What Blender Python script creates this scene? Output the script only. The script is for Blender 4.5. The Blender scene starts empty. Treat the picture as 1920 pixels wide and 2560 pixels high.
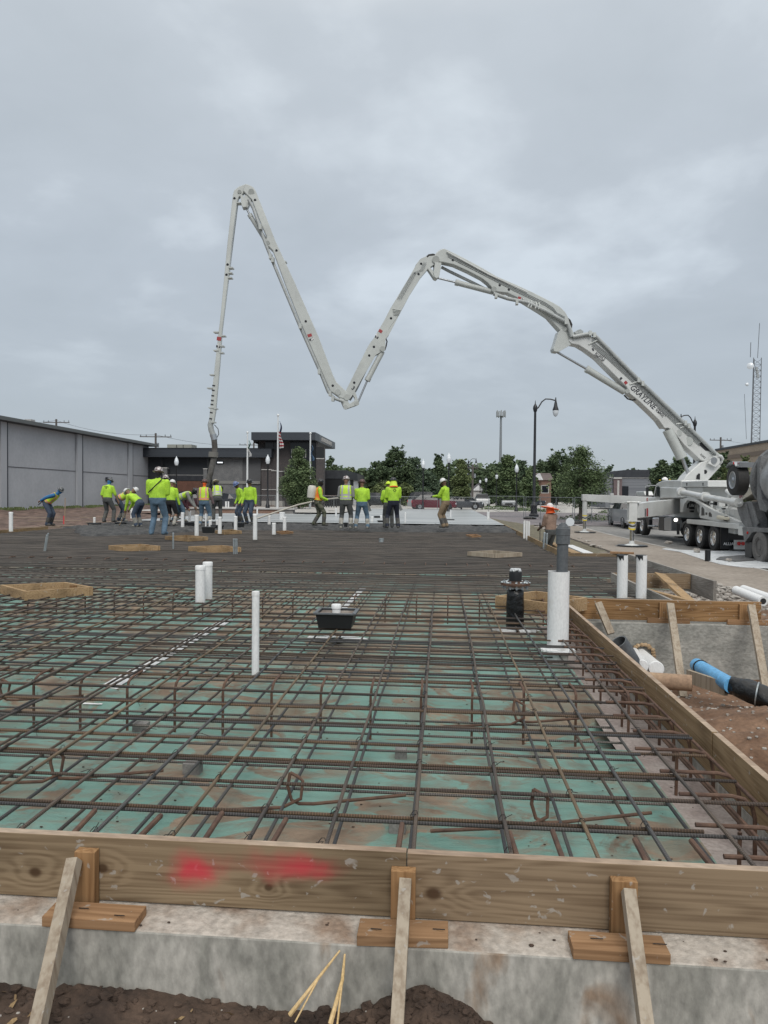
import bpy, bmesh, math, random
from mathutils import Vector, Matrix, noise
R = math.radians
SC = bpy.context.scene
COL = SC.collection
random.seed(7)

# ---------------------------------------------------------------- camera
F, CX, CY, H = 1775.0, 960.0, 1280.0, 1.32          # focal length in px of the 1920x2560 photo, eye height above slab
YAW = math.atan((1107-960)/F); ROLL = R(0.5); PITCH = math.atan(40.3/F)
cd = bpy.data.cameras.new('camera'); cam = bpy.data.objects.new('camera', cd); COL.objects.link(cam)
cd.sensor_fit = 'VERTICAL'; cd.sensor_height = 36; cd.sensor_width = 27
cd.lens = F/2560*36; cd.clip_start = 0.05; cd.clip_end = 3000
cam.matrix_world = (Matrix.Translation((0, 0, H)) @ Matrix.Rotation(YAW, 4, 'Z') @ Matrix.Rotation(math.pi/2-PITCH, 4, 'X')
                    @ Matrix.Rotation(ROLL, 4, 'Z'))
SC.camera = cam
SC.render.resolution_x = 768; SC.render.resolution_y = 1024
SC.view_settings.view_transform = 'Standard'; SC.view_settings.look = 'None'
SC.view_settings.exposure = 0.33; SC.view_settings.gamma = 1

# ---------------------------------------------------------------- sky: overcast, clouds mixed over the Nishita sky
W = bpy.data.worlds.new("World"); SC.world = W; W.use_nodes = True
nt = W.node_tree; N = nt.nodes; L = nt.links
for n in list(N): N.remove(n)
out = N.new('ShaderNodeOutputWorld'); mixs = N.new('ShaderNodeMixShader'); mixs.inputs[0].default_value = 0.93
sky = N.new('ShaderNodeTexSky'); sky.sky_type = 'NISHITA'; sky.sun_disc = False
SUN_EL, SUN_AZ = R(42), R(170)
sky.sun_elevation = SUN_EL; sky.sun_rotation = SUN_AZ
b1 = N.new('ShaderNodeBackground'); b1.inputs[1].default_value = 0.08
L.new(sky.outputs[0], b1.inputs[0])
b2 = N.new('ShaderNodeBackground')
tc = N.new('ShaderNodeTexCoord'); sep = N.new('ShaderNodeSeparateXYZ'); L.new(tc.outputs['Generated'], sep.inputs[0])
zc = N.new('ShaderNodeMath'); zc.operation = 'MAXIMUM'; zc.inputs[1].default_value = 0.0; L.new(sep.outputs[2], zc.inputs[0])
za = N.new('ShaderNodeMath'); za.operation = 'ADD'; za.inputs[1].default_value = 0.22; L.new(zc.outputs[0], za.inputs[0])
dv = N.new('ShaderNodeVectorMath'); dv.operation = 'DIVIDE'
cmb = N.new('ShaderNodeCombineXYZ')
for i in range(3): L.new(za.outputs[0], cmb.inputs[i])
L.new(tc.outputs['Generated'], dv.inputs[0]); L.new(cmb.outputs[0], dv.inputs[1])   # clouds lie on a layer overhead
def wnoise(scale, det, rough, dist=0.0, loc=(0, 0, 0)):
    mp = N.new('ShaderNodeMapping'); mp.inputs['Location'].default_value = loc; mp.inputs['Scale'].default_value = (1, 1.0, 0.35)
    L.new(dv.outputs[0], mp.inputs[0])
    t = N.new('ShaderNodeTexNoise'); t.inputs['Scale'].default_value = scale; t.inputs['Detail'].default_value = det
    t.inputs['Roughness'].default_value = rough; t.inputs['Distortion'].default_value = dist
    L.new(mp.outputs[0], t.inputs['Vector']); return t
n1 = wnoise(1.5, 7, 0.52, 0.25, (0.9, 0.2, 0)); n2 = wnoise(4.2, 5, 0.5, 0.2, (4, 2, 1))
ma = N.new('ShaderNodeMath'); ma.operation = 'MULTIPLY_ADD'; ma.inputs[1].default_value = 0.35
L.new(n2.outputs[0], ma.inputs[0]); L.new(n1.outputs[0], ma.inputs[2])
cr = N.new('ShaderNodeValToRGB'); L.new(ma.outputs[0], cr.inputs[0])
ce = cr.color_ramp; ce.elements[0].position = 0.50; ce.elements[0].color = (0.915, 0.92, 0.92, 1)
ce.elements[1].position = 0.86; ce.elements[1].color = (1.30, 1.29, 1.27, 1)
e = ce.elements.new(0.68); e.color = (1.0, 1.0, 1.0, 1)
gr = N.new('ShaderNodeValToRGB'); L.new(zc.outputs[0], gr.inputs[0])
ge = gr.color_ramp; ge.elements[0].position = 0.0; ge.elements[0].color = (0.355, 0.40, 0.435, 1)
ge.elements[1].position = 1.0; ge.elements[1].color = (1.25, 1.21, 1.14, 1)
for p, c in ((0.10, (0.37, 0.415, 0.46, 1)), (0.30, (0.412, 0.460, 0.512, 1)), (0.55, (0.470, 0.515, 0.56, 1))):
    e = ge.elements.new(p); e.color = c
mc = N.new('ShaderNodeMix'); mc.data_type = 'RGBA'; mc.blend_type = 'MULTIPLY'; mc.inputs[0].default_value = 1.0
# clouds fade into an even grey near the horizon
fd = N.new('ShaderNodeMapRange'); fd.inputs[1].default_value = 0.02; fd.inputs[2].default_value = 0.28; L.new(zc.outputs[0], fd.inputs[0])
L.new(fd.outputs[0], mc.inputs[0]); L.new(gr.outputs[0], mc.inputs[6]); L.new(cr.outputs[0], mc.inputs[7])
L.new(mc.outputs[2], b2.inputs[0]); b2.inputs[1].default_value = 1.0
L.new(b1.outputs[0], mixs.inputs[1]); L.new(b2.outputs[0], mixs.inputs[2]); L.new(mixs.outputs[0], out.inputs[0])

sl = bpy.data.lights.new('sun', 'SUN'); sl.energy = 1.3; sl.angle = R(30); sl.color = (1.0, 0.955, 0.89)
so = bpy.data.objects.new('sun', sl); COL.objects.link(so)
so.rotation_euler = (math.pi/2-SUN_EL, 0, math.pi-SUN_AZ)   # light comes from behind and above the camera
SC.cycles.use_denoising = True

# ---------------------------------------------------------------- reading the photo: pixel -> world (used to measure where things stand)
def ray(px, py):
    dx, dy = px-CX, py-CY; c, s = math.cos(ROLL), math.sin(ROLL)
    u, v = (dx*c+dy*s)/F, (-dx*s+dy*c)/F
    cp, sp = math.cos(PITCH), math.sin(PITCH); fy = cp-v*sp; fz = -(sp+v*cp)
    cy, sy = math.cos(YAW), math.sin(YAW)
    return Vector((u*cy-fy*sy, u*sy+fy*cy, fz))
def G(px, py, z=0.0):
    r = ray(px, py); t = (z-H)/r.z; return Vector((r.x*t, r.y*t, z))
def AY(px, py, Y):
    r = ray(px, py); t = Y/r.y; return Vector((r.x*t, Y, H+r.z*t))
def AX(px, py, X):
    r = ray(px, py); t = X/r.x; return Vector((X, r.y*t, H+r.z*t))
def gz(x, y):                                        # lie of the land outside the slab
    t = min(1, max(0, (y-38)/42)); right = -0.75+0.60*t*t*(3-2*t)
    left = -0.32+0.17*t
    s = min(1, max(0, (x+15)/19)); return left+(right-left)*s

# ---------------------------------------------------------------- mesh helpers
class MB:
    def __init__(self): self.v = []; self.f = []; self.m = []; self.cm = 0; self.starts = []
    def add(self, vs, fs):
        o = len(self.v); self.starts.append((o, len(self.f))); self.v += [Vector(p) for p in vs]; self.f += [tuple(i+o for i in f) for f in fs]; self.m += [self.cm]*len(fs)
        return self
    def box(self, a, b):
        x0, y0, z0 = a; x1, y1, z1 = b
        return self.hexa([(x0,y0,z0),(x1,y0,z0),(x1,y1,z0),(x0,y1,z0),(x0,y0,z1),(x1,y0,z1),(x1,y1,z1),(x0,y1,z1)])
    def hexa(self, p): return self.add(p, [(0,3,2,1),(4,5,6,7),(0,1,5,4),(1,2,6,5),(2,3,7,6),(3,0,4,7)])
    def beam(self, p, q, w, h, up=(0,0,1)):          # w across, h along up
        p, q = Vector(p), Vector(q); d = (q-p).normalized(); up = Vector(up); s = d.cross(up)
        if s.length < 1e-4: s = d.cross(Vector((1,0,0)))
        s.normalize(); u = s.cross(d).normalized(); s *= w/2; u *= h/2
        return self.hexa([p-s-u, p+s-u, q+s-u, q-s-u, p-s+u, p+s+u, q+s+u, q-s+u])
    def tube(self, pts, r, n=10, r2=None, caps=True):
        pts = [Vector(p) for p in pts]; m = len(pts); vs = []; fs = []
        rr = r if isinstance(r, (list, tuple)) else [r+(r2-r)*i/(m-1) if r2 is not None else r for i in range(m)]
        pu = None
        for i, p in enumerate(pts):
            d = (pts[min(i+1, m-1)]-pts[max(i-1, 0)]).normalized()
            if pu is None: pu = d.cross(Vector((0,0,1)) if abs(d.z) < .9 else Vector((1,0,0))).normalized()
            a = (pu-d*pu.dot(d)); a = a.normalized() if a.length > 1e-6 else d.orthogonal().normalized(); pu = a; b = d.cross(a)
            for k in range(n):
                t = 2*math.pi*k/n; vs.append(p+(a*math.cos(t)+b*math.sin(t))*rr[i])
        for i in range(m-1):
            for k in range(n): k2 = (k+1) % n; fs.append((i*n+k, i*n+k2, (i+1)*n+k2, (i+1)*n+k))
        if caps: fs.append(tuple(range(n-1, -1, -1))); fs.append(tuple((m-1)*n+k for k in range(n)))
        return self.add(vs, fs)
    def prism(self, pts, off):                       # planar outline + thickness vector
        off = Vector(off); n = len(pts); pts = [Vector(p) for p in pts]
        return self.add(pts+[p+off for p in pts], [tuple(range(n-1,-1,-1)), tuple(range(n, 2*n))]+[(i,(i+1)%n,n+(i+1)%n,n+i) for i in range(n)])
    def lathe(self, prof, c, n=16, ax=(0,0,1)):      # prof: (radius, height) along ax
        c = Vector(c); ax = Vector(ax).normalized(); a = ax.orthogonal().normalized(); b = ax.cross(a); vs = []; fs = []
        for r, h in prof:
            for k in range(n): t = 2*math.pi*k/n; vs.append(c+ax*h+(a*math.cos(t)+b*math.sin(t))*max(r, 1e-4))
        for i in range(len(prof)-1):
            for k in range(n): k2=(k+1)%n; fs.append((i*n+k, i*n+k2, (i+1)*n+k2, (i+1)*n+k))
        fs.append(tuple(range(n-1,-1,-1))); fs.append(tuple((len(prof)-1)*n+k for k in range(n)))
        return self.add(vs, fs)
    def ell(self, c, r, n=10, m=6):
        c = Vector(c); return self.add([c+Vector((r[0]*math.sin(math.pi*i/m)*math.cos(2*math.pi*k/n), r[1]*math.sin(math.pi*i/m)*math.sin(2*math.pi*k/n), r[2]*math.cos(math.pi*i/m))) for i in range(m+1) for k in range(n)],
            [(i*n+k, (i+1)*n+k, (i+1)*n+(k+1)%n, i*n+(k+1)%n) for i in range(m) for k in range(n)])
    def quad(self, a, b, c, d): return self.add([a,b,c,d], [(0,1,2,3)])
    def build(self, name, mat, parent=None, smooth=False, local=False, bevel=0, at=None, angle=38, label=None):
        base = Vector((0,0,0))
        if parent is not None and not local:
            p = parent
            while p is not None: base += p.location; p = p.parent
        me = bpy.data.meshes.new(name)
        org = Vector(at) if at is not None else Vector((0,0,0))
        me.from_pydata([v-base-org for v in self.v], [], self.f)
        mats = mat if isinstance(mat, (list, tuple)) else [mat]
        for mm in mats: me.materials.append(mm)
        if len(mats) > 1: me.polygons.foreach_set('material_index', self.m)
        bm = bmesh.new(); bm.from_mesh(me); bmesh.ops.remove_doubles(bm, verts=bm.verts, dist=1e-5) if smooth else None
        bmesh.ops.recalc_face_normals(bm, faces=bm.faces); bm.to_mesh(me); bm.free()
        if smooth:
            me.polygons.foreach_set('use_smooth', [True]*len(me.polygons)); me.set_sharp_from_angle(angle=R(angle))
        me.update(); o = bpy.data.objects.new(name, me); COL.objects.link(o); o.location = org
        if parent is not None: o.parent = parent
        if label: o['label'] = label
        if bevel:
            b = o.modifiers.new('bevel', 'BEVEL'); b.width = bevel; b.segments = 2; b.limit_method = 'ANGLE'
        return o
def pieces(mb, name, mat, parent, smooth=False):      # every primitive becomes a part of its own
    st = mb.starts+[(len(mb.v), len(mb.f))]
    for (v0, f0), (v1, f1) in zip(st, st[1:]):
        q = MB(); q.v = mb.v[v0:v1]; q.f = [tuple(i-v0 for i in f) for f in mb.f[f0:f1]]; q.m = [0]*len(q.f); q.build(name, mat, parent, smooth=smooth)
def tag(o, label=None, cat=None, group=None, kind=None):
    if label: o['label'] = label
    if cat: o['category'] = cat
    if group: o['group'] = group
    if kind: o['kind'] = kind
    return o
def thing(name, label, cat, loc=(0,0,0), rz=0, group=None):
    o = bpy.data.objects.new(name, None); COL.objects.link(o); o.location = loc; o.rotation_euler = (0,0,rz); o.empty_display_size = .2
    return tag(o, label, cat, group)
def dup(root, loc, rz=None, label=None, sc=None):
    def cp(o, par):
        c = o.copy(); COL.objects.link(c); c.parent = par
        for ch in list(o.children): cp(ch, c)
        return c
    r = cp(root, None); r.location = loc
    if rz is not None: r.rotation_euler = (0, 0, rz)
    if sc is not None: r.scale = (sc, sc, sc) if not isinstance(sc, tuple) else sc
    if label: r['label'] = label
    return r

# ---------------------------------------------------------------- materials
def mat(name, col, rough=.6, metal=0.0, col2=None, scale=3.0, lo=.35, hi=.65, stretch=(1,1,1), det=5, dist=0.0, bump=0.0, bscale=None, spec=None, col3=None, coat=0, alpha=None, fine=0.12):
    m = bpy.data.materials.new(name); m.use_nodes = True; t = m.node_tree; n = t.nodes; l = t.links; b = n['Principled BSDF']
    b.inputs['Base Color'].default_value = (*col, 1); b.inputs['Roughness'].default_value = rough; b.inputs['Metallic'].default_value = metal
    if spec is not None: b.inputs['Specular IOR Level'].default_value = spec
    if coat: b.inputs['Coat Weight'].default_value = coat; b.inputs['Coat Roughness'].default_value = .08
    if alpha is not None: b.inputs['Alpha'].default_value = alpha
    c = n.new('ShaderNodeTexCoord'); mp = n.new('ShaderNodeMapping'); mp.inputs['Scale'].default_value = stretch; l.new(c.outputs['Object'], mp.inputs[0])
    if col2 is not None:
        x = n.new('ShaderNodeTexNoise'); x.inputs['Scale'].default_value = scale; x.inputs['Detail'].default_value = det; x.inputs['Distortion'].default_value = dist
        l.new(mp.outputs[0], x.inputs['Vector']); r = n.new('ShaderNodeValToRGB'); l.new(x.outputs[0], r.inputs[0])
        r.color_ramp.elements[0].position = lo; r.color_ramp.elements[0].color = (*col, 1)
        r.color_ramp.elements[1].position = hi; r.color_ramp.elements[1].color = (*col2, 1)
        if col3 is not None: e = r.color_ramp.elements.new(min(.99, hi+.12)); e.color = (*col3, 1)
        src = r.outputs[0]
        if fine:
            x2 = n.new('ShaderNodeTexNoise'); x2.inputs['Scale'].default_value = scale*9; x2.inputs['Detail'].default_value = 3; l.new(mp.outputs[0], x2.inputs['Vector'])
            mr = n.new('ShaderNodeMapRange'); mr.inputs[3].default_value = 1-fine*2; mr.inputs[4].default_value = 1+fine*2; mr.inputs[1].default_value=.25; mr.inputs[2].default_value=.75
            l.new(x2.outputs[0], mr.inputs[0]); mx = n.new('ShaderNodeMix'); mx.data_type = 'RGBA'; mx.blend_type = 'MULTIPLY'; mx.inputs[0].default_value = 1
            l.new(src, mx.inputs[6]); l.new(mr.outputs[0], mx.inputs[7]); src = mx.outputs[2]
        l.new(src, b.inputs['Base Color'])
    if bump:
        y = n.new('ShaderNodeTexNoise'); y.inputs['Scale'].default_value = bscale or scale*4; y.inputs['Detail'].default_value = 6; l.new(mp.outputs[0], y.inputs['Vector'])
        bp = n.new('ShaderNodeBump'); bp.inputs['Strength'].default_value = min(1, bump); bp.inputs['Distance'].default_value = .02; l.new(y.outputs[0], bp.inputs['Height']); l.new(bp.outputs[0], b.inputs['Normal'])
    return m
def emis(name, col, s):
    m = bpy.data.materials.new(name); m.use_nodes = True; b = m.node_tree.nodes['Principled BSDF']
    b.inputs['Base Color'].default_value = (*col, 1); b.inputs['Emission Color'].default_value = (*col, 1); b.inputs['Emission Strength'].default_value = s; return m
def wood(name, base, dark, axis=0, grain=14, knots=True, extra=None, ring=1.0, weather=None, off=(0,0,0), kpos=(), wamt=.75, ky=2.6):
    """plank: fine rings stretched along the grain axis that bend round knots, weathered grey patches; extra = spray paint spots"""
    m = bpy.data.materials.new(name); m.use_nodes = True; t = m.node_tree; n = t.nodes; l = t.links; b = n['Principled BSDF']; b.inputs['Roughness'].default_value = .8
    b.inputs['Specular IOR Level'].default_value = .2
    c = n.new('ShaderNodeTexCoord')
    def nse(scale, det, st, dist=0.0, o=off):
        mp = n.new('ShaderNodeMapping'); s = [1.0]*3; s[axis] = st; mp.inputs['Scale'].default_value = s; mp.inputs['Location'].default_value = o; l.new(c.outputs['Object'], mp.inputs[0])
        x = n.new('ShaderNodeTexNoise'); x.inputs['Scale'].default_value = scale; x.inputs['Detail'].default_value = det; x.inputs['Distortion'].default_value = dist; l.new(mp.outputs[0], x.inputs['Vector']); return x.outputs[0]
    def math_(op, x, y=None, z=None):
        q = n.new('ShaderNodeMath'); q.operation = op
        for i, v in enumerate((x, y, z)):
            if v is None: continue
            if isinstance(v, (int, float)): q.inputs[i].default_value = v
            else: l.new(v, q.inputs[i])
        return q.outputs[0]
    def rng(x, a, b_, c_, d):
        q = n.new('ShaderNodeMapRange'); q.interpolation_type = 'SMOOTHSTEP'
        for i, v in enumerate((a, b_, c_, d)): q.inputs[i+1].default_value = v
        l.new(x, q.inputs[0]); return q.outputs[0]
    ringv = nse(5.0, 1.2, .055); kd = []
    if knots:
        k = n.new('ShaderNodeTexVoronoi'); k.feature = 'F1'; k.inputs['Scale'].default_value = 1.6
        mk = n.new('ShaderNodeMapping'); s2 = [1.0]*3; s2[axis] = .6; mk.inputs['Scale'].default_value = s2; mk.inputs['Location'].default_value = off; l.new(c.outputs['Object'], mk.inputs[0]); l.new(mk.outputs[0], k.inputs['Vector'])
        kd.append(math_('MULTIPLY', k.outputs['Distance'], .62))
    for (u, z, r) in kpos:
        mm = n.new('ShaderNodeMapping'); mm.vector_type = 'TEXTURE'; loc = [0,ky,z]; loc[axis] = u; sc = [60,60,1.0]; sc[axis] = 1.25; mm.inputs['Location'].default_value = loc; mm.inputs['Scale'].default_value = sc; l.new(c.outputs['Object'], mm.inputs[0])
        ln = n.new('ShaderNodeVectorMath'); ln.operation = 'LENGTH'; l.new(mm.outputs[0], ln.inputs[0]); kd.append(math_('MULTIPLY', ln.outputs['Value'], .025/r))
    for d in kd: ringv = math_('ADD', ringv, rng(d, 0.0, .11, .075, 0))
    sn = math_('SINE', math_('MULTIPLY', ringv, 150*ring))
    fine = nse(70, 4, .02)
    a2 = math_('ADD', math_('MULTIPLY', sn, .12), fine)
    r = n.new('ShaderNodeValToRGB'); l.new(a2, r.inputs[0]); e = r.color_ramp.elements
    e[0].position = .26; e[0].color = (*dark, 1); e[1].position = .60; e[1].color = (*base, 1)
    qr = rng(nse(3.0, 5, .3, .4, (off[0]+3, off[1], off[2]+1)), .42, .66, 0, wamt)
    g = n.new('ShaderNodeMix'); g.data_type='RGBA'; g.blend_type = 'MULTIPLY'; l.new(qr, g.inputs[0]); l.new(r.outputs[0], g.inputs[6]); g.inputs[7].default_value = (*(weather or (.50,.50,.50)), 1)
    sp_ = n.new('ShaderNodeMix'); sp_.data_type='RGBA'; l.new(rng(nse(26, 3, .8, .5, (off[0], off[1]+7, off[2])), .64, .70, 0, .6), sp_.inputs[0]); l.new(g.outputs[2], sp_.inputs[6]); sp_.inputs[7].default_value = (.36,.345,.32,1)   # dried cement splashes
    src = sp_.outputs[2]
    for d in kd:
        kc = n.new('ShaderNodeMix'); kc.data_type='RGBA'; l.new(rng(d, .010, .026, .88, 0), kc.inputs[0]); l.new(src, kc.inputs[6]); kc.inputs[7].default_value = (dark[0]*.36, dark[1]*.28, dark[2]*.24, 1); src = kc.outputs[2]
    if extra:
        for (px_, pz_, rx, rz_, st) in extra:
            nv = n.new('ShaderNodeTexNoise'); nv.inputs['Scale'].default_value = 7; nv.inputs['Detail'].default_value = 6
            l.new(c.outputs['Object'], nv.inputs['Vector'])
            vm = n.new('ShaderNodeVectorMath'); vm.operation = 'MULTIPLY_ADD'; vm.inputs[1].default_value = (.26,.26,.10); l.new(nv.outputs['Color'], vm.inputs[0]); l.new(c.outputs['Object'], vm.inputs[2])
            mm = n.new('ShaderNodeMapping'); mm.vector_type='TEXTURE'; mm.inputs['Location'].default_value = (px_+.13, 0, pz_+.05); mm.inputs['Scale'].default_value = (rx, 50, rz_); l.new(vm.outputs[0], mm.inputs[0])
            ln = n.new('ShaderNodeVectorMath'); ln.operation='LENGTH'; l.new(mm.outputs[0], ln.inputs[0])
            px2 = n.new('ShaderNodeMix'); px2.data_type='RGBA'; l.new(rng(ln.outputs['Value'], .15, 1.15, st, 0), px2.inputs[0]); l.new(src, px2.inputs[6]); px2.inputs[7].default_value=(.55,.03,.06,1); src = px2.outputs[2]
    l.new(src, b.inputs['Base Color'])
    bp = n.new('ShaderNodeBump'); bp.inputs['Strength'].default_value=.35; bp.inputs['Distance'].default_value=.003; l.new(a2, bp.inputs['Height']); l.new(bp.outputs[0], b.inputs['Normal'])
    return m
M = {}
def rebar_mat(name, axis, c1, c2):
    m = bpy.data.materials.new(name); m.use_nodes = True; t = m.node_tree; n = t.nodes; l = t.links; b = n['Principled BSDF']
    c = n.new('ShaderNodeTexCoord'); x = n.new('ShaderNodeTexNoise'); x.inputs['Scale'].default_value = 3.0; x.inputs['Detail'].default_value = 6
    mp = n.new('ShaderNodeMapping'); s=[6.0]*3; s[axis]=.6; mp.inputs['Scale'].default_value=s; l.new(c.outputs['Object'], mp.inputs[0]); l.new(mp.outputs[0], x.inputs['Vector'])
    r = n.new('ShaderNodeValToRGB'); e = r.color_ramp.elements; e[0].position=.36; e[0].color=(*c1,1); e[1].position=.62; e[1].color=(*c2,1); l.new(x.outputs[0], r.inputs[0])
    w = n.new('ShaderNodeTexWave'); w.bands_direction = 'XYZ'[axis]; w.inputs['Scale'].default_value = 26; w.inputs['Distortion'].default_value = 0
    l.new(c.outputs['Object'], w.inputs['Vector'])
    mx = n.new('ShaderNodeMix'); mx.data_type='RGBA'; mx.blend_type='MULTIPLY'; mx.inputs[0].default_value=1; wr = n.new('ShaderNodeMapRange'); wr.inputs[3].default_value=.62; wr.inputs[4].default_value=1.25; l.new(w.outputs[1], wr.inputs[0])
    l.new(r.outputs[0], mx.inputs[6]); l.new(wr.outputs[0], mx.inputs[7]); l.new(mx.outputs[2], b.inputs['Base Color'])
    bp = n.new('ShaderNodeBump'); bp.inputs['Strength'].default_value=.9; bp.inputs['Distance'].default_value=.003; l.new(w.outputs[1], bp.inputs['Height']); l.new(bp.outputs[0], b.inputs['Normal'])
    b.inputs['Roughness'].default_value=.55; b.inputs['Metallic'].default_value=.25
    return m
M['bx'] = rebar_mat('rebar_steel', 0, (.036,.030,.028), (.085,.058,.042))
M['bx3'] = rebar_mat('rebar_blue_steel', 0, (.040,.042,.047), (.078,.072,.068))
M['by3'] = rebar_mat('rebar_blue_long_steel', 1, (.055,.058,.063), (.10,.095,.09))
M['bfar'] = rebar_mat('rebar_grey_steel', 0, (.068,.063,.062), (.135,.12,.108))
M['bx2'] = rebar_mat('rebar_brown_steel', 0, (.065,.042,.028), (.13,.083,.05))
M['by'] = rebar_mat('rebar_long_steel', 1, (.058,.050,.046), (.12,.090,.068))
M['by2'] = rebar_mat('rebar_tan_steel', 1, (.11,.08,.052), (.19,.135,.08))
M['bz'] = rebar_mat('rebar_rusty_steel', 2, (.12,.05,.03), (.18,.085,.05))
M['rust'] = mat('rust_steel', (.070,.038,.027), .75, .1, (.13,.075,.05), 14)
M['wire'] = mat('tie_wire', (.03,.027,.026), .6, .5)
M['conc'] = mat('form_concrete', (.25,.245,.22), .85, 0, (.40,.385,.35), 4.0, .36, .57, (1,1,.45), bump=.5, bscale=22, dist=.9, fine=.14, col3=(.27,.20,.145))
M['concR'] = mat('footing_concrete', (.22,.222,.205), .85, 0, (.34,.335,.31), 2.6, .34, .66, (1,1,1.6), bump=.4, bscale=18, dist=.5, fine=.14, col3=(.38,.37,.35))
M['ledge'] = mat('ledge_concrete', (.40,.365,.325), .9, 0, (.25,.185,.14), 4, .50, .66, bump=.6, bscale=30, fine=.14)
M['fresh'] = mat('wet_concrete', (.075,.078,.082), .5, 0, (.15,.15,.15), 3, .35, .7, bump=.9, bscale=14)
M['done'] = mat('finished_concrete', (.235,.25,.25), .35, 0, (.38,.395,.395), .35, .4, .6, (.35,1.6,1), fine=.04)
M['dirt'] = mat('brown_dirt', (.032,.021,.016), .95, 0, (.085,.056,.040), 5, .35, .7, bump=1, bscale=20)
M['red_dirt'] = mat('reddish_dirt', (.065,.042,.033), .95, 0, (.15,.10,.08), 1.8, .35, .65, bump=1, bscale=6)
M['clay'] = mat('red_clay', (.105,.058,.034), .95, 0, (.20,.122,.078), 3.0, .35, .65, bump=1, bscale=16)
M['gravelly'] = mat('gravelly_soil', (.13,.105,.09), .95, 0, (.30,.27,.24), 5.0, .4, .68, bump=1, bscale=18)
M['walk'] = mat('sidewalk_concrete', (.215,.185,.155), .9, 0, (.30,.265,.23), .8, .3, .7, bump=.2, bscale=30)
M['road'] = mat('road_concrete', (.15,.148,.145), .75, 0, (.235,.23,.22), .5, .3, .7, (1,.3,1), bump=.2, bscale=30)
M['asph'] = mat('asphalt', (.145,.13,.14), .85, 0, (.19,.175,.18), .4, bump=.2, bscale=20)
M['lot'] = mat('parking_concrete', (.33,.32,.30), .85, 0, (.42,.41,.39), .25, bump=.1, bscale=10)
M['grass'] = mat('grass_ground', (.05,.075,.02), .95, 0, (.10,.13,.04), .8, bump=.6, bscale=6)
M['pvc'] = mat('white_pvc', (.70,.71,.715), .38, 0, (.52,.49,.44), 7, .55, .80, (1,1,.5), fine=.05)
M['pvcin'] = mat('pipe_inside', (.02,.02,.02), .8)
M['greyp'] = mat('grey_pvc', (.075,.083,.09), .45, 0, (.10,.11,.12), 4)
M['black'] = mat('black_plastic', (.012,.014,.016), .38)
M['wrap'] = mat('black_wrap', (.008,.009,.010), .22, bump=1, bscale=12)
M['galv'] = mat('galvanised_steel', (.28,.32,.34), .4, .6, (.40,.44,.46), 8)
M['tape'] = mat('white_tape', (.72,.74,.75), .5, bump=.8, bscale=20)
M['blue'] = mat('blue_pipe', (.10,.33,.60), .4, 0, (.14,.40,.68), 3)
M['card'] = mat('cardboard_tube', (.34,.24,.16), .85, 0, (.27,.18,.12), 4)
M['stone'] = mat('grey_stone', (.24,.22,.20), .9, 0, (.38,.36,.33), 9, bump=.6)
M['brick'] = mat('spacer_brick', (.17,.165,.16), .9, 0, (.24,.23,.22), 9)
M['pinkp'] = mat('red_marker', (.62,.05,.07), .6)
PINE, PDK = (.25,.185,.118), (.155,.108,.066)
M['wx'] = wood('weathered_pine_x', PINE, PDK, 0)
M['wx2'] = wood('weathered_pine_x_b', (.26,.192,.125), (.165,.115,.072), 0, knots=False, off=(3.3,1,.4), kpos=((-.02,-.15,.032),(1.75,-.09,.024)), ky=2.6, wamt=.5)
M['wy'] = wood('weathered_pine_y', (.30,.21,.12), (.20,.13,.07), 1, off=(1,2,.15))
M['wz'] = wood('pine_stake', (.33,.195,.095), (.22,.12,.055), 2, grain=10, knots=False)
M['wk'] = wood('grey_kicker', (.36,.31,.245), (.25,.20,.15), 2, grain=9, knots=False, off=(2,0,1), wamt=.3, ring=.3)
M['wc'] = wood('cleat_pine', (.33,.20,.11), (.22,.125,.065), 0, grain=8, knots=False)
M['wbox'] = wood('box_pine', (.38,.265,.15), (.25,.165,.09), 0, grain=8)
M['wend'] = mat('board_top_edge', (.37,.29,.22), .85, 0, (.24,.17,.12), 6, .4, .7, (.3,1,1), bump=.3)
M['greyboard'] = wood('cement_coated_board', (.33,.31,.285), (.235,.215,.19), 1, grain=4, knots=False)
# ================================================================ SETTING: ground, slab, dirt
def grid(xs, ys, fz, name, m, smooth=True, mask=None):
    mb = MB(); nx = len(xs); mb.v = [Vector((x, y, fz(x, y))) for y in ys for x in xs]
    for j in range(len(ys)-1):
        for i in range(nx-1):
            if mask is None or mask((xs[i]+xs[i+1])/2, (ys[j]+ys[j+1])/2): mb.f.append((j*nx+i, j*nx+i+1, (j+1)*nx+i+1, (j+1)*nx+i)); mb.m.append(0)
    o = mb.build(name, m); me = o.data
    if smooth: me.polygons.foreach_set('use_smooth', [True]*len(me.polygons))
    return o
def lin(a, b, n): return [a+(b-a)*i/n for i in range(n+1)]
def nz(x, y, s=1.0, z=0.0): return noise.noise(Vector((x*s, y*s, z)))
def fbm(x, y, s=1.0, o=4):
    return sum(nz(x, y, s*2**i, i*7.3)/2**i for i in range(o))
def slabx(y): return 1.57 if y < 9.25 else (2.92 if y < 12.6 else (4.3 if y < 17 else 2.85))
def inslab(x, y, pad=0.0): return -15.1-pad < x < slabx(y)+pad and 2.44 < y < 71
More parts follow.
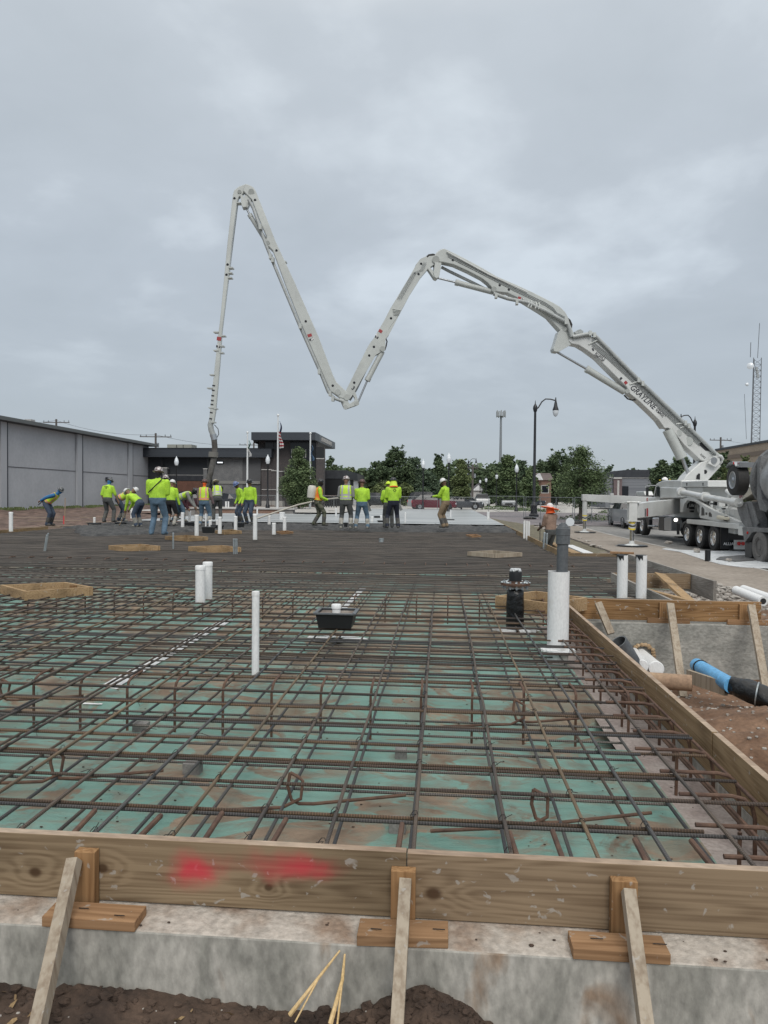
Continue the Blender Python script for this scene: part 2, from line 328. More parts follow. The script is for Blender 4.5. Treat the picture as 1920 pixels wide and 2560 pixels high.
# the ground sheet reaches the horizon
gx = [-900,-400,-200,-100,-60,-38,-30]+lin(-24,-15.2,6)+[-10,-5,0,1.6]+lin(3,10,5)+[15,25,40,70,120,250,500,900]
gy = [-60,-20,-5,0]+[2.3,2.9,5,9,12,17,25,30,35,40,45,50,55,60,65,70,74,80,95,120,180,300,600,1500]
def gsheet(x, y):
    if -15.3 < x < 4.9 and 1.5 < y < 72: return -1.2
    if x >= 1 and y < 18: return -1.35
    if y < 3: return -1.0
    return gz(x, y)-.03
tag(grid(gx, gy, gsheet, 'ground', M['gravelly']), kind='structure')
tag(grid(lin(-38, -15.05, 80), lin(14, 89, 160), lambda x, y: gz(x, y)+.12*fbm(x, y, .8)+.05*fbm(x,y,3.1,2)+(.35*max(0, nz(x, y, .35, 3)) if x < -16 else 0), 'dirt_strip', M['red_dirt']), kind='structure')
# grass / concrete lots beyond
tag(grid([-30,-25,-15,-5], [71.5,76,80,90,120,200], lambda x, y: gz(x, y)+.02, 'plaza', M['lot']), kind='structure')
tag(grid([-23,-19,-15.2,-11,-7.25], [49.4,52,55,60,66,71.45], lambda x, y: .10, 'patio', M['lot']), kind='structure')
tag(grid([-5,5,15,25,40,60,90,130], [71.5,76,80,95,120,160,230], lambda x, y: gz(x, y)+.025, 'parking_lot', M['lot']), kind='structure')
tag(grid([-60,-30,0,30,60,140], [230,260,320,420], lambda x, y: gz(x, y)+.05, 'grass', M['grass']), kind='structure')
tag(grid([3.2,6,9,15,25,40,60,90], [50,54,58,62,66,71.5], lambda x, y: gz(x, y)+.02, 'cross_street', M['asph']), kind='structure')
tag(grid(lin(2.93,6.3,14), lin(17.05,50,70), lambda x, y: gz(x, y)+.50*max(0,1-(x-2.95)/3.2)+.06*fbm(x,y,1.5), 'dirt_verge', mat('dry_grass_dirt', (.10,.085,.06), .95, 0, (.16,.15,.10), 4, bump=1)), kind='structure')
# sidewalk: a real slab with a thick edge, and road
def strip(name, x0, x1, ys, up, m, th=.12):
    mb = MB()
    for a, b in zip(ys, ys[1:]):
        za, zb = gz(x0, a)+up, gz(x0, b)+up
        mb.hexa([(x0,a,za-th),(x1,a,za-th),(x1,b-.012,zb-th),(x0,b-.012,zb-th),(x0,a,za),(x1,a,za),(x1,b-.012,zb),(x0,b-.012,zb)])
    return tag(mb.build(name, m), kind='structure')
strip('sidewalk', 6.35, 9.05, [7+1.6*i for i in range(27)], .06, M['walk'])
strip('kerb', 9.06, 9.2, [5,15,25,38,42,46,49.9], .065, M['lot'], .2)
strip('road', 9.21, 30, [2,12,25,38,42,46,49.9], -.01, M['road'], .05)
strip('far_sidewalk', 5.6, 9.5, [71.6,75,79,85,100,130,170], .07, M['lot'])
# trench floor and clay outside the right form
def rground(x, y):
    z = -.95
    t = min(1, max(0, (y-8.9)/.3)); 
    if y > 9.15: z = -.95+.33*min(1, max(0, (x-4.0)/.6)) if y < 12.6 else -.66
    if x > 6.25: z = min(z, gz(x, y)-.04) if y<9 else gz(x,y)-.05
    m = .42*math.exp(-((x-3.1)/1.25)**2-((y-6.3)/1.1)**2)+.22*math.exp(-((x-2.6)/.6)**2-((y-4.6)/.9)**2)+.3*math.exp(-((x-5.2)/.9)**2-((y-6.5)/1.5)**2)
    if y < 9.2: z += m
    if 4.4 < x < 6.4 and y > 9: z += .10*max(0, fbm(x, y, 2.2))+.06
    return z+.035*fbm(x, y, 3.5)+.012*fbm(x, y, 14, 3)
tag(grid(lin(1.6, 6.5, 120), lin(2.2, 12.4, 200), rground, 'excavated_soil', M['clay']), kind='structure')
tag(grid(lin(2.9, 6.5, 60), lin(12.35, 27, 150), lambda x, y: (rground(x, 9.3)*0-.70 if x > 4.35 or y > 17 else -.95)+.05*fbm(x, y, 3)+.015*fbm(x, y, 12), 'gravel_margin', M['gravelly']), kind='structure')
# bare soil at the camera's feet
def fgz(x, y): return -.480-.10*max(0,(2.4-y))-.03*min(1,max(0,(x+1.3)/1.0))+.105*math.exp(-((x+.04)/.17)**2-((y-2.36)/.3)**2)-.20*min(1,max(0,(x-.12)/.35))+.030*fbm(x, y, 3.0)+.026*abs(fbm(x, y, 9, 4))+.008*fbm(x,y,34,2)
tag(grid(lin(-3.2, 3.2, 320), lin(1.5, 2.47, 110), fgz, 'foreground_soil', M['dirt']), kind='structure')

# vapour barrier: green membrane stained with mud
def membrane():
    m = bpy.data.materials.new('green_membrane'); m.use_nodes = True; t = m.node_tree; n = t.nodes; l = t.links; b = n['Principled BSDF']
    c = n.new('ShaderNodeTexCoord')
    def nz_(s, d, di, st=(1,1,1)):
        mp = n.new('ShaderNodeMapping'); mp.inputs['Scale'].default_value = st; l.new(c.outputs['Object'], mp.inputs[0])
        x = n.new('ShaderNodeTexNoise'); x.inputs['Scale'].default_value = s; x.inputs['Detail'].default_value = d; x.inputs['Distortion'].default_value = di; x.inputs['Roughness'].default_value=.62; l.new(mp.outputs[0], x.inputs['Vector']); return x
    g = nz_(1.6, 4, .4); r = n.new('ShaderNodeValToRGB'); l.new(g.outputs[0], r.inputs[0]); e = r.color_ramp.elements
    e[0].position=.3; e[0].color=(.125,.25,.212,1); e[1].position=.7; e[1].color=(.19,.335,.292,1)
    d = nz_(1.25, 11, 1.3, (1,1.5,1)); dr = n.new('ShaderNodeMapRange'); dr.inputs[1].default_value=.515; dr.inputs[2].default_value=.56; dr.inputs[4].default_value=.86; l.new(d.outputs[0], dr.inputs[0])
    sp = n.new('ShaderNodeSeparateXYZ'); l.new(c.outputs['Object'], sp.inputs[0])     # more mud further in
    yr = n.new('ShaderNodeMapRange'); yr.inputs[1].default_value=4; yr.inputs[2].default_value=12; yr.inputs[3].default_value=-.01; yr.inputs[4].default_value=.07; l.new(sp.outputs[1], yr.inputs[0])
    av = n.new('ShaderNodeMath'); av.operation='ADD'; l.new(d.outputs[0], av.inputs[0]); l.new(yr.outputs[0], av.inputs[1]); l.new(av.outputs[0], dr.inputs[0])
    m1 = n.new('ShaderNodeMix'); m1.data_type='RGBA'; l.new(dr.outputs[0], m1.inputs[0]); l.new(r.outputs[0], m1.inputs[6])
    mud = nz_(4, 6, .2); mr = n.new('ShaderNodeValToRGB'); l.new(mud.outputs[0], mr.inputs[0]); e = mr.color_ramp.elements
    e[0].position=.35; e[0].color=(.15,.080,.048,1); e[1].position=.65; e[1].color=(.29,.19,.13,1); l.new(mr.outputs[0], m1.inputs[7])
    sm = nz_(3.2, 10, 1.2, (1,2,1)); smr = n.new('ShaderNodeMapRange'); smr.inputs[1].default_value=.46; smr.inputs[2].default_value=.60; smr.inputs[4].default_value=.8; l.new(sm.outputs[0], smr.inputs[0])
    m2 = n.new('ShaderNodeMix'); m2.data_type='RGBA'; l.new(smr.outputs[0], m2.inputs[0]); l.new(m1.outputs[2], m2.inputs[6]); m2.inputs[7].default_value=(.19,.205,.165,1)
    l.new(m2.outputs[2], b.inputs['Base Color'])
    rr = n.new('ShaderNodeMapRange'); rr.inputs[3].default_value=.62; rr.inputs[4].default_value=.85; l.new(dr.outputs[0], rr.inputs[0]); l.new(rr.outputs[0], b.inputs['Roughness'])
    w = nz_(4.5, 6, 2.5, (1,2.2,1)); bp = n.new('ShaderNodeBump'); bp.inputs['Strength'].default_value=.8; bp.inputs['Distance'].default_value=.016; l.new(w.outputs[0], bp.inputs['Height']); l.new(bp.outputs[0], b.inputs['Normal'])
    return m
def sheetz(x, y):
    z = -.285+.010*fbm(x, y, 1.6)+.004*fbm(x, y, 6)
    for yc, w in ((5.05, .32), (9.45, .35), (14.3, .4), (19.3, .4)): z -= .16*math.exp(-((y-yc)/w)**4)
    return z
tag(grid(lin(-15.0, 1.22, 150), lin(2.62, 9.2, 150), sheetz, 'vapour_barrier', membrane()), kind='structure')
tag(grid(lin(-15.0, 2.8, 80), lin(9.2, 31, 110), sheetz, 'vapour_barrier', bpy.data.materials['green_membrane']), kind='structure')
tag(grid([2.8,3.3,4.28], [12.65,14,15.5,16.95], sheetz, 'vapour_barrier', bpy.data.materials['green_membrane']), kind='structure')
tag(grid(lin(1.15, 1.56, 6), lin(2.62, 9.2, 80), lambda x, y: -.33+.008*fbm(x, y, 4), 'footing_top', mat('pinkish_footing_concrete', (.27,.225,.21), .9, 0, (.36,.32,.30), 5, bump=.4)), kind='structure')
# slab layers: wet concrete just placed, then the finished pour
def fedge(x):                                       # near edge of the fresh pour
    return 27.6+1.2*nz(x, 0, .25)+.5*nz(x, 5, .9)+(-5.2*math.exp(-((x+11.6)/2.3)**2))
tag(grid(lin(-15.05, 2.84, 230), lin(20.5, 33.6, 150), lambda x, y: -.02+.06*fbm(x, y, 1.2)+.05*fbm(x,y,5)-.9*max(0, min(1, (fedge(x)-y)/.9)), 'fresh_concrete', mat('fresh_pour', (.050,.052,.055), .85, 0, (.10,.10,.10), 3, .35, .7, bump=1, bscale=10, spec=.15), mask=lambda x, y: y > fedge(x)-1.0), kind='structure')
tag(grid(lin(-15.05, 2.84, 20), [33.0]+lin(34, 48, 6), lambda x, y: .035+.01*nz(x, y, .3), 'finished_slab', M['done']), kind='structure')
tag(grid(lin(-7.2, 2.84, 12), lin(48, 70.5, 8), lambda x, y: .035, 'finished_slab', M['done']), kind='structure')

# ================================================================ FORMWORK
def solo(o, label, cat, group=None): return tag(o, label, cat, group)
FX = wood('sprayed_form_board', (.255,.19,.12), (.155,.108,.065), 0, knots=False, extra=[(-0.9,-0.11,.085,.045,.62),(-0.92,-0.11,.15,.08,.45),(-0.49,-0.07,.10,.055,.45),(-0.57,-0.07,.24,.07,.40)], off=(.2,.3,.06), kpos=((-1.56,-0.15,.026),(-1.29,-0.12,.026),(-0.64,-0.16,.018)), wamt=.6)
def plank(name, a, b, m, bev=.003, endm=None):
    mb = MB(); mb.box(a, b)
    return mb.build(name, m, bevel=bev)
def board_with_edge(name, a, b, side, top):
    mb = MB(); mb.box(a, b)
    for i, f in enumerate(mb.f): mb.m[i] = 1 if i == 1 else 0
    return mb.build(name, [side, top], bevel=.003)
solo(board_with_edge('form_board', (-4.2,2.6,-.245), (-.121,2.638,0), FX, M['wend']), 'long weathered form board with red spray paint at the very front', 'form board', 'form boards round the slab')
solo(board_with_edge('form_board', (-.118,2.602,-.247), (3.0,2.64,-.004), M['wx2'], M['wend']), 'front form board butted right of the red sprayed board', 'form board', 'form boards round the slab')
solo(board_with_edge('form_board', (1.532,2.645,-.245), (1.57,4.12,0), M['wy'], M['wend']), 'nearest side form board on the right, behind the front corner', 'form board', 'form boards round the slab')
solo(board_with_edge('form_board', (1.528,4.125,-.245), (1.566,9.2,.004), M['wy'], M['wend']), 'long side form board with swirling grain running back on the right', 'form board', 'form boards round the slab')
FR = wood('orange_pine_x', (.32,.19,.09), (.18,.095,.04), 0, grain=11, off=(1.3,0,.7), ring=1.0)
solo(board_with_edge('form_board', (1.66,9.25,-.235), (4.0,9.288,.028), FR, M['wend']), 'orange pine board braced above the grey footing wall on the right', 'form board', 'form boards round the slab')
for a, b, mm, lb in (((2.92,9.3,-.2),(2.96,12.6,.02),'greyboard','cement coated board running back behind the two cut white pipes'),
                 ((2.97,12.6,-.24),(4.27,12.64,.02),'wx2','weathered cross board of the small bay right of the cut white pipes'),
                 ((4.28,11.6,-.3),(4.33,17.0,.02),'greyboard','cement coated outer board beside the gravel margin and sidewalk'),
                 ((2.86,16.95,-.22),(4.27,16.99,.015),'wx','dark cross form board behind the tall grey capped pipe'),
                 ((2.85,17.0,-.2),(2.89,31,.02),'wy','side form board beside the worker with the orange sun brim'),
                 ((2.87,31.05,-.2),(2.91,45,.02),'wy','farthest side form board along the finished slab')):
    solo(plank('form_board', a, b, M[mm]), lb, 'form board', 'form boards round the slab')
solo(plank('form_board', (-15.14,14,-.2),(-15.1,26.1,.03), M['wy']), 'left side form board beside the dirt strip', 'form board', 'form boards round the slab')
# concrete stems
mb = MB(); mb.hexa([(-4.3,2.442,-.9),(3.2,2.442,-.9),(3.2,2.63,-.9),(-4.3,2.63,-.9),(-4.3,2.452,-.262),(3.2,2.452,-.262),(3.2,2.63,-.25),(-4.3,2.63,-.25)])
for i in range(len(mb.f)): mb.m[i] = 1 if i == 1 else 0
st = solo(mb.build('concrete_stem_wall', [M['conc'], M['ledge']], bevel=.008), 'pale grey concrete footing wall below the front form boards', 'footing wall')
mb = MB(); mb.box((1.72,9.16,-1.3),(6.3,9.6,-.255))
solo(mb.build('concrete_footing_wall', M['concR'], bevel=.01), 'grey concrete footing wall below the orange pine board on the right', 'footing wall')
mb = MB(); mb.box((2.98,9.62,-.9),(4.1,11.9,-.3)); solo(mb.build('concrete_ledge', M['ledge'], bevel=.01), 'pale concrete pad with loose planks inside the right bay', 'concrete pad')
mb = MB(); mb.box((1.53,2.65,-1.3),(1.60,9.15,-.25)); solo(mb.build('concrete_side_footing', M['conc']), 'narrow concrete footing edge below the right side boards', 'footing wall')
# stakes, cleats, kickers: one brace assembly = three separate pieces of timber
def brace(x, w, kx0, kx1, cx0, cx1, Y, top, zl, foot, names, tilt=0, cm='wc'):
    solo(MB().box((x,Y-.042,zl+.002),(x+w,Y-.003,top)).build('stake', M['wz'], bevel=.002), names[0], 'stake', 'upright stakes against the form boards')
    mb = MB(); mb.hexa([(cx0,Y-.160,zl+.002),(cx1,Y-.160+tilt,zl+.002),(cx1,Y-.055+tilt,zl+.002),(cx0,Y-.055,zl+.002),(cx0,Y-.160,zl+.04),(cx1,Y-.160+tilt,zl+.04),(cx1,Y-.055+tilt,zl+.04),(cx0,Y-.055,zl+.04)])
    # shift so the kicker passes in front
    solo(mb.build('cleat', M[cm], bevel=.003), names[1], 'cleat', 'timber cleats lying on the footing ledge')
    p = Vector((kx0, Y-.068, top-.015)); sl_ = .95; r_ = ray(kx1, 2560); t_ = (p.y-p.z*sl_+H*sl_)/(r_.y-sl_*r_.z); q = Vector((0,0,H))+r_*t_; q = p+(q-p)*1.35
    mb = MB(); mb.beam(p, q, .043, .05, up=(0,-1,.3)); solo(mb.build('kicker', M['wk'], bevel=.002), names[2], 'brace', 'slanted kickers bracing the front board')
brace(-1.38, .08, -1.365, 96, -1.44, -1.09, 2.6, -.04, -.262, (2.0,-.75), ('upright stake behind the leftmost slanted kicker','cleat crossing under the leftmost slanted kicker','leftmost grey slanted kicker on the front board'))
brace(-.175, .09, -.12, 993, -.285, .035, 2.6, -.05, -.262, (2.05,-.75), ('stake at the joint between the two front boards','cleat at the front board joint','grey kicker standing at the front board joint'), .015)
brace(.615, .09, .665, 1614, .46, .785, 2.6, -.045, -.262, (2.1,-.75), ('stake on the plain front board, right side','cleat on the ledge at the lower right','rightmost grey kicker on the front board, with pencil marks'))
nl = [(.700,2.30,-.235),(.690,2.36,-.19),(-.128,2.49,-.09),(-1.362,2.49,-.085)]
a, b = AY(1567,2280,2.36), AY(1592,2283,2.36)
def rbrace(px, px2, names):
    a = AY(px, 1505, 9.1); b = AY(px2, 1722, 8.25)
    solo(MB().box((a.x-.1,9.21,-.25),(a.x-.0,9.246,-.0)).build('stake', M['wz'], bevel=.002), names[0], 'stake', 'upright stakes against the form boards')
    solo(MB().box((a.x-.26,9.165,-.253),(a.x+.26,9.205,-.19)).build('cleat', M['wc'], bevel=.003), names[1], 'cleat', 'timber cleats lying on the footing ledge')
    solo(MB().beam(Vector((a.x,9.12,.0)), (b.x,8.2,-.92), .05, .085, up=(1,0,0)).build('kicker', M['wk'], bevel=.002), names[2], 'brace')
rbrace(1677, 1705, ('stake mid way along the orange pine board','cleat mid way along the grey footing wall','long grey kicker leaning on the middle of the grey footing wall'))
rbrace(1880, 1915, ('stake at the right end of the orange pine board','cleat at the right end of the grey footing wall','long grey kicker leaning at the right end of the footing wall'))
a = AY(1495,1505,9.1)
solo(MB().beam((a.x,9.1,.0), (a.x+.12,8.9,-.35), .045, .085, up=(1,0,0)).build('kicker', M['wk']), 'short weathered kicker at the inner corner of the right forms', 'brace')
solo(MB().beam((1.62,3.94,-.12), (1.86,3.86,-.75), .085, .04, up=(0,1,0)).build('kicker', M['wk'], bevel=.003), 'stub of timber leaning outside the right form board joint', 'brace')

a, b = G(1421,1364,-.25), G(1470,1384,-.25); solo(MB().beam(a, b, .28, .05).build('plank', M['pvc']), 'pale plank lying outside the far side form', 'plank')
a, b = G(1378,1358,-.22), G(1440,1384,-.22); solo(MB().beam(a, b, .25, .05).build('plank', M['wbox']), 'bright yellow plank beside the pale one outside the side form', 'plank')
# box-outs: low square timber frames in the mat
def boxout(pts, h, label, mt='wbox', th=.04, ztop=.05, block=False):
    h *= .85; P = [G(a, b, ztop) for a, b in pts]; c = sum(P, Vector())/4; P = [c+(p-c) for p in P]
    t = thing('box_frame', label, 'timber frame', (c.x, c.y, ztop-h), group='square timber box frames in the rebar mat')
    for i in range(4):
        p, q = P[i], P[(i+1)%4]; d = (q-p).normalized(); s = th*.5 if i % 2 else -th*.5
        inw = (c-(p+q)/2).normalized()*th/2
        MB().beam(p+inw+d*(th*.0+.001*i)-Vector((0,0,h/2)), q+inw-d*(th+.002)-Vector((0,0,h/2)), th, h-.001*i).build('side_board', M[mt], t)
    if block:
        p = (P[2]+P[3])/2+(c-(P[2]+P[3])/2).normalized()*(.065); MB().box(p-Vector((.05,.02,.14)), p+Vector((.05,.02,-.01))).build('nailing_block', M['wz'], t)
    return t
boxout([(0,1462),(62,1478.6),(233,1467),(162,1454.6)], .14, 'large square box frame at the left edge of the mat', block=True)
boxout([(271,1363),(307.6,1367),(401,1364.7),(352,1359.6)], .13, 'box frame left of the leaning pair of grey conduits', block=True)
boxout([(470.3,1365.8),(518.7,1369.7),(603.4,1368),(554.5,1362.6)], .14, 'box frame just behind the short clustered grey conduit', block=True)
boxout([(412.2,1340.3),(471.6,1345.3),(519.8,1342),(466.6,1337)], .12, 'box frame at the feet of the big worker in jeans')
boxout([(538,1326),(560,1329),(604,1327),(580,1323)], .12, 'far box frame behind the middle white pipes')
boxout([(691,1328),(705,1331),(733,1329),(715,1326)], .08, 'small far box frame right of the stained white pipe', mt='wc')
boxout([(1168.4,1378.7),(1239,1384.5),(1306,1381),(1233,1375)], .11, 'weathered grey box frame on the right of the mat', mt='wk')
boxout([(1238,1489.6),(1371.6,1508),(1469,1494),(1339,1476.5)], .19, 'bright new pine box frame round the black wrapped pipe', block=True)
boxout([(1165,1336),(1180,1340),(1203,1339),(1190,1335)], .06, 'small flat timber frame near the worker holding a pole', mt='wc')

# loose timber inside the right bay
solo(MB().beam((2.99,12.3,-.12), (3.98,9.75,-.22), .09, .04).build('plank', M['wbox']), 'long yellow plank lying on the pad behind the orange board', 'plank')
solo(MB().beam((3.04,11.9,-.17), (4.05,9.9,-.25), .09, .04).build('plank', M['wc']), 'darker plank beside the long yellow plank', 'plank')
solo(MB().beam((3.72,12.5,.02), (3.79,11.2,-.26), .19, .04, up=(0,1,.5)).build('plank', M['wbox']), 'short wide plank leaning against the cross board', 'plank')
a = G(1585,1383,.04); b = G(1525,1381,.04)
solo(MB().beam(b, a, .14, .04).build('plank', M['wc']), 'reddish plank on top of the dark cross board by the outrigger', 'plank')
mb = MB(); mb.box((3.7,10.3,-.29),(4.0,10.42,-.24)); mb.box((3.9,10.15,-.29),(3.98,10.5,-.22)); solo(mb.build('hammer_drill', M['greyp'], bevel=.01), 'small dark power tool on the pale pad', 'tool')

# ================================================================ REBAR MAT (tied together: one thing)
mat_root = thing('rebar_mat', 'tied double mat of rusty steel reinforcing bars over the green membrane', 'rebar mat', (0,0,-.1))
def wob(p, q, r, seg=6, amp=.006):
    pts = []
    for i in range(seg+1):
        t = i/seg; v = Vector(p).lerp(Vector(q), t); s = amp*(1 if 0<i<seg else .4)
        pts.append(v+Vector((random.uniform(-s,s), random.uniform(-s,s), random.uniform(-s,s)*.5)))
    return pts
nb = 0; far_x = MB(); far_y = MB()
def bar(p, q, r, m, near, seg=6, amp=.006, n=8):
    global nb
    pts = wob(p, q, r, seg, amp)
    if near and random.random() < .4: m = {'bx':'bx3','by':'by3','bx2':'bx'}.get(m, m)
    if near and nb < 100: nb += 1; MB().tube(pts, r, n).build('bar', M[m], mat_root, smooth=True)
    else: (far_x if m.startswith('bx') else far_y).tube(pts, r, 5, caps=False)
TX0, TX1, TY0, TY1 = 99, 99.1, 7.88, 8.27            # the near tub is cut into the mat
def cbar(p, q, *a, **k):
    p, q = Vector(p), Vector(q)
    if abs(p.y-q.y) < .2 and TY0 < p.y < TY1 and p.x < TX0 < q.x: bar(p, (TX0,p.y,p.z), *a, **k); bar((TX1,q.y,q.z), q, *a, **k)
    elif abs(p.x-q.x) < .2 and TX0 < p.x < TX1 and p.y < TY0 < q.y: bar(p, (p.x,TY0,p.z), *a, **k); bar((q.x,TY1,q.z), q, *a, **k)
    else: bar(p, q, *a, **k)
ZT, ZB = -.045, -.20
# crosswise pairs near the front
ynear = [2.72, 3.0, 3.3, 3.6, 3.9, 4.2, 4.55, 4.88, 5.26, 5.5, 5.84]
for i, y in enumerate(ynear):
    s = .035 if i in (1,2,3,4,5) else .03
    m1, m2 = ('bx','bx2') if i % 2 else ('bx2','bx')
    xe = 1.47+random.uniform(-.05,.03)
    if i == 0: bar((-4.5,y-.015,-.16),(1.5,y-.03,-.17),.008,'bx',True); continue
    y0 = y+random.uniform(-.03,.03)
    if i < 11: bar((-15,y0,ZT-.018),(xe,y+random.uniform(-.02,.02),ZT-.018),.0085,m1,True,9,.009)
    bar((-15,y0+s+random.uniform(-.012,.03),ZT-.02),(xe-random.choice([0,.22,.35]),y+s*random.uniform(.2,1.2),ZT-.02),.0085,m2,True,9,.009)
y = 6.02; i = 0
while y < 27.8:
    xe = slabx(y)-.06-random.uniform(0,.12)
    cbar((-15.0+random.uniform(0,.1),y+random.uniform(-.01,.01),ZT-.018-(.02 if i%2 else 0)),(xe,y+random.uniform(-.01,.01),ZT-.018-(.02 if i%2 else 0)),.0075,'bx' if i%3 else 'bx2', y<10.5, 9, .008)
    if y > 9.6 and (y > 13 or random.random() < (y-9)/4): cbar((-15.0,y+.075,ZT-.03),(xe-.1,y+.075,ZT-.03),.0085,'bx',False,5)
    i += 1; y += .152+random.uniform(-.008,.008)
for y in lin(3.05,9,20): cbar((-15,y,ZB-.02),(1.15,y,ZB-.02),.008,'bx',False,5)
# lengthwise bars, two layers
xl = [1.156,.853,.597,.27,-.11,-.455,-.758,-1.07]; x = -1.39
while x > -14.9: xl.append(x); x -= .312
for i, x in enumerate(xl):
    mm = 'by2' if i in (2,7,10,15) else 'by'
    cbar((x+random.uniform(-.015,.015),2.66,ZT),(x,9.4,ZT),.0088,mm, i<26, 10, .007)
    cbar((x,8.8,ZT-.055),(x,27.6,ZT-.055),.0085,'by', False, 6)
    xo = x+random.uniform(-.04,.03)
    cbar((xo,2.7,ZB),(xo+random.uniform(-.02,.02),9.4,ZB),.0088,'by', i<14, 8, .008)
    cbar((xo,9.4,ZB),(xo,27.6,ZB),.008,'by', False, 5)
for x in lin(1.6,4.2,9):
    bar((x,9.4 if x<2.8 else 12.8,ZT-.055),(x,26 if x<2.8 else 16.9,ZT-.055),.0085,'by',False,5)
for y in lin(12.8,16.8,26): bar((2.7,y,ZT-.018),(4.2-random.uniform(0,.15),y,ZT-.018),.0085,'bx',False,4)
# bars already running into the wet concrete stay dark; hooks, dowels, stirrups
hk = MB()
for x in (-1.47,-1.2,-.93,-.66,-.16,.30,.47,.78,1.02):                      # dowels at the front
    hk.tube([(x,2.66,ZT-.01),(x+random.uniform(-.02,.02),2.93+random.uniform(-.04,.04),ZT-.01)], .0115, 8)
y = 2.78
while y < 9.1:                                                             # hooked bars along the right form
    x0 = 1.10+random.uniform(-.05,.06); z = ZT-.01; xh = 1.47+random.uniform(-.03,.02); yy = y+random.uniform(-.02,.02)
    hk.tube([(x0,yy,z),(xh-.10,yy,z),(xh-.045,yy-.004,z-.012),(xh-.012,yy-.01,z-.045),(xh,yy-.012,z-.10),(xh+.002,yy-.014,-.33)], .010, 8)
    if random.random() < .45: hk.tube([(xh-.17,yy+.06,z-.05),(xh-.17,yy+.06,-.33)], .009, 6)
    y += .295
for zz, xx in ((-.13,1.36),(-.22,1.42),(-.09,1.47)): hk.tube(wob((xx,2.68,zz),(xx-.01,9.1,zz),.009,10,.006), .0095, 8)
for yc in (5.02, 9.5, 14.3, 19.3):                                         # bent bars over the grade beams
    x = 1.3 if yc < 9 else 2.6
    while x > -14.8:
        if yc < 15:
            hk.tube([(x,yc,-.44),(x,yc,ZT-.07),(x+.004,yc+.02,ZT-.02),(x+.006,yc+.07,ZT),(x,yc+.26,ZT-.002)], .0098, 6)
        if yc > 99: hk.tube([(x+.1,yc-.35,-.40),(x+.1,yc-.35,ZT)], .008, 4)
        x -= .36 if yc < 9 else .42
hk.build('hook_bar', M['rust'], mat_root, smooth=True)['kind'] = 'stuff'
# loose U bars with long tails in the first bays
ub = [(-2.05,3.62,1), (-.72,3.44,1), (.46,3.36,1), (.52,4.85,1), (-3.2,4.95,1)]
for x, y, s in ub:
    mb = MB(); mb.tube([(x-.02,y,ZT-.01),(x-.03,y-.01,-.12),(x-.01,y-.015,-.185),(x+.03,y-.02,-.20),(x+.1,y-.015,-.20),(x+.55,y+.10,-.185)], .0085, 8)
    mb.tube([(x-.02,y+.0,ZT-.01),(x+.02,y,ZT-.03),(x+.045,y-.01,-.09),(x+.04,y-.03,-.17),(x-.05,y-.05,-.21),(x-.5,y-.14,-.21)], .0085, 8)
    mb.build('stirrup', M['rust'], mat_root, smooth=True)
ti = MB()
for x in xl[:22]:
    for y in ynear+[6.1+.305*k for k in range(10)]:
        if random.random() < .62:
            c = Vector((x+random.uniform(-.006,.006), y+.012, ZT)); k = []
            for j in range(7): t = j/6*math.pi*1.7; k.append(c+Vector((.016*math.cos(t), .016*math.sin(t)*.9, .012*math.sin(t*1.3)+.003)))
            a = random.uniform(0, 6.28); k.append(k[-1]+Vector((math.cos(a)*.03, math.sin(a)*.03, random.uniform(-.02,.02))))
            if random.random() < .25: k.append(k[-1]+Vector((math.cos(a+.6)*.05, math.sin(a+.6)*.05, -.02)))
            ti.tube(k, .0017, 4)
ti.build('tie_wires', M['wire'], mat_root)['kind'] = 'stuff'
far_x.build('cross_bars', M['bfar'], mat_root, smooth=True)['kind'] = 'stuff'
far_y.build('long_bars', M['by'], mat_root, smooth=True)['kind'] = 'stuff'
# seam tapes on the membrane
def tape(pts, w, label):
    mb = MB()
    for p, q in zip(pts, pts[1:]):
        n = 10
        for k in range(n):
            a = p[0]+(q[0]-p[0])*k/n, p[1]+(q[1]-p[1])*k/n; b = p[0]+(q[0]-p[0])*(k+1)/n, p[1]+(q[1]-p[1])*(k+1)/n
            f = lambda v, s: Vector((v[0]+s, v[1], sheetz(v[0]+s, v[1])+.012))
            mb.quad(f(a,-w/2+random.uniform(0,.01)), f(a,w/2), f(b,w/2), f(b,-w/2))
    solo(mb.build('seam_tape', M['tape']), label, 'tape', 'white seam tapes on the membrane')
tape([(-2.74,5.35),(-2.72,8.8)], .16, 'long white tape strip left of the middle white pipe')
tape([(-3.2,4.15),(-3.22,4.75)], .12, 'short white tape strip at the left edge of the near bays')
tape([(-1.40,9.9),(-1.36,12.2)], .11, 'white tape strip just behind the black mud tub')
tape([(-3.21,3.4),(-3.2,3.9)], .08, 'nearest scrap of white tape at the far left')
for x, y, s, lb in ((-1.42,3.95,.10,'grey spacer brick left of the near bent bar'),(-2.02,4.62,.10,'grey spacer brick at the left of the near bays'),(-.20,3.36,.08,'spacer brick under the bars near the centre front'),
                 (-.24,4.32,.07,'spacer brick under the bars in front of the black tub'),(-2.4,7.2,.1,'spacer brick beside the long white tape'),(-1.9,7.9,.1,'spacer brick between the white tape and the black tub')):
    z = sheetz(x, y); solo(MB().box((x-s/2,y-.03,z-.003),(x+s/2,y+.035,z+.062)).build('spacer_brick', M['brick'], bevel=.003), lb, 'brick', 'grey spacer bricks under the bars')

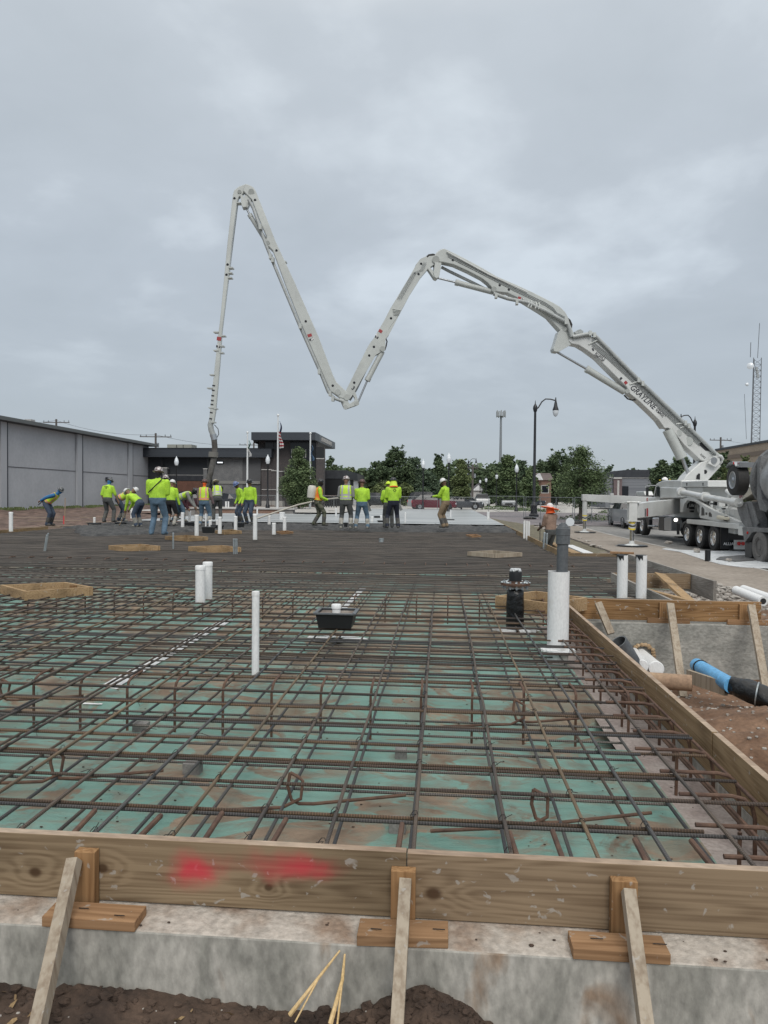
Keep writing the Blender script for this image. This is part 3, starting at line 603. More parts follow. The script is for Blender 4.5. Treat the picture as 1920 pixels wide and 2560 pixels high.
# ================================================================ PIPES
def pipe(px, ytop, ybot, wpx, label, zb=-.1, m='pvc', cap=True, group='white plastic riser pipes', open_=False, lean=0, d=None, name='riser_pipe'):
    b = G(px, ybot, zb) if d is None else None
    if d is not None: b = AY(px, ybot, d)
    dist = b.y; r = wpx*dist/F/2; top = AY(px, ytop, b.y); h = top.z-b.z
    t = thing(name, label, 'pipe', (b.x, b.y, b.z), group=group)
    x1 = b.x+lean*h
    if open_:
        mb = MB(); n = 20; ang = [2*math.pi*k/n for k in range(n)]
        mb.lathe([(r,0),(r,h),(r*.93,h),(r*.93,h*.6)], b, n); mb.build('pipe_wall', M[m], t, smooth=True)
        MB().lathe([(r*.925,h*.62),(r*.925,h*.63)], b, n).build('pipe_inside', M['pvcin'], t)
    else:
        MB().tube([b, (x1,b.y,b.z+h)], r, 20).build('pipe_body', M[m], t, smooth=True)
        if cap: MB().lathe([(r*1.06,-.035*min(2,r/.05)),(r*1.06,.004),(r*.97,.012),(r*.3,.014)], (x1,b.y,b.z+h), 20).build('pipe_cap', M[m], t, smooth=True)
    return t
L_ = pipe
L_(500.7,1416,1508.5,25,'front one of the two thick capped white pipes left of centre', -.10)
L_(519,1407,1499,24,'rear one of the two thick capped white pipes left of centre', -.10)
L_(638.5,1482,1690,19,'tall slim white pipe rising alone from the near mat', -.10)
for a in [(27.5,1281,1328.6,10,'white pipe at the far left by the side form board'),(236,1294,1307,6,'short white stub in wet concrete behind the leftmost box frame'),(302,1289.5,1307,6,'short white stub in a black tray left of the big worker'),
          (329,1271,1296,6,'white pipe behind the stooping worker with the white hat'),(456.5,1281.8,1317.6,8.5,'white pipe left of the black tub with a pipe'),(474,1277.5,1306,6.5,'white pipe rising out of the left black tub'),
          (491.6,1288,1339,10.5,'white pipe beside the box frame at the big worker'),(514.4,1285,1317.6,4,'thin white pipe at the boots of the orange vest worker'),(525.7,1300.7,1319.4,8,'white pipe in the second black tub'),(542.6,1300.7,1315.5,6,'short white pipe in the third black tub'),
          (549.5,1292.7,1334,9.5,'white pipe with flared foot right of the orange vest worker'),(552,1283,1293,5,'small white pipe seen above the flared foot pipe'),(589,1291,1325,9,'white pipe in front of the blue helmet worker'),
          (637.6,1286,1349,11,'stained white pipe standing nearest the two workers talking'),(643,1272,1290,4,'thin white pipe directly behind the stained pipe'),(673,1289.5,1311,8,'white pipe under the long screed pole'),
          (684.7,1308,1336,9.5,'short white pipe right of the stained pipe'),(711.4,1292.7,1326,9,'white pipe by the small far box frame'),(705,1281,1300,13,'wide white pipe on the finished slab by the stone seat wall'),
          (840,1272,1293,5,'white pipe on the finished slab left of the vest worker'),(810.6,1287,1307,4,'thin white pipe right of the sprayer worker'),(930,1292,1305.5,7,'squat white pipe on the finished slab left of the trays'),(1013,1282,1307,4.5,'thin white pipe alone on the bright finished slab'),
          (1126.5,1277,1296,4.5,'thin white pipe right of the worker with a pole'),(1220.5,1280,1299.5,7,'white pipe at the right edge of the finished slab'),(953,1289,1298,6,'short white pipe in a tray on the finished slab'),(874.5,1290,1306,5,'short white pipe between two booted workers'),(551,1254,1272,5,'left one of three white posts by the parked cars'),(565,1254,1272,4.5,'middle one of three white posts by the parked cars'),(571,1254,1272,4,'right one of three white posts by the parked cars')]:
    L_(*a, zb=.0)
L_(1555,1388,1505,25,'left one of two cut white pipes with ragged black mouths', d=10.2, cap=False); L_(1602.5,1388,1505,25,'right one of two cut white pipes with ragged black mouths', d=10.2, cap=False)
for px in (1555,1602.5):
    t = AY(px,1388,10.2); r = 12.5*10.2/F
    par = [o for o in COL.objects if o.name.startswith('riser_pipe') and abs(o.location.x-AY(px,1505,10.2).x) < .01 and abs(o.location.y-10.2) < .01][0]
    n = 24; mb = MB(); rr = r*1.012; low = [.05+.028*math.sin(k*2.1)+.012*math.sin(k*5.3) for k in range(n)]
    vs = []
    for k in range(n): a = 2*math.pi*k/n; vs.append((t.x+rr*math.cos(a), t.y+rr*math.sin(a), t.z+.004))
    for k in range(n): a = 2*math.pi*k/n; vs.append((t.x+rr*math.cos(a), t.y+rr*math.sin(a), t.z-low[k]*max(.12,min(1,1.6*abs(math.cos(a+1.57))))))
    mb.add(vs, [(k,(k+1)%n,n+(k+1)%n,n+k) for k in range(n)]+[tuple(range(n))]); mb.build('black_mouth', M['black'], par)
# three slim pipes bundled at the right edge
for px, lb in ((1310.5,'left'),(1316.5,'middle'),(1322,'right')): L_(px,1301+(px-1310)*.2,1352,5.2,lb+' one of three slim white pipes bundled by the side form', -.15, cap=False)
L_(953.5,1346,1355,12,'grey sleeve ring lying in the middle of the mat', -.03, 'galv', cap=False, group=None)
L_(1359,1332,1372,5,'left galvanised conduit at the right side form', -.1, 'galv', lean=.05, group='galvanised conduit stubs'); L_(1366,1334,1372,4.5,'right galvanised conduit at the right side form', -.1, 'galv', lean=.03, group='galvanised conduit stubs')
L_(110,1338,1381,3.8,'left of two leaning grey conduits at the far left', -.1, 'galv', lean=.17, group='galvanised conduit stubs'); L_(113,1334,1381,3.8,'right of two leaning grey conduits at the far left', -.1, 'galv', lean=.17, group='galvanised conduit stubs')
L_(433,1333,1376,4.5,'single grey conduit left of the box frames', -.1, 'galv', group='galvanised conduit stubs')
for px, lb in ((584.5,'left'),(588.5,'middle'),(592.5,'right')): L_(px,1348,1388,3.6,lb+' of three grey conduits strapped together', -.1, 'galv', group='galvanised conduit stubs', lean=-.02)
# big white sleeve with grey capped pipe inside
b = G(1394,1634,-.2); b.z = -.28; r = 26*b.y/F; tz = AY(1394,1428,b.y).z
t = thing('sleeve_pipe', 'big open white sleeve pipe standing beside the right side form', 'pipe', b)
tiltx = .012
MB().lathe([(r,0),(r,tz-b.z),(r*.93,tz-b.z),(r*.93,.3)], b, 32).build('sleeve', M['pvc'], t, smooth=True)
mb = MB(); 
for k in range(14):
    a = 2*math.pi*k/14; mb.box((b.x+math.cos(a)*r*1.1-.05,b.y+math.sin(a)*r*1.2-.05,-.165-.002*(k%4)),(b.x+math.cos(a)*r*1.1+.05,b.y+math.sin(a)*r*1.2+.05,-.157+.003*(k%5)))
mb.build('collar_tape', M['tape'], t)
g = thing('capped_pipe', 'dark grey capped pipe standing inside the big white sleeve', 'pipe', (b.x+.03,b.y,0)); gr_ = 13.7*b.y/F; gt = AY(1400,1345,b.y).z; g2 = AY(1400,1318,b.y).z
MB().tube([(b.x+.025,b.y,0),(b.x+.035,b.y,gt)], gr_, 24).build('pipe_body', M['greyp'], g, smooth=True)
MB().lathe([(gr_*1.12,-.04),(gr_*1.22,-.035),(gr_*1.22,.045),(gr_*1.28,.05),(gr_*1.28,.115),(gr_*1.05,.12),(gr_*1.0,.135),(gr_*.75,.14),(gr_*.7,.155),(gr_*.45,.16),(gr_*.4,.17)], (b.x+.035,b.y,gt-.02), 24).build('threaded_cap', M['greyp'], g, smooth=True, angle=20)
# black wrapped pipe with bolted flange
b = G(1287,1580,-.28); r = 21.5*b.y/F; f = AY(1287,1462,b.y).z
t = thing('wrapped_pipe', 'black wrapped iron pipe with a rusty bolted flange', 'pipe', b)
mb = MB(); mb.lathe([(r*.98,0),(r*1.06,.1),(r*1.0,.2),(r*1.04,.3),(r*.97,.42),(r*.95,f-b.z-.06),(r*.8,f-b.z-.05)], b, 28); mb.build('wrap', M['wrap'], t, smooth=True, angle=60)
fr = 36*b.y/F
MB().lathe([(r*.8,-.055),(r*.8,-.04),(fr,-.035),(fr,-.012),(fr*.93,-.01),(r*.8,-.008),(r*.8,.012)], (b.x,b.y,f+.035), 28).build('flange', M['rust'], t, smooth=True)
mb = MB()
for k in range(12): a = 2*math.pi*k/12; mb.tube([(b.x+fr*.82*math.cos(a),b.y+fr*.82*math.sin(a),f-.045),(b.x+fr*.82*math.cos(a),b.y+fr*.82*math.sin(a),f+.05)], .011, 6)
for k in range(40): a = random.uniform(0,6.28); q = random.uniform(.55,1); mb.ell((b.x+fr*q*math.cos(a),b.y+fr*q*math.sin(a),f+.035), (.013,.013,.009), 6, 4)
mb.build('bolts', M['galv'], t, smooth=True)
MB().lathe([(r*.72,.02),(r*.74,.10),(r*.70,.135),(r*.45,.145)], (b.x,b.y,f+.02), 24).build('rubber_cap', M['black'], t, smooth=True)
mb = MB()
for k in range(16): a = random.uniform(0,6.28); mb.tube([(b.x+r*.6*math.cos(a),b.y+r*.6*math.sin(a),f+.165),(b.x+r*.5*math.cos(a+1),b.y+r*.5*math.sin(a+1),f+.185),(b.x+r*.5*math.cos(a+1.6),b.y+r*.3*math.sin(a+1.6),f+.17)], .012, 6)
mb.build('clear_tape', mat('clear_plastic', (.6,.63,.65), .12, 0, alpha=.75), t, smooth=True)
mb = MB(); c = G(1290,1578,-.275)
for k in range(8): a = k*.8; mb.prism([c+Vector((math.cos(a)*.05,math.sin(a)*.05-.02,.01)), c+Vector((math.cos(a)*.28,math.sin(a)*.17-.02,.012)), c+Vector((math.cos(a+.6)*.24,math.sin(a+.6)*.18-.02,.015)), c+Vector((math.cos(a+.8)*.06,math.sin(a+.8)*.05,.01))], (0,0,.006+.004*k))
solo(mb.build('pipe_collar_tape', M['tape']), 'crumpled white tape patch at the foot of the black wrapped pipe', 'tape')
# black mud tub
def tub(cx, cy, z0, z1, w, l, label, fill=True, stub=True):
    t = thing('mud_tub', label, 'tub', (cx, cy, z0), group='black plastic tubs set in the slab')
    k = .86; mb = MB(); x, y = w/2, l/2
    o = [(-x,-y),(x,-y),(x,y),(-x,y)]
    vs = [(cx+a*k,cy+b*k,z0) for a,b in o]+[(cx+a,cy+b,z1) for a,b in o]+[(cx+a*.94,cy+b*.92,z1) for a,b in o]+[(cx+a*k*.94,cy+b*k*.92,z0+.02) for a,b in o]
    mb.add(vs, [(3,2,1,0)]+[(i,(i+1)%4,4+(i+1)%4,4+i) for i in range(4)]+[(4+i,4+(i+1)%4,8+(i+1)%4,8+i) for i in range(4)]+[(8+i,8+(i+1)%4,12+(i+1)%4,12+i) for i in range(4)]+[(12,13,14,15)])
    mb.build('tub_body', M['black'], t)
    mb = MB(); rim = .018
    for (a,b),(c_,d) in zip(o, o[1:]+o[:1]): mb.beam((cx+a*1.02,cy+b*1.02,z1-.006),(cx+c_*1.02,cy+d*1.02,z1-.006), rim*2, .014)
    mb.build('tub_rim', M['greyp'], t)
    if fill: MB().box((cx-x*.9,cy-y*.88,z1-.08),(cx+x*.9,cy+y*.88,z1-.022)).build('soil_fill', M['gravelly'], t)
    return t
tub(-1.085,7.28,-.032,.125,.39,.34,'black tub of soil with a white capped stub in the near mat')
s_ = thing('capped_stub', 'white capped stub pipe standing in the near black tub', 'pipe', (-1.09,7.28,.03))
MB().tube([(-1.09,7.28,.03),(-1.09,7.28,.165)], .043, 20).build('pipe_body', M['pvc'], s_, smooth=True); MB().lathe([(.052,.0),(.052,.035),(.047,.042),(.02,.043)], (-1.09,7.28,.15), 20).build('pipe_cap', M['pvc'], s_, smooth=True)
c = Vector((-1.15,7.75,-.275)); mb = MB()
for k in range(7): a = k*.9; mb.prism([c+Vector((math.cos(a)*.1,math.sin(a)*.1,.005)), c+Vector((math.cos(a)*.36,math.sin(a)*.2,.006)), c+Vector((math.cos(a+.5)*.33,math.sin(a+.5)*.2,.008)), c+Vector((math.cos(a+.8)*.1,math.sin(a+.8)*.1,.005))], (0,0,.005+.003*k))
solo(mb.build('tub_collar_tape', M['tape']), 'torn white tape patch under the near black tub', 'tape')
for px, py, w, h, lb in ((474,1308,28,9,'black tub around the white pipe left of the orange vest worker'),(521,1321,30,12,'second black tub, at the boots of the orange vest worker'),(543,1315,30,8,'third black tub, behind the flared foot pipe'),(596,1311,28,12,'black tub at the knees of the blue helmet worker'),
        (236,1308,30,2,'flat black tray left in the wet concrete'),(302,1306,26,3,'flat black tray round a white stub in wet concrete'),(769,1284,16,4,'black tray on the finished slab behind the screed pole'),(829,1278,14,4,'black tray right of the sprayer worker'),(947,1292,24,6,'upper black tray on the bright finished slab'),(954,1303,20,6,'lower black tray on the bright finished slab'),(1126,1299,20,4,'black tray beside the khaki trousers worker'),(864.5,1311,9,12,'black box between the boots of the striped vest worker')):
    g_ = G(px, py+h/2, .02); w_ = w*g_.y/F; h_ = max(.05, h*g_.y/F); tub(g_.x, g_.y, .02 if py<1300 else -.06, .0+h_, w_, w_*.6, lb, False)
# things right of the form: fittings, pipes, tube, blue pipe
t = thing('pipe_fitting', 'open dark grey hub fitting tilted up outside the right form', 'pipe', (1.9,7.6,-.45))
a, b = AY(1600,1685,7.5), AY(1545,1605,7.4); d = (b-a).normalized()
MB().lathe([(.055,0),(.06,.2),(.085,.24),(.095,.40),(.095,.52),(.08,.52),(.08,.40)], b-d*.52, 28, ax=d).build('hub', M['greyp'], t, smooth=True)
def lpipe(p, q, r, m, label, cat='pipe', inner=False, name='loose_pipe'):
    t = thing(name, label, cat, ((p+q)/2)); MB().tube([p,q], r, 28).build('pipe_body', M[m], t, smooth=True)
    d = (q-p).normalized()
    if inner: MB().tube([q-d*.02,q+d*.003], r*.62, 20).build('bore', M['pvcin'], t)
    else: MB().lathe([(r*.98,0),(r*1.03,.004),(r*1.03,.07),(r*.95,.078)], q-d*.07, 28, ax=d).build('end_cap', M['pvc'], t, smooth=True) if m=='pvc' else None
    return t
lpipe(AY(1600,1635,9.25), AY(1641,1672,7.8), .078, 'pvc', 'capped white pipe poking out of the footing wall, right one')
lpipe(AY(1585,1632,9.0), AY(1606,1665,7.6), .062, 'pvc', 'capped white pipe poking out beside the form, left one')
mb = MB(); c = AY(1607,1638,9.14)
for k in range(22): a = k*math.pi*2/22; mb.ell((c.x+.135*math.cos(a)+random.uniform(-.01,.01),9.13,c.z+.135*math.sin(a)), (.03,.03,.026), 7, 5)
solo(mb.build('foam_collar', mat('dried_foam', (.33,.22,.12), .9, 0, (.45,.34,.22), 20), smooth=True), 'brown foam ring where the white pipe leaves the footing wall', 'foam seal')
q = AY(1730,1708,7.0); p = AY(1655,1700,7.15)
t = lpipe(p-Vector((.25,0,0)), q, .078, 'card', 'torn brown cardboard tube lying on the clay', 'cardboard tube', True, 'cardboard_tube')
p, q = AY(1742,1663,8.3), AY(1830,1715,7.3)
t = lpipe(p, q, .078, 'blue', 'bright blue plastic pipe lying by the footing wall', name='blue_pipe')
d = (q-p).normalized(); MB().lathe([(.087,0),(.087,.02)], p+d*.12, 24, ax=d).build('pipe_joint', M['black'], t); 
mb = MB(); pts = [q-d*.05]; rr = [.085]
for k, (dx, dy, dz) in enumerate(((.15,-.2,-.02),(.35,-.35,-.06),(.6,-.45,-.08),(.9,-.55,-.10),(1.3,-.65,-.12),(1.7,-.7,-.14))): pts.append(q+Vector((dx,dy,dz))); rr.append(.10+.018*(k%2))
P2 = []; R2 = []
for k in range(len(pts)-1):
    for j in range(5): P2.append(pts[k].lerp(pts[k+1], j/5)); R2.append(rr[k]+(rr[k+1]-rr[k])*j/5)
mb.tube(P2+[pts[-1]], R2+[rr[-1]], 26)
for v in mb.v: v += Vector((noise.noise(v*9), noise.noise(v*9+Vector((5,1,0))), noise.noise(v*7+Vector((2,9,3)))))*.045
solo(mb.build('wrapped_pipe_run', M['wrap'], smooth=True), 'pipe bound in black plastic sheeting at the end of the blue pipe', 'pipe')
mb = MB()
for k in range(5):
    c = pts[1].lerp(pts[4], k/4); dd = (pts[3]-pts[1]).normalized(); mb.lathe([(.121,0),(.121,.012)], c, 18, ax=dd)
solo(mb.build('tape_bands', M['galv'], smooth=True), 'silver tape bands round the black wrapped pipe run', 'tape')
p, q = AY(1720,1690,8.0), AY(1815,1722,7.4); solo(MB().beam(p, q, .04, .14).build('plank', M['wk']), 'weathered plank half buried beside the blue pipe', 'plank')
p, q = G(1905,1462,-.62), G(1876,1490,-.62)
solo(MB().tube([G(1872,1483,-.56),G(1905,1500,-.56)], .01, 8).build('wire_stub', M['wire']), 'short dark wire near the white plastic rolls', 'wire') if False else None
lpipe(AY(1875,1487,10.9)+Vector((0,.5,0)), AY(1908,1503,10.6), .07, 'pvc', 'white plastic roll lying on the gravel at the right edge', 'roll', True, 'plastic_roll')
lpipe(AY(1893,1484,11.3)+Vector((0,.5,0)), AY(1930,1498,10.9), .07, 'pvc', 'second white plastic roll behind the first at the right edge', 'roll', True, 'plastic_roll')
g_ = G(1769,1403,-.69); solo(MB().tube([g_,g_+Vector((0,0,.36))], .085, 20).build('black_pipe_stub', M['black'], smooth=True), 'black pipe stub standing at the edge of the white road sheet', 'pipe')
# white sheet over the road edge
mb = MB(); P = [G(x,y,-.685) for x,y in ((1655,1373),(1700,1380),(1760,1400),(1800,1411),(1850,1418),(1935,1422),(1960,1395),(1850,1377),(1770,1378),(1700,1375),(1665,1371))]
mb.prism(P, (0,0,.012)); solo(mb.build('plastic_sheet', mat('white_polythene', (.55,.58,.60), .35, 0, (.74,.77,.80), 2.0, bump=1, bscale=5)), 'wrinkled white plastic sheet under the rear of the trucks', 'plastic sheet')
mb = MB(); mb.prism([G(x,y,-.665) for x,y in ((1800,1393),(1870,1388),(1900,1400),(1840,1404),(1790,1399))], (0,0,.02)); tag(mb.build('spilled_concrete', M['fresh']), 'dark spilled concrete on the white plastic sheet', 'spill', kind='stuff')
# stones
def stone(c, r, label, m='stone', group='broken concrete lumps beside the sidewalk'):
    r *= .62; c = Vector(c)-Vector((0,0,r*.15)); mb = MB(); mb.ell(c, (r*random.uniform(.9,1.5), r*random.uniform(.7,1.1), r*random.uniform(.4,.65)), 8, 5); o_ = Vector((random.uniform(0,9),3,1))
    for v in mb.v: k = .75+.5*abs(noise.cell(o_+(v-c)/r*1.3))+.25*noise.noise(o_+(v-c)/r); v[:] = c+(v-c)*k
    return solo(mb.build('stone', M[m]), label, 'stone', group)
stone(G(1672,1361,-.68)+Vector((0,0,.1)), .22, 'flat pale stone holding the near end of the white sheet', group=None)
stone(G(1742,1382,-.68)+Vector((0,0,.1)), .22, 'brown stone beside the black pipe stub', group=None)
stone(G(1822,1405,-.68)+Vector((0,0,.08)), .13, 'small pale stone lying on the white sheet edge', group=None)
for px, py, r in ((1770,1455,.16),(1800,1462,.12),(1825,1470,.22),(1790,1475,.14),(1850,1480,.15),(1758,1470,.1),(1840,1492,.13),(1870,1500,.1),(1810,1492,.12),(1745,1460,.1)): stone(G(px,py,-.62), r, {1770:'pale lump in the rubble just right of the outer board end',1800:'small pale lump at the sidewalk edge',1825:'largest broken concrete lump in the rubble by the sidewalk',1790:'middling lump in the centre of the rubble',1850:'pale lump at the right of the largest rubble lump',1758:'small lump touching the outer board end',1840:'lump below the largest rubble lump',1870:'small lump beside the white plastic rolls',1810:'small lump at the front of the rubble',1745:'smallest lump behind the outer board corner'}[px])
for px, py, r in ((1470,1352,.2),(1482,1362,.24),(1500,1366,.15),(1450,1345,.15),(1340,1318,.3),(1352,1312,.25),(1360,1322,.2)): stone(G(px,py,-.66), r, {1470:'lump right of the grey pipe cap',1482:'larger lump behind the reddish plank',1500:'small lump at the left end of the reddish plank',1450:'small lump nearest the grey pipe cap',1340:'large lump left of the orange brimmed worker',1352:'lump at the knees of the orange brimmed worker',1360:'small lump touching the orange brimmed worker'}[px], group='rubble near the right forms')
# gravel heap at the right edge and scattered grit
mb = MB(); c = Vector((2.55,4.55,-.6))
for k in range(700):
    a = random.uniform(0,6.28); q = abs(random.gauss(0,.5)); p = Vector((3.05+q*math.cos(a)*.42, 4.75+q*math.sin(a)*.5, 0)); p.z = rground(p.x,p.y)+max(0,.12*(1-q)); s = random.uniform(.008,.022); mb.ell(p, (s,s,s*.7), 5, 3)
tag(mb.build('gravel_heap', mat('pale_gravel', (.28,.27,.27), .9, 0, (.50,.50,.50), 30, bump=.6)), 'small heap of pale gravel at the right edge', 'gravel', kind='stuff')
mb = MB()
for k in range(2600):
    x, y = random.uniform(1.65,6.2), random.uniform(3,12); 
    if y > 9.1 and x < 4.4: continue
    s = random.uniform(.006,.02)*(1+(y>9)*1.2); mb.ell((x,y,rground(x,y)+s*.3), (s*1.3,s,s*.7), 5, 3)
tag(mb.build('scattered_grit', M['stone']), 'loose grit and pebbles strewn over the excavated soil', 'grit', kind='stuff')
mb = MB()
for k in range(1500):
    x, y = random.uniform(4.2 if random.random()<.5 else 3,6.3), random.uniform(12.6,26)
    if x < 4.45 and y < 17.1: continue
    s = random.uniform(.02,.06); mb.ell((x,y,-.68+s*.3), (s*1.3,s,s*.7), 5, 3)
tag(mb.build('margin_rubble', M['stone']), 'small rubble along the gravel margin', 'rubble', kind='stuff')
# mud crumbs on membrane
mb = MB()
for k in range(900):
    x, y = random.uniform(-4.5,1.4), random.uniform(2.7,7.5); 
    if noise.noise(Vector((x*1.3,y*1.3,2))) < -.05: continue
    s = random.uniform(.002,.006); mb.ell((x,y,sheetz(x,y)+s*.2+.003), (s*1.6,s,s*.5), 5, 3)
tag(mb.build('mud_crumbs', M['dirt']), 'brown crumbs of mud scattered on the green membrane', 'mud', kind='stuff')
# foreground soil: leaves, stalks, pebbles
mb = MB(); ds = mat('dry_leaf', (.17,.11,.055), .9, 0, (.30,.21,.11), 12)
for k in range(70):
    x, y = random.uniform(-2,1.6), random.uniform(1.9,2.42); 
    a = random.uniform(0,6.28); s = random.uniform(.01,.028); z = fgz(x, y)+.008
    u = Vector((math.cos(a)*s, math.sin(a)*s, random.uniform(-.3,.5)*s)); w = Vector((-math.sin(a)*s*.3, math.cos(a)*s*.3, random.uniform(-.2,.6)*s)); c = Vector((x,y,z)); mb.quad(c-u, c+w, c+u, c-w)
tag(mb.build('leaf_litter', ds), 'dry leaf scraps on the dark foreground soil', 'leaf litter', kind='stuff')
mb = MB()
for k in range(160):
    x, y = random.uniform(-2,1.8), random.uniform(1.8,2.43); s = random.uniform(.002,.008); mb.ell((x,y,fgz(x,y)+.001), (s*1.3,s,s*.8), 5, 3)
cl = MB()
for k in range(420):
    x, y = random.gauss(-.05,.30) if k % 2 else random.uniform(-2,1.0), 2.44-abs(random.gauss(0,.14)); q = random.uniform(.005,.022); c = Vector((x,y,fgz(x,y)+q*.15)); i0 = len(cl.v); cl.ell(c, (q*1.3,q,q*.8), 7, 5)
    for v in cl.v[i0:]: v[:] = c+(v-c)*(.7+.8*abs(noise.noise(v*90)))
tag(cl.build('soil_clods', M['dirt']), 'clods of dark soil heaped against the footing wall', 'soil', kind='stuff')
tag(mb.build('foreground_pebbles', M['stone']), 'tiny pebbles in the foreground soil', 'pebbles', kind='stuff')
def stalk(pts, r, label):
    mb = MB(); mb.tube(pts, [r*(.5+.8*i/(len(pts)-1)) for i in range(len(pts))], 7); mb.tube([pts[0],pts[1],Vector(pts[-1])+Vector((.025,-.03,0))], r*.5, 6)
    solo(mb.build('dry_stalk', mat('straw', (.50,.35,.16), .8, 0, (.62,.46,.25), 20, stretch=(1,1,.1)), smooth=True), label, 'dry stalk')
stalk([AY(850,2376,2.43),AY(800,2440,2.38),AY(724,2538,2.33)], .006, 'left pale dry stalk leaning on the front footing wall')
stalk([AY(862,2385,2.43),AY(856,2450,2.38),AY(826,2560,2.3)], .007, 'right pale dry stalk leaning on the front footing wall')
mb = MB()
for x, y in ((-1.33,2.50),(-1.18,2.47),(-.02,2.5),(-.24,2.48),(.53,2.5),(.74,2.49)):
    a = random.uniform(-.5,.5); mb.tube([(x,y,-.219),(x+.045*math.cos(a),y-.01,-.213)], .0018, 5)
tag(mb.build('bent_nails', M['wire']), 'bent dark nails and wire ends lying on the cleats', 'nails', kind='stuff')
mb = MB()
for k in range(50):
    x, y = random.uniform(-2.5,2.2), 2.46+random.uniform(0,.13); s = random.uniform(.002,.007)
    if abs(x-.25)<.25 or random.random()<.6: mb.ell((x,y,-.254), (s*1.5,s,s*.6), 6, 3)
tag(mb.build('ledge_grit', M['dirt']), 'bits of grit lying on the pale footing ledge', 'grit', kind='stuff')
# ================================================================ CONCRETE PUMP TRUCK
WH = mat('white_truck_paint', (.60,.615,.61), .32, 0, (.50,.51,.50), 1.2, coat=.3, fine=.02)
WB = mat('white_boom_paint', (.47,.495,.48), .38, 0, (.40,.42,.41), .9, .35, .7, coat=.2, fine=.03)
GP = mat('grey_delivery_pipe', (.30,.32,.32), .45, .1, (.38,.40,.40), 3)
CHR = mat('chrome', (.62,.63,.64), .14, 1.0)
TYR = mat('tyre_rubber', (.018,.018,.019), .75, 0, (.035,.034,.033), 5, bump=.3)
DTY = mat('dusty_tyre', (.11,.105,.10), .85, 0, (.16,.155,.15), 4)
BLK = mat('black_paint', (.012,.013,.015), .35)
HOS = mat('rubber_hose', (.02,.02,.021), .6)
DKG = mat('mixer_grey', (.115,.12,.125), .6, .1, (.19,.195,.20), 2.5, bump=.2, fine=.16)
STL = mat('polished_steel', (.40,.42,.44), .28, .8)
REDP = mat('red_paint', (.30,.03,.035), .5); WTX = mat('white_lettering', (.8,.8,.8), .5); BTX = mat('dark_lettering', (.02,.022,.03), .5); YEL = mat('hazard_yellow', (.72,.55,.03), .5)
REDL = mat('red_lens', (.55,.02,.02), .2)
P0, P1 = Vector((11.9, 35.0, 0)), Vector((-9.7, 31.0, 0)); BD = (P1-P0).normalized(); BN = Vector((BD.y, -BD.x, 0)) ; BN = BN if BN.y < 0 else -BN
def BP(px, py, off=0.0):
    r = ray(px, py); o = Vector((0,0,H)); q = P0+BN*off; t = (q-o).dot(BN)/r.dot(BN); return o+r*t
def z6(x, y): return (500+.3376*x, 440+.3376*y)
def z7(x, y): return (960+.3255*x, 600+.3255*y)
def z8(x, y): return (1340+.3496*x, 760+.3496*y)
def z5(x, y): return (1500+.2532*x, 1020+.2532*y)
def textmesh(s, name, p0, p1, h, n, m, parent, shear=0.0, depth=.006):
    """lettering laid on a surface: baseline from p0 to p1, facing n"""
    c = bpy.data.curves.new(name, 'FONT'); c.body = s; c.size = 1; c.shear = shear; c.extrude = .0; c.offset = .012
    o = bpy.data.objects.new(name, c); COL.objects.link(o); bpy.context.view_layer.update()
    me = bpy.data.meshes.new_from_object(o.evaluated_get(bpy.context.evaluated_depsgraph_get())); bpy.data.objects.remove(o); bpy.data.curves.remove(c)
    xs = [v.co.x for v in me.vertices]; ys = [v.co.y for v in me.vertices]; w = max(xs)-min(xs); hh = max(ys)-min(ys)
    p0, p1 = Vector(p0), Vector(p1); ex = (p1-p0); ln = ex.length; ex.normalize(); n = Vector(n).normalized(); ey = n.cross(ex)
    base = Vector((0,0,0)); p = parent
    while p is not None: base += p.location; p = p.parent
    for v in me.vertices: v.co = p0-base+ex*((v.co.x-min(xs))/w*ln)+ey*((v.co.y-min(ys))/hh*h)+n*depth
    me.materials.clear(); me.materials.append(m); ob = bpy.data.objects.new(name, me); COL.objects.link(ob); ob.parent = parent; return ob
pt = thing('concrete_pump_truck', 'white concrete pump truck with a long folding boom reaching over the slab', 'pump truck', (11.9,35,-.76))
def bsec(name, pxs, th, zf, parent=pt, off=0.0, m=None, bev=.03):
    a = [BP(*zf(*p), off) for p in pxs]; mb = MB(); mb.prism([q+BN*th/2 for q in a], -BN*th); o = mb.build(name, m or WB, parent, bevel=bev); return o
def btube(name, pxs, r, zf, parent, off=0.0, m=None, n=12, r2=None): return MB().tube([BP(*zf(*p), off) for p in pxs], r, n, r2=r2).build(name, m or WB, parent, smooth=True)
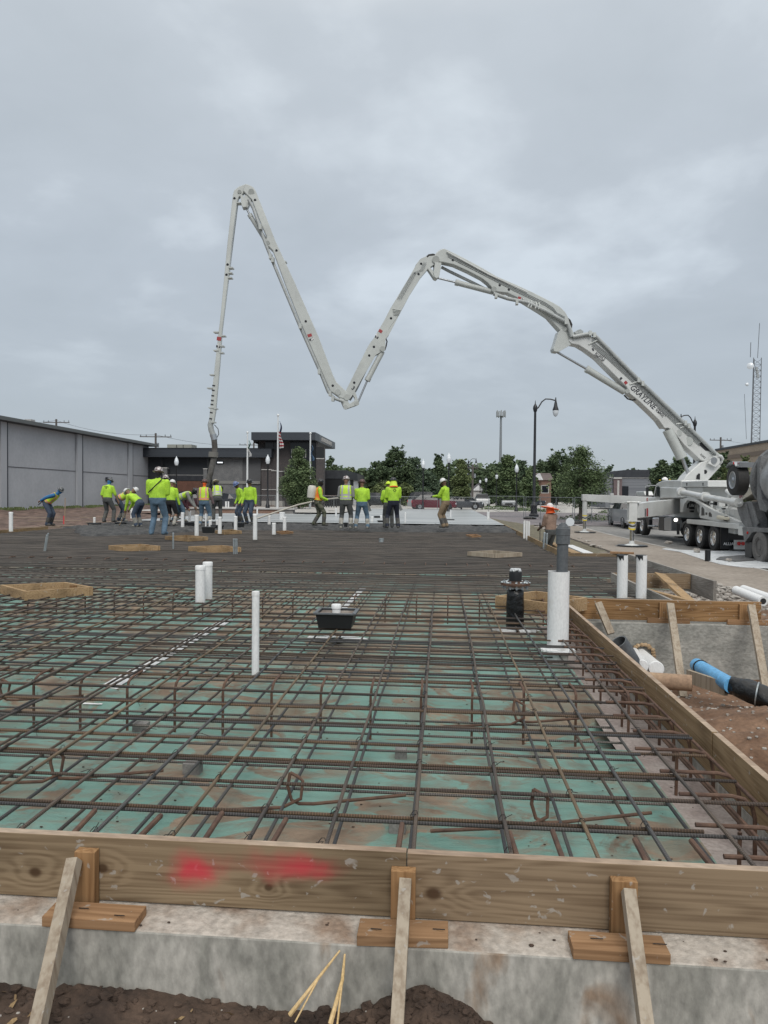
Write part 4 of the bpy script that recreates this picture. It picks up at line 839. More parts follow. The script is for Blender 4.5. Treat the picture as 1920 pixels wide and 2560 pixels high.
# section 5 (hanging tip)
s5 = bsec('boom_section', [(335,68),(290,85),(255,112),(244,150),(240,190),(205,500),(182,740),(150,1075),(140,1150),(105,1470),(76,1740),(68,1835),(104,1835),(120,1740),(150,1400),(165,1170),(215,740),(240,500),(278,200),(290,165),(312,150),(335,120)], .24, z6)
s4 = bsec('boom_section', [(335,68),(365,75),(395,92),(415,120),(430,160),(490,310),(560,490),(700,790),(880,1200),(985,1480),(1010,1530),(1085,1600),(1100,1625),(1078,1655),(1035,1645),(965,1595),(925,1510),(830,1290),(740,1080),(640,830),(565,625),(540,560),(515,535),(484,520),(484,495),(496,462),(440,330),(385,185),(350,150),(320,120)], .32, z6, off=.05)
s3o = [z6(*p) for p in [(1078,1655),(1070,1620),(1075,1600),(1160,1430),(1240,1270),(1262,1235),(1280,1215),(1360,1080),(1400,1000),(1550,750),(1600,660)]]+[z7(*p) for p in [(240,200),(275,155),(320,135),(380,130),(405,140),(408,165),(385,195),(340,222),(282,290),(200,420),(100,600),(0,740)]]+[z6(*p) for p in [(1490,1000),(1395,1185),(1372,1210),(1368,1290),(1300,1330),(1200,1500),(1150,1590),(1112,1650),(1090,1662)]]
idn = lambda x, y: (x, y)
s3 = bsec('boom_section', s3o, .38, idn, off=-.05)
s2 = bsec('boom_section', [(378,135),(400,105),(425,85),(455,76),(485,88),(600,145),(740,220),(860,290),(1000,350),(1120,405),(1280,485),(1340,520),(1380,560),(1402,600),(1420,660),(1445,720),(1465,760),(1450,782),(1420,785),(1385,745),(1330,690),(1250,600),(1190,560),(1100,505),(1010,450),(940,415),(850,405),(820,375),(790,340),(745,305),(640,250),(530,200),(440,180),(395,180)], .42, z7)
s1 = bsec('boom_section', [(225,250),(240,230),(270,228),(350,222),(420,262),(520,362),(730,548),(980,795),(1180,985),(1290,1075),(1318,1110),(1315,1135),(1290,1160),(1255,1165),(1222,1132),(1160,1122),(1040,1010),(955,905),(925,890),(900,892),(860,835),(810,785),(720,700),(655,648),(632,600),(520,490),(420,390),(340,332),(290,302),(240,292),(222,275)], .55, z8, m=WH)
# darker underside ribs on section 1: closing plates
btube('delivery_pipe', [(262,235),(300,228),(350,218),(400,212),(425,228),(740,548),(1060,850),(1300,1085),(1325,1098)], .085, z8, s1, .36, GP, 14)
btube('delivery_pipe', [(480,88),(520,110),(800,262),(1100,400)], .03, z7, s2, .28, WH, 8)
btube('delivery_pipe', [(840,412),(950,450),(1100,480),(1240,545),(1400,632),(1415,655),(1440,745)], .085, z7, s2, .34, GP, 14)
btube('delivery_pipe', [(440,208),(500,240),(690,332),(840,408)], .07, z7, s2, -.25, GP, 12)
btube('delivery_pipe', [(360,175),(395,240),(480,490),(520,590),(740,1115),(885,1440),(950,1600),(1000,1650),(1060,1668)], .068, z6, s4, .26, GP, 12)
btube('delivery_pipe', [(275,200),(230,560),(205,770),(155,1180),(108,1745),(90,1835)], .06, z6, s5, -.16, GP, 10)
btube('delivery_pipe', [(1108,1660),(1160,1575),(1250,1390)], .06, z6, s3, -.28, GP, 10)
# hydraulic tubes along the faces
for k in range(4):
    btube('hydraulic_line', [(400+0*k,262+12*k),(530,372+12*k),(735,560+12*k),(985,812+12*k),(1170,985+10*k)], .014, z8, s1, .30, GP, 6)
for k in range(3):
    btube('hydraulic_line', [(490,105+11*k),(740,232+11*k),(1000,366+11*k),(1240,480+11*k),(1300,520+11*k),(1330,560+10*k),(1390,590+9*k)], .013, z7, s2, .23, GP, 6)
    btube('hydraulic_line', [(325-10*k,170),(300-12*k,225+3*k),(250-12*k,240+5*k),(215-13*k,300),(130-13*k,450)], .013, z7, s3, .20, GP, 6)
# hoses at the joints
btube('rubber_hose', [(330,132),(345,118),(375,113),(410,122),(440,118),(465,98),(485,96)], .055, z7, s2, .1, HOS)
btube('rubber_hose', [(1400,598),(1425,620),(1438,650),(1430,700),(1436,730),(1462,742)], .06, z7, s2, .1, HOS)
btube('rubber_hose', [(1370,1190),(1385,1225),(1378,1260),(1368,1290)], .03, z6, s3, .1, HOS)
btube('rubber_hose', [(630,652),(655,678),(690,688),(722,682)], .035, z8, s1, .1, HOS)
btube('rubber_hose', [(950,1600),(985,1640),(1040,1672)], .03, z6, s4, .2, HOS)
# rams and link plates
def ram(zf, rod, barrel, rr, rb, off=0.0):
    t = btube('ram_barrel', barrel, rb, zf, pt, off, WB, 16); btube('ram_rod', rod, rr, zf, t, off, STL, 12)
    e = [BP(*zf(*p), off) for p in barrel]; d = (e[0]-e[1]).normalized(); MB().lathe([(rb*1.13,-.12),(rb*1.13,.03),(rb*.6,.04)], e[0], 16, ax=d).build('ram_collar', WB, t, smooth=True)
ram(z8, [(140,338),(362,465)], [(362,465),(632,628)], .055, .155, 0)
ram(z7, [(415,293),(552,326)], [(552,326),(835,400)], .045, .125, 0)
ram(z6, [(1165,1685),(1240,1512)], [(1240,1512),(1350,1300)], .045, .12, .0)
ram(z6, [(343,238),(370,290)], [(370,290),(497,497)], .045, .10, .0)
ram(z8, [(1092,1222),(1045,1100)], [(1040,1095),(940,900)], .085, .24, .12)
def link(zf, pxs, th, off=0.0, name='link_plate'): return bsec(name, pxs, th, zf, pt, off, WB, .01)
link(z8, [(150,205),(185,180),(210,225),(240,262),(235,300),(175,335),(150,350),(118,345),(112,325),(125,290)], .46)
link(z7, [(385,182),(435,185),(418,292),(400,306),(380,295),(376,262)], .46)
link(z7, [(328,222),(345,208),(400,280),(400,305),(378,296)], .30)
link(z6, [(300,150),(322,155),(350,215),(348,240),(320,243),(310,225)], .36); link(z6, [(330,150),(375,155),(385,175),(360,232),(352,245),(335,240)], .30)
link(z6, [(1030,1642),(1085,1650),(1105,1690),(1150,1665),(1175,1680),(1168,1697),(1080,1728),(1066,1722)], .36)
link(z6, [(1118,1600),(1145,1590),(1172,1672),(1155,1695),(1140,1685),(1145,1650)], .26)
# pins: round bosses and bolt holes on the faces
mb = MB()
for zf, x, y, r, o in ((z6,380,118,.13,.22),(z6,292,116,.08,.14),(z6,502,494,.09,.22),(z6,1021,1600,.13,.22),(z6,1088,1638,.14,.2),(z6,1162,1684,.1,.2),(z6,1078,1712,.1,.2),(z6,1352,1280,.12,.18),(z7,398,150,.16,.22),(z7,845,377,.12,.22),(z7,1430,762,.17,.22),(z8,655,622,.1,.29),(z8,1272,1118,.26,.29),(z8,1092,980,.2,.285),(z8,1022,920,.14,.285),(z8,205,178,.1,.24)):
    mb.tube([BP(*zf(x,y), o-.02), BP(*zf(x,y), o+.03)], r, 18)
pieces(mb, 'joint_pin', WB, pt, smooth=True)
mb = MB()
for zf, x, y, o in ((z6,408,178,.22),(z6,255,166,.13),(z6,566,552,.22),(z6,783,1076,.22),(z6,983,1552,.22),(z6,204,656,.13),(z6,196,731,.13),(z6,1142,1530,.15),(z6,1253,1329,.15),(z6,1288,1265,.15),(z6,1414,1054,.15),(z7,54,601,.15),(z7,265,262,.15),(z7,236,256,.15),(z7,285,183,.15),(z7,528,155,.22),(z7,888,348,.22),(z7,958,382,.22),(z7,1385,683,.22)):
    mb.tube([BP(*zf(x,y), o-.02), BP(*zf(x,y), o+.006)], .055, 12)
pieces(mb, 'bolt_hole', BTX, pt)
# clamps and brackets
mb = MB()
for zf, x, y in ((z6,525,600),(z6,540,625),(z6,745,1115),(z6,885,1450),(z6,965,1612),(z6,985,1650),(z6,450,382),(z8,415,225),(z8,385,212),(z8,730,545),(z8,760,570),(z8,1065,852),(z8,1090,872),(z8,1290,1085),(z7,860,430),(z7,1020,480),(z7,1395,632)):
    c = BP(*zf(x,y), .34); mb.box(c-Vector((.06,.14,.11)), c+Vector((.06,.1,.11)))
for x, y, d in ((285,205,1),(228,684,1),(222,722,1),(220,757,1),(125,1160,-1),(170,1187,1),(160,1263,1),(157,1312,1),(125,1295,-1),(97,1475,-1),(78,1573,-1),(110,1725,1),(90,1718,-1),(95,1825,1),(622,640,1),(865,1230,1)):
    c = BP(*z6(x,y), 0); mb.box(c-Vector((.12,.14,.025)), c+Vector((.12,.14,.025)))
for k in range(5): a = BP(*z6(1425+k*2,985+k*11), .16); b = BP(*z6(1488-k*3,995+k*9), .16); mb.tube([a,b], .014, 6)
for x in (1110,1130,1165,1190): a = BP(*z7(x,462+(x-1110)*.25), .26); b = BP(*z7(x-4,515+(x-1110)*.2), .40); mb.tube([a,(a+b)/2+Vector((.05,-.05,0)),b], .035, 8)
for a, b in (((375,290),(445,255)),((670,575),(740,550)),((1000,858),(1060,850)),((1030,888),(1085,865)),((1240,1062),(1300,1075))): mb.tube([BP(*z8(*a),.28), BP(*z8(*b),.36)], .035, 8)
pieces(mb, 'pipe_bracket', WB, pt, smooth=True)
mb = MB(); c = BP(*z8(315,200), .1); mb.prism([BP(*z8(*p), .1) for p in ((275,200),(300,185),(318,180),(340,195),(335,210),(285,212))], -BN*.2); mb.build('work_lamp_guard', GP, s1)
mb = MB(); mb.prism([BP(*z8(*p), .30) for p in ((1160,1000),(1185,988),(1245,1052),(1215,1048))], -BN*.4); mb.build('cable_cover', BLK, s1)
# decals
def decal(zf, x0, y0, x1, y1, w, m, off, parent, name='decal'):
    a, b = BP(*zf(x0,y0), off), BP(*zf(x1,y1), off); c_ = (a+b)/2; a, b = c_+(a-c_)*.7, c_+(b-c_)*.7; d = (b-a).normalized(); s = BN.cross(d)*w*.32
    MB().prism([a-s,b-s,b+s,a+s], BN*.004).build(name, m, parent)
decal(z6,143,1185,138,1225,.30,REDP,.125,s5); decal(z6,136,1250,133,1275,.28,BTX,.125,s5)
decal(z6,807,1165,818,1195,.30,REDP,.215,s4); decal(z6,819,1200,828,1220,.28,BTX,.215,s4)
decal(z6,1345,1135,1328,1162,.26,REDP,.145,s3); decal(z6,1315,1182,1303,1203,.25,BTX,.145,s3)
decal(z7,1025,440,1055,455,.22,REDP,.215,s2); decal(z7,1055,457,1075,467,.2,BTX,.215,s2)
decal(z8,632,550,652,575,.22,REDP,.28,s1); decal(z8,600,525,615,540,.2,BTX,.28,s1)
for y in (1545,1580,1620,1655,1685,1745,1790): decal(z6,102-(y-1545)*.09,y,100-(y-1545)*.09,y+14,.2,BTX,.125,s5)
dn = BN
def btext(s, a, b, h, m=BTX, zf=z8, off=.28, parent=s1, shear=0.0, name='lettering'): return textmesh(s, name, BP(*zf(*a), off), BP(*zf(*b), off), h, BN, m, parent, shear)
btext('GRAYLINE', (672,606), (845,762), .27, shear=.3)
btext('CONCRETE', (860,752), (925,808), .10); btext('PUMPING', (853,764), (905,812), .10)
btext('ALLIANCE', (418,362), (487,408), .20); btext('CONCRETE PUMPS', (412,368), (478,416), .07)
decal(z8,400,330,415,322,.2,BTX,.28,s1)
textmesh('4', 'lettering', BP(*z6(815,1212),.23), BP(*z6(824,1222),.23), .16, BN, WTX, s4)
textmesh('3', 'lettering', BP(*z6(1306,1196),.16), BP(*z6(1316,1192),.16), .14, BN, WTX, s3); textmesh('3', 'lettering', BP(*z6(1120,1575),.16), BP(*z6(1132,1585),.16), .18, BN, BTX, s3)
textmesh('5', 'lettering', BP(*z6(130,1270),.14), BP(*z6(141,1270),.14), .16, BN, WTX, s5)
textmesh('2', 'lettering', BP(*z7(1060,468),.23), BP(*z7(1070,472),.23), .14, BN, WTX, s2)
btext('ALLIANCE', (1172,1078), (1205,1108), .10)
# end hose
hz = lambda x, y: (360+.18083*x, 1060+.18083*y)
eh = btube('end_elbow', [(85*5.53/5.53+820,-60),(905,0),(930,60),(955,120)], .12, hz, s5, 0, WB, 14) if False else MB().tube([BP(530,1048),BP(526,1062),BP(528,1075),BP(534,1090)], .125, 14).build('end_elbow', GP, s5, smooth=True)
MB().tube([BP(533,1086),BP(536,1100)], .14, 14).build('coupling', STL, s5, smooth=True)
MB().tube([BP(535,1097),BP(537,1118),BP(535,1145),BP(530,1165),BP(526,1185),BP(519,1204),BP(515,1222)], .125, 14).build('end_hose', mat('cement_dusty_hose', (.06,.055,.05), .85, 0, (.13,.125,.12), 3), s5, smooth=True)
MB().tube([BP(534,1130),BP(533,1143)], .21, 14).build('hose_clamp', mat('cement_grey', (.16,.155,.145), .9), s5)
MB().tube([BP(536,1062),BP(545,1072),BP(547,1085),BP(543,1093),BP(538,1094)], .018, 6).build('safety_cable', HOS, s5); MB().tube([BP(524,1070),BP(526,1090),BP(532,1106)], .018, 6).build('safety_cable', HOS, s5)

# --- turret and pedestal
tur = bsec('pedestal', [(1158,1132),(1215,1120),(1300,1160),(1262,1200),(1200,1268),(1030,1262),(1050,1230),(1095,1185)], .62, z8, m=WH)
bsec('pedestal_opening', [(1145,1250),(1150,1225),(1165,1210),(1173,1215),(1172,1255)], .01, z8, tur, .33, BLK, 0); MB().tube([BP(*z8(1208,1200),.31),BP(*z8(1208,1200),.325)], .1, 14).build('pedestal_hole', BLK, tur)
mb = MB(); 
for o in (-.45,.45): mb.prism([BP(*z8(*p), o) for p in ((1225,1140),(1240,1105),(1275,1085),(1305,1105),(1305,1140),(1275,1165))], BN*.10)
pieces(mb, 'pivot_cheek', WH, tur)
MB().tube([BP(*z8(1272,1118),-.5), BP(*z8(1272,1118),.62)], .15, 16).build('pivot_pin', STL, tur, smooth=True)
MB().tube([BP(*z8(1300,1085),.55),BP(*z8(1322,1090),.5),BP(*z8(1333,1108),.4),BP(*z8(1318,1130),.3),BP(*z8(1290,1125),.3)], .08, 10).build('pipe_elbow', WH, tur, smooth=True)
MB().box((11.15,33.9,1.45),(12.7,36.2,2.05)).build('turret_deck', WH, pt, bevel=.03)
MB().lathe([(.95,0),(.95,1.05),(1.1,1.1),(1.1,1.25)], (11.9,35,.25), 28).build('slewing_column', WH, pt, smooth=True)
# --- chassis
GR = -.76
def ax(x, y, X): return AX(*z5(x, y), X)
XL, XR = 10.65, 13.15
rearY = [AX(px, 1340, XL).y for px in (1782,1748.5,1716.5)]
frontY = AX(1604,1325,XL).y
yr, yf = rearY[0]-1.1, frontY+2.0
MB().box((11.35,yr,.05),(12.45,yf,.36)).build('chassis_frame', BLK, pt)
def wheel(c, r, w, side, parent, dual=False, tm=TYR, rm=CHR, rimr=.56):
    c = Vector(c); s = Vector((side,0,0))
    t = MB().lathe([(r*.55,-w/2),(r*.9,-w/2),(r*.985,-w*.42),(r,-w*.3),(r,w*.3),(r*.985,w*.42),(r*.9,w/2),(r*.60,w/2),(r*.58,w*.3)], c, 28, ax=s).build('tyre', tm, parent, smooth=True)
    mb = MB(); mb.lathe([(r*.60,w*.42),(r*rimr,w*.50),(r*.50,w*.47),(r*.46,w*.20),(r*.2,w*.18),(r*.19,w*.42),(r*.15,w*.46)], c, 24, ax=s)
    for k in range(10): a = 2*math.pi*k/10; p = c+s*w*.2+Vector((0,math.cos(a),math.sin(a)))*r*.28; mb.tube([p,p+s*.04], .022, 6)
    mb.build('rim', rm, t, smooth=True)
    mb = MB()
    for k in range(8): a = 2*math.pi*(k+.5)/8; p = c+s*(w*.205)+Vector((0,math.cos(a),math.sin(a)))*r*.38; mb.tube([p,p+s*.012], r*.055, 8)
    mb.build('rim_holes', BLK, t)
    return t
for i, y in enumerate(rearY):
    wheel((XL+.28,y,GR+.53), .53, .56, -1, pt); wheel((XR-.28,y,GR+.53), .53, .56, 1, pt)
wheel((XL+.18,frontY,GR+.62), .53, .36, -1, pt); wheel((XR-.18,frontY,GR+.62), .53, .36, 1, pt); wheel((XL+.22,frontY+1.5,GR+.6), .53, .36, -1, pt)
# rear deck and side truss
a, b = ax(855,1088,XL-.03), ax(1372,1165,XL-.03)
MB().box((XL-.03,b.y,.23),(XR,a.y,.42)).build('rear_deck', WH, pt, bevel=.02)
MB().box((XL-.02,b.y-.3,.02),(XL+.35,b.y+.1,.36)).build('rear_bumper_block', WH, pt, bevel=.02)
def sidepoly(name, pxs, X, th, m, parent=pt, bev=.015): return MB().prism([ax(x, y, X) for x, y in pxs], (th,0,0)).build(name, m, parent, bevel=bev)
tr = sidepoly('side_truss', [(790,895),(860,890),(930,903),(985,935),(1100,1000),(1180,1035),(1295,1085),(1372,1125),(1372,1162),(1255,1140),(1150,1115),(985,1085),(985,960),(930,925),(860,912),(830,950),(812,1030),(790,1030)], XL+.1, .14, WH)
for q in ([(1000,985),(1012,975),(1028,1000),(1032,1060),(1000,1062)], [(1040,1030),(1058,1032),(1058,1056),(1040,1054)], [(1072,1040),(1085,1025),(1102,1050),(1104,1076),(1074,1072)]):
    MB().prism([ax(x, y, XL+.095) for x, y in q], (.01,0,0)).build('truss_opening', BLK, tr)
sidepoly('fender', [(800,1175),(812,1140),(840,1115),(900,1100),(1372,1172),(1372,1182),(1100,1140),(900,1116),(850,1128),(825,1150),(812,1190)], XL, 2.4, mat('fender_black', (.03,.032,.035), .5))
for i, y in enumerate(rearY): pass
sidepoly('tool_locker', [(632,1085),(702,1072),(702,1212),(632,1205)], XL+.05, .7, STL); sidepoly('locker_side', [(702,1072),(800,1085),(812,1140),(790,1212),(702,1212)], XL+.3, 1.2, mat('dark_locker', (.05,.055,.06), .4))
sidepoly('fuel_tank', [(515,1082),(578,1080),(578,1205),(515,1195)], XL+.1, .6, CHR, bev=.06); sidepoly('battery_box', [(580,1072),(630,1072),(630,1212),(580,1208)], XL+.12, .6, BLK)
MB().tube([ax(480,1165,XL), ax(545,1168,XL)], .05, 10).build('step', STL, pt, smooth=True)
sidepoly('front_fender', [(395,1095),(415,1068),(465,1062),(485,1100),(485,1190),(470,1190),(455,1110),(430,1085),(405,1110)], XL+.05, .5, BLK)
sidepoly('under_body', [(485,1085),(640,1080),(800,1085),(800,1100),(485,1110)], XL+.2, 2.2, BLK)
# cab
cb = MB(); Yc0, Yc1 = frontY-.9, frontY+1.1
cab = sidepoly('cab', [(590,895),(590,790),(575,770),(552,768),(550,752),(575,733),(615,718),(650,712),(800,712),(800,895)], XL+.12, 2.2, WH, bev=.05)
sidepoly('cab_window', [(556,775),(574,775),(582,790),(582,875),(545,878)], XL+.10, .04, mat('dark_glass', (.015,.025,.025), .08, spec=.8), cab, 0)
sidepoly('cab_front', [(545,880),(556,772),(590,775),(590,960),(545,955)], XL+.16, 2.1, WH, cab, .02)
sidepoly('hood', [(470,885),(545,875),(545,960),(470,965)], XL+.3, 1.8, WH, cab, .06)
MB().tube([ax(455,790,XL-.2),ax(450,775,XL-.2),ax(485,765,XL-.1),ax(552,766,XL+.1)], .025, 8).build('mirror_arm', WH, cab); MB().tube([ax(533,872,XL+.05),ax(556,770,XL+.1)], .03, 8).build('door_pillar', WH, cab)
sidepoly('mirror', [(452,785),(470,780),(470,868),(452,868)], XL-.2, .05, BLK, cab, 0)
MB().lathe([(.16,0),(.16,.08),(.05,.16)], ax(640,712,12), 14).build('roof_beacon', WTX, cab, smooth=True)
mb = MB(); 
for x, y in ((592,716),(690,712)): c = ax(x, y, XL+.6); mb.box(c-Vector((.03,.05,0)), c+Vector((.03,.05,.05)))
pieces(mb, 'marker_lamp', YEL, cab)
sidepoly('side_locker', [(596,780),(632,782),(800,790),(800,885),(610,890),(596,870)], XL+.0, .9, WH, bev=.03)
textmesh('CAUTION', 'lettering', ax(598,875,XL-.01), ax(598,812,XL-.01), .05, (-1,0,0), BTX, pt)
sidepoly('water_tank', [(1010,850),(1062,850),(1062,790),(1098,742),(1128,790),(1128,870),(1010,880)], XL+1.0, .5, WH, bev=.02)
sidepoly('column_box', [(800,782),(1010,780),(1012,905),(800,900)], XL+.25, 1.9, WH, bev=.03); sidepoly('turret_skirt', [(705,728),(1062,715),(1065,780),(705,782)], XL+.15, 2.1, WH, bev=.03)
mb = MB()
for x in (782,855,1015): mb.prism([ax(x-6,740,XL+.14), ax(x+6,740,XL+.14), ax(x+3,770,XL+.14), ax(x-2,770,XL+.14)], (.02,0,0))
for q in ([(820,850),(850,850),(850,878),(820,878)],[(1015,830),(1050,840),(1050,860),(1015,852)]): mb.prism([ax(x,y,XL+.24) for x,y in q], (.01,0,0))
pieces(mb, 'fitting', BLK, pt)
MB().tube([ax(800,826,XL-.25),ax(1040,876,XL-.3),ax(1330,930,XL-.4)], .115, 16).build('boom_rest_pipe', WH, pt, smooth=True)
mb = MB()
for x, y in ((802,826),(1040,876),(1330,930)): c = ax(x,y,XL-.3); mb.lathe([(.19,-.1),(.19,.1)], c, 14, ax=(0,-1,-.05))
mb.tube([ax(1330,930,XL-.4),ax(1370,935,XL-.4)], .16, 14); mb.tube([ax(1370,945,XL-.4),ax(1400,938,XL-.4),ax(1398,925,XL-.4)], .04, 8); pieces(mb, 'pipe_flange', WH, pt, smooth=True)
# pump works on the rear deck
mb = MB(); random.seed(5)
for x0,x1,y,r in ((1110,1290,985,.09),(1120,1300,1005,.07),(1180,1330,1040,.06),(1000,1200,950,.05),(1100,1340,965,.05)): mb.tube([ax(x0,y,11.4), ax(x1,y+45,11.4)], r, 10)
for k in range(46):
    c = ax(random.uniform(985,1330), random.uniform(925,1060), random.uniform(11.1,12.6)); s = random.uniform(.05,.13); mb.box(c-Vector((s,s*.7,s)), c+Vector((s,s*.7,s)))
pieces(mb, 'pump_fitting', WH, pt, smooth=False)
mb = MB()
for k in range(34):
    c = ax(random.uniform(900,1330), random.uniform(915,1050), random.uniform(10.95,12.2)); s = random.uniform(.04,.10); mb.box(c-Vector((s,s,s*.6)), c+Vector((s,s,s*.6)))
for k in range(12): a = ax(random.uniform(830,960), random.uniform(920,1000), XL+.35); mb.tube([a,a+Vector((.1,.15,.22)),a+Vector((.1,.4,.1))], .02, 6)
pieces(mb, 'hydraulic_fitting', BLK, pt)
mb = MB()
for x in (1100,1295): a, b = ax(x,905,11.2), ax(x,1095,11.2); mb.box(a-Vector((.05,.07,0)), Vector((b.x+.05,b.y+.07,a.z)))  if False else mb.beam(a, (a.x,a.y,b.z), .12, .10, up=(1,0,0))
mb.beam(ax(1280,830,11.0), ax(1285,1090,11.0), .16, .12, up=(1,0,0)); mb.tube([ax(1255,820,11),ax(1300,860,11),ax(1380,870,11)], .09, 10); pieces(mb, 'hopper_post', WH, pt)
sidepoly('rear_tank', [(1145,1060),(1240,1078),(1240,1108),(1145,1096)], XL-.05, .22, mat('cream_tank', (.62,.58,.47), .5), bev=.05)
MB().tube([ax(1240,1093,XL+.06), ax(1252,1094,XL+.06)], .10, 14).build('exhaust_mouth', BLK, pt)
sg = sidepoly('stop_panel', [(1372,858),(1440,864),(1440,896),(1372,890)], XL+.2, .03, REDP, bev=0); textmesh('STOP', 'lettering', ax(1366,888,XL+.19), ax(1422,894,XL+.19), .16, (-1,0,0), WTX, sg)
mf = MB(); a, b = ax(1180,1180,XL+.02), ax(1340,1385,XL+.02); yb = rearY[0]-.75
fl = MB().box((XL+.02,yb,GR+.15),(XL+.95,yb+.03,.22)).build('mud_flap', BLK, pt); MB().box((XR-.95,yb,GR+.15),(XR-.02,yb+.03,.22)).build('mud_flap', BLK, pt)
textmesh('ALLIANCE', 'lettering', (XL+.12,yb,GR+.30), (XL+.80,yb,GR+.30), .11, (0,-1,0), WTX, fl)
mb = MB()
for x in (1370,1412): c = AY(*z5(x,1338), yb-.25); mb.tube([c,c-Vector((0,.03,0))], .07, 14)
pieces(mb, 'tail_lamp', REDL, pt); c = AY(*z5(1390,1355), yb-.2); MB().box(c-Vector((.25,.0,.16)), c+Vector((.25,.03,.2))).build('lamp_plate', WH, pt)
MB().box((XL+.3,yr-.2,.0),(XR-.3,yr+.5,.95)).build('hopper', WH, pt, bevel=.04)
lm = ax(750,1105,XL-.1); MB().tube([lm,lm+Vector((-.03,-.05,0))], .075, 16).build('lit_work_lamp', emis('lit_lamp', (1,.98,.9), 3), pt)
MB().tube([ax(765,1140,XL),ax(765,1250,XL)], .035, 8).build('step_rail', BLK, pt); MB().tube([ax(778,1140,XL),ax(778,1250,XL)], .035, 8).build('step_rail', BLK, pt); a=ax(762,1272,XL); MB().box(a-Vector((.1,.45,.03)), a+Vector((.3,.1,.03))).build('step_plate', BLK, pt)
sidepoly('beacon', [(355,825),(430,822),(445,860),(430,875),(355,870)], 14.2, .6, WH, bev=.05)
# outriggers
def outrigger(lx, ly, px, ytop, ypad, beam, kind, hb):
    base = Vector((lx, ly, 0)); dpt = ly
    def pp(x, y): return AY(x, y, ly)
    top = pp(px, ytop); pad = pp(px, ypad)
    leg = MB().box((lx-.17,ly-.17,top.z-hb),(lx+.17,ly+.17,top.z)).build('outrigger_head', WH, pt, bevel=.02)
    MB().tube([(lx,ly,top.z-hb),(lx,ly,GR+.75)], .135, 18).build('leg_sleeve', WH, leg, smooth=True)
    MB().tube([(lx,ly,GR+.75),(lx,ly,GR+.25)], .085, 16).build('leg_rod', CHR, leg, smooth=True)
    mb = MB(); mb.lathe([(.36,0),(.34,.03),(.12,.10),(.1,.22)], (lx,ly,GR+.08), 20); mb.build('leg_foot', WH, leg, smooth=True)
    mb = MB(); mb.lathe([(.66,0),(.66,.04)], (lx,ly,GR+.04), 28); mb.lathe([(.6,0),(.6,.04)], (lx+.03,ly,GR+.082), 28); mb.build('leg_pad', BLK, leg, smooth=True)
    for k in range(3):                                   # hazard bands
        z = GR+.80+k*.13; a = [(lx+.138*math.cos(t), ly+.138*math.sin(t), z+.05*math.sin(t)) for t in [2*math.pi*i/16 for i in range(16)]]
        MB().add([Vector(v) for v in a]+[Vector(v)+Vector((0,0,.065)) for v in a], [(i,(i+1)%16,16+(i+1)%16,16+i) for i in range(16)]).build('hazard_band', [YEL,BLK,YEL][k], leg)
    MB().prism([Vector(v) for v in beam], (.0,.0,.0)) if False else None
    return leg, top
lr = G(1579,1370,GR); lg, tp = outrigger(lr.x, lr.y, 1580, 1255.5, 1368, [], 0, .78)
q0 = Vector((lr.x+.15, lr.y+.1, 0)); q1 = Vector((XL+.4, lr.y+4.4, 0)); dq = (q1-q0).normalized(); nq = Vector((dq.y,-dq.x,0)); nq = nq if nq.y < 0 else -nq
def QP(px, py, a=q0, n=nq, off=0):
    r = ray(px, py); o = Vector((0,0,H)); t = (a+n*off-o).dot(n)/r.dot(n); return o+r*t
bm_ = MB().prism([QP(*z5(*p))+nq*.17 for p in ((345,940),(560,915),(800,896),(860,890),(845,905),(822,950),(812,1030),(700,1048),(430,1078),(345,1086))], -nq*.34).build('outrigger_beam', WH, pt, bevel=.02)
MB().prism([QP(*z5(*p))+nq*.176 for p in ((418,990),(434,988),(434,1066),(418,1070))], nq*.004).build('decal', REDP, bm_); MB().prism([QP(*z5(*p))+nq*.176 for p in ((402,994),(410,993),(410,1070),(402,1071))], nq*.004).build('decal', BTX, bm_)
MB().box((lr.x-.28,lr.y-.2,tp.z-.02),(lr.x+.3,lr.y+.2,tp.z+.03)).build('head_plate', WH, lg, bevel=.02); MB().box((lr.x-.22,lr.y-.2,tp.z-.80),(lr.x+.3,lr.y+.2,tp.z-.76)).build('head_plate', WH, lg)
MB().tube([QP(*z5(835,1035))+nq*.2, QP(*z5(935,1030))+nq*.2], .12, 12).build('swing_ram', WH, pt, smooth=True)
lf = G(1461,1335,GR); lg2, tp2 = outrigger(lf.x, lf.y, 1461, 1236, 1335, [], 0, .36)
q2 = Vector((lf.x, lf.y, 0)); q3 = Vector((XL+.5, lf.y-.6, 0)); d2 = (q3-q2).normalized(); n2_ = Vector((d2.y,-d2.x,0)); n2_ = n2_ if n2_.y < 0 else -n2_
fb = MB().prism([QP(px,py,q2,n2_)+n2_*.15 for px,py in ((1460,1236),(1530,1238),(1655,1244),(1680,1245),(1680,1262),(1655,1262),(1530,1257),(1460,1252.5))], -n2_*.3).build('outrigger_beam', WH, pt, bevel=.01)
MB().prism([QP(px,py,q2,n2_)+n2_*.17 for px,py in ((1526,1233),(1534,1233),(1534,1258),(1526,1257))], -n2_*.36).build('beam_collar', WH, fb)
ss = MB().prism([QP(px,py,q2,n2_)+n2_*.158 for px,py in ((1616,1245),(1648,1246),(1648,1254),(1616,1253))], n2_*.004).build('slow_sign', REDP, fb)
textmesh('SLOW', 'lettering', QP(1618,1252.3,q2,n2_)+n2_*.162, QP(1638,1253,q2,n2_)+n2_*.162, .13, n2_, WTX, ss)
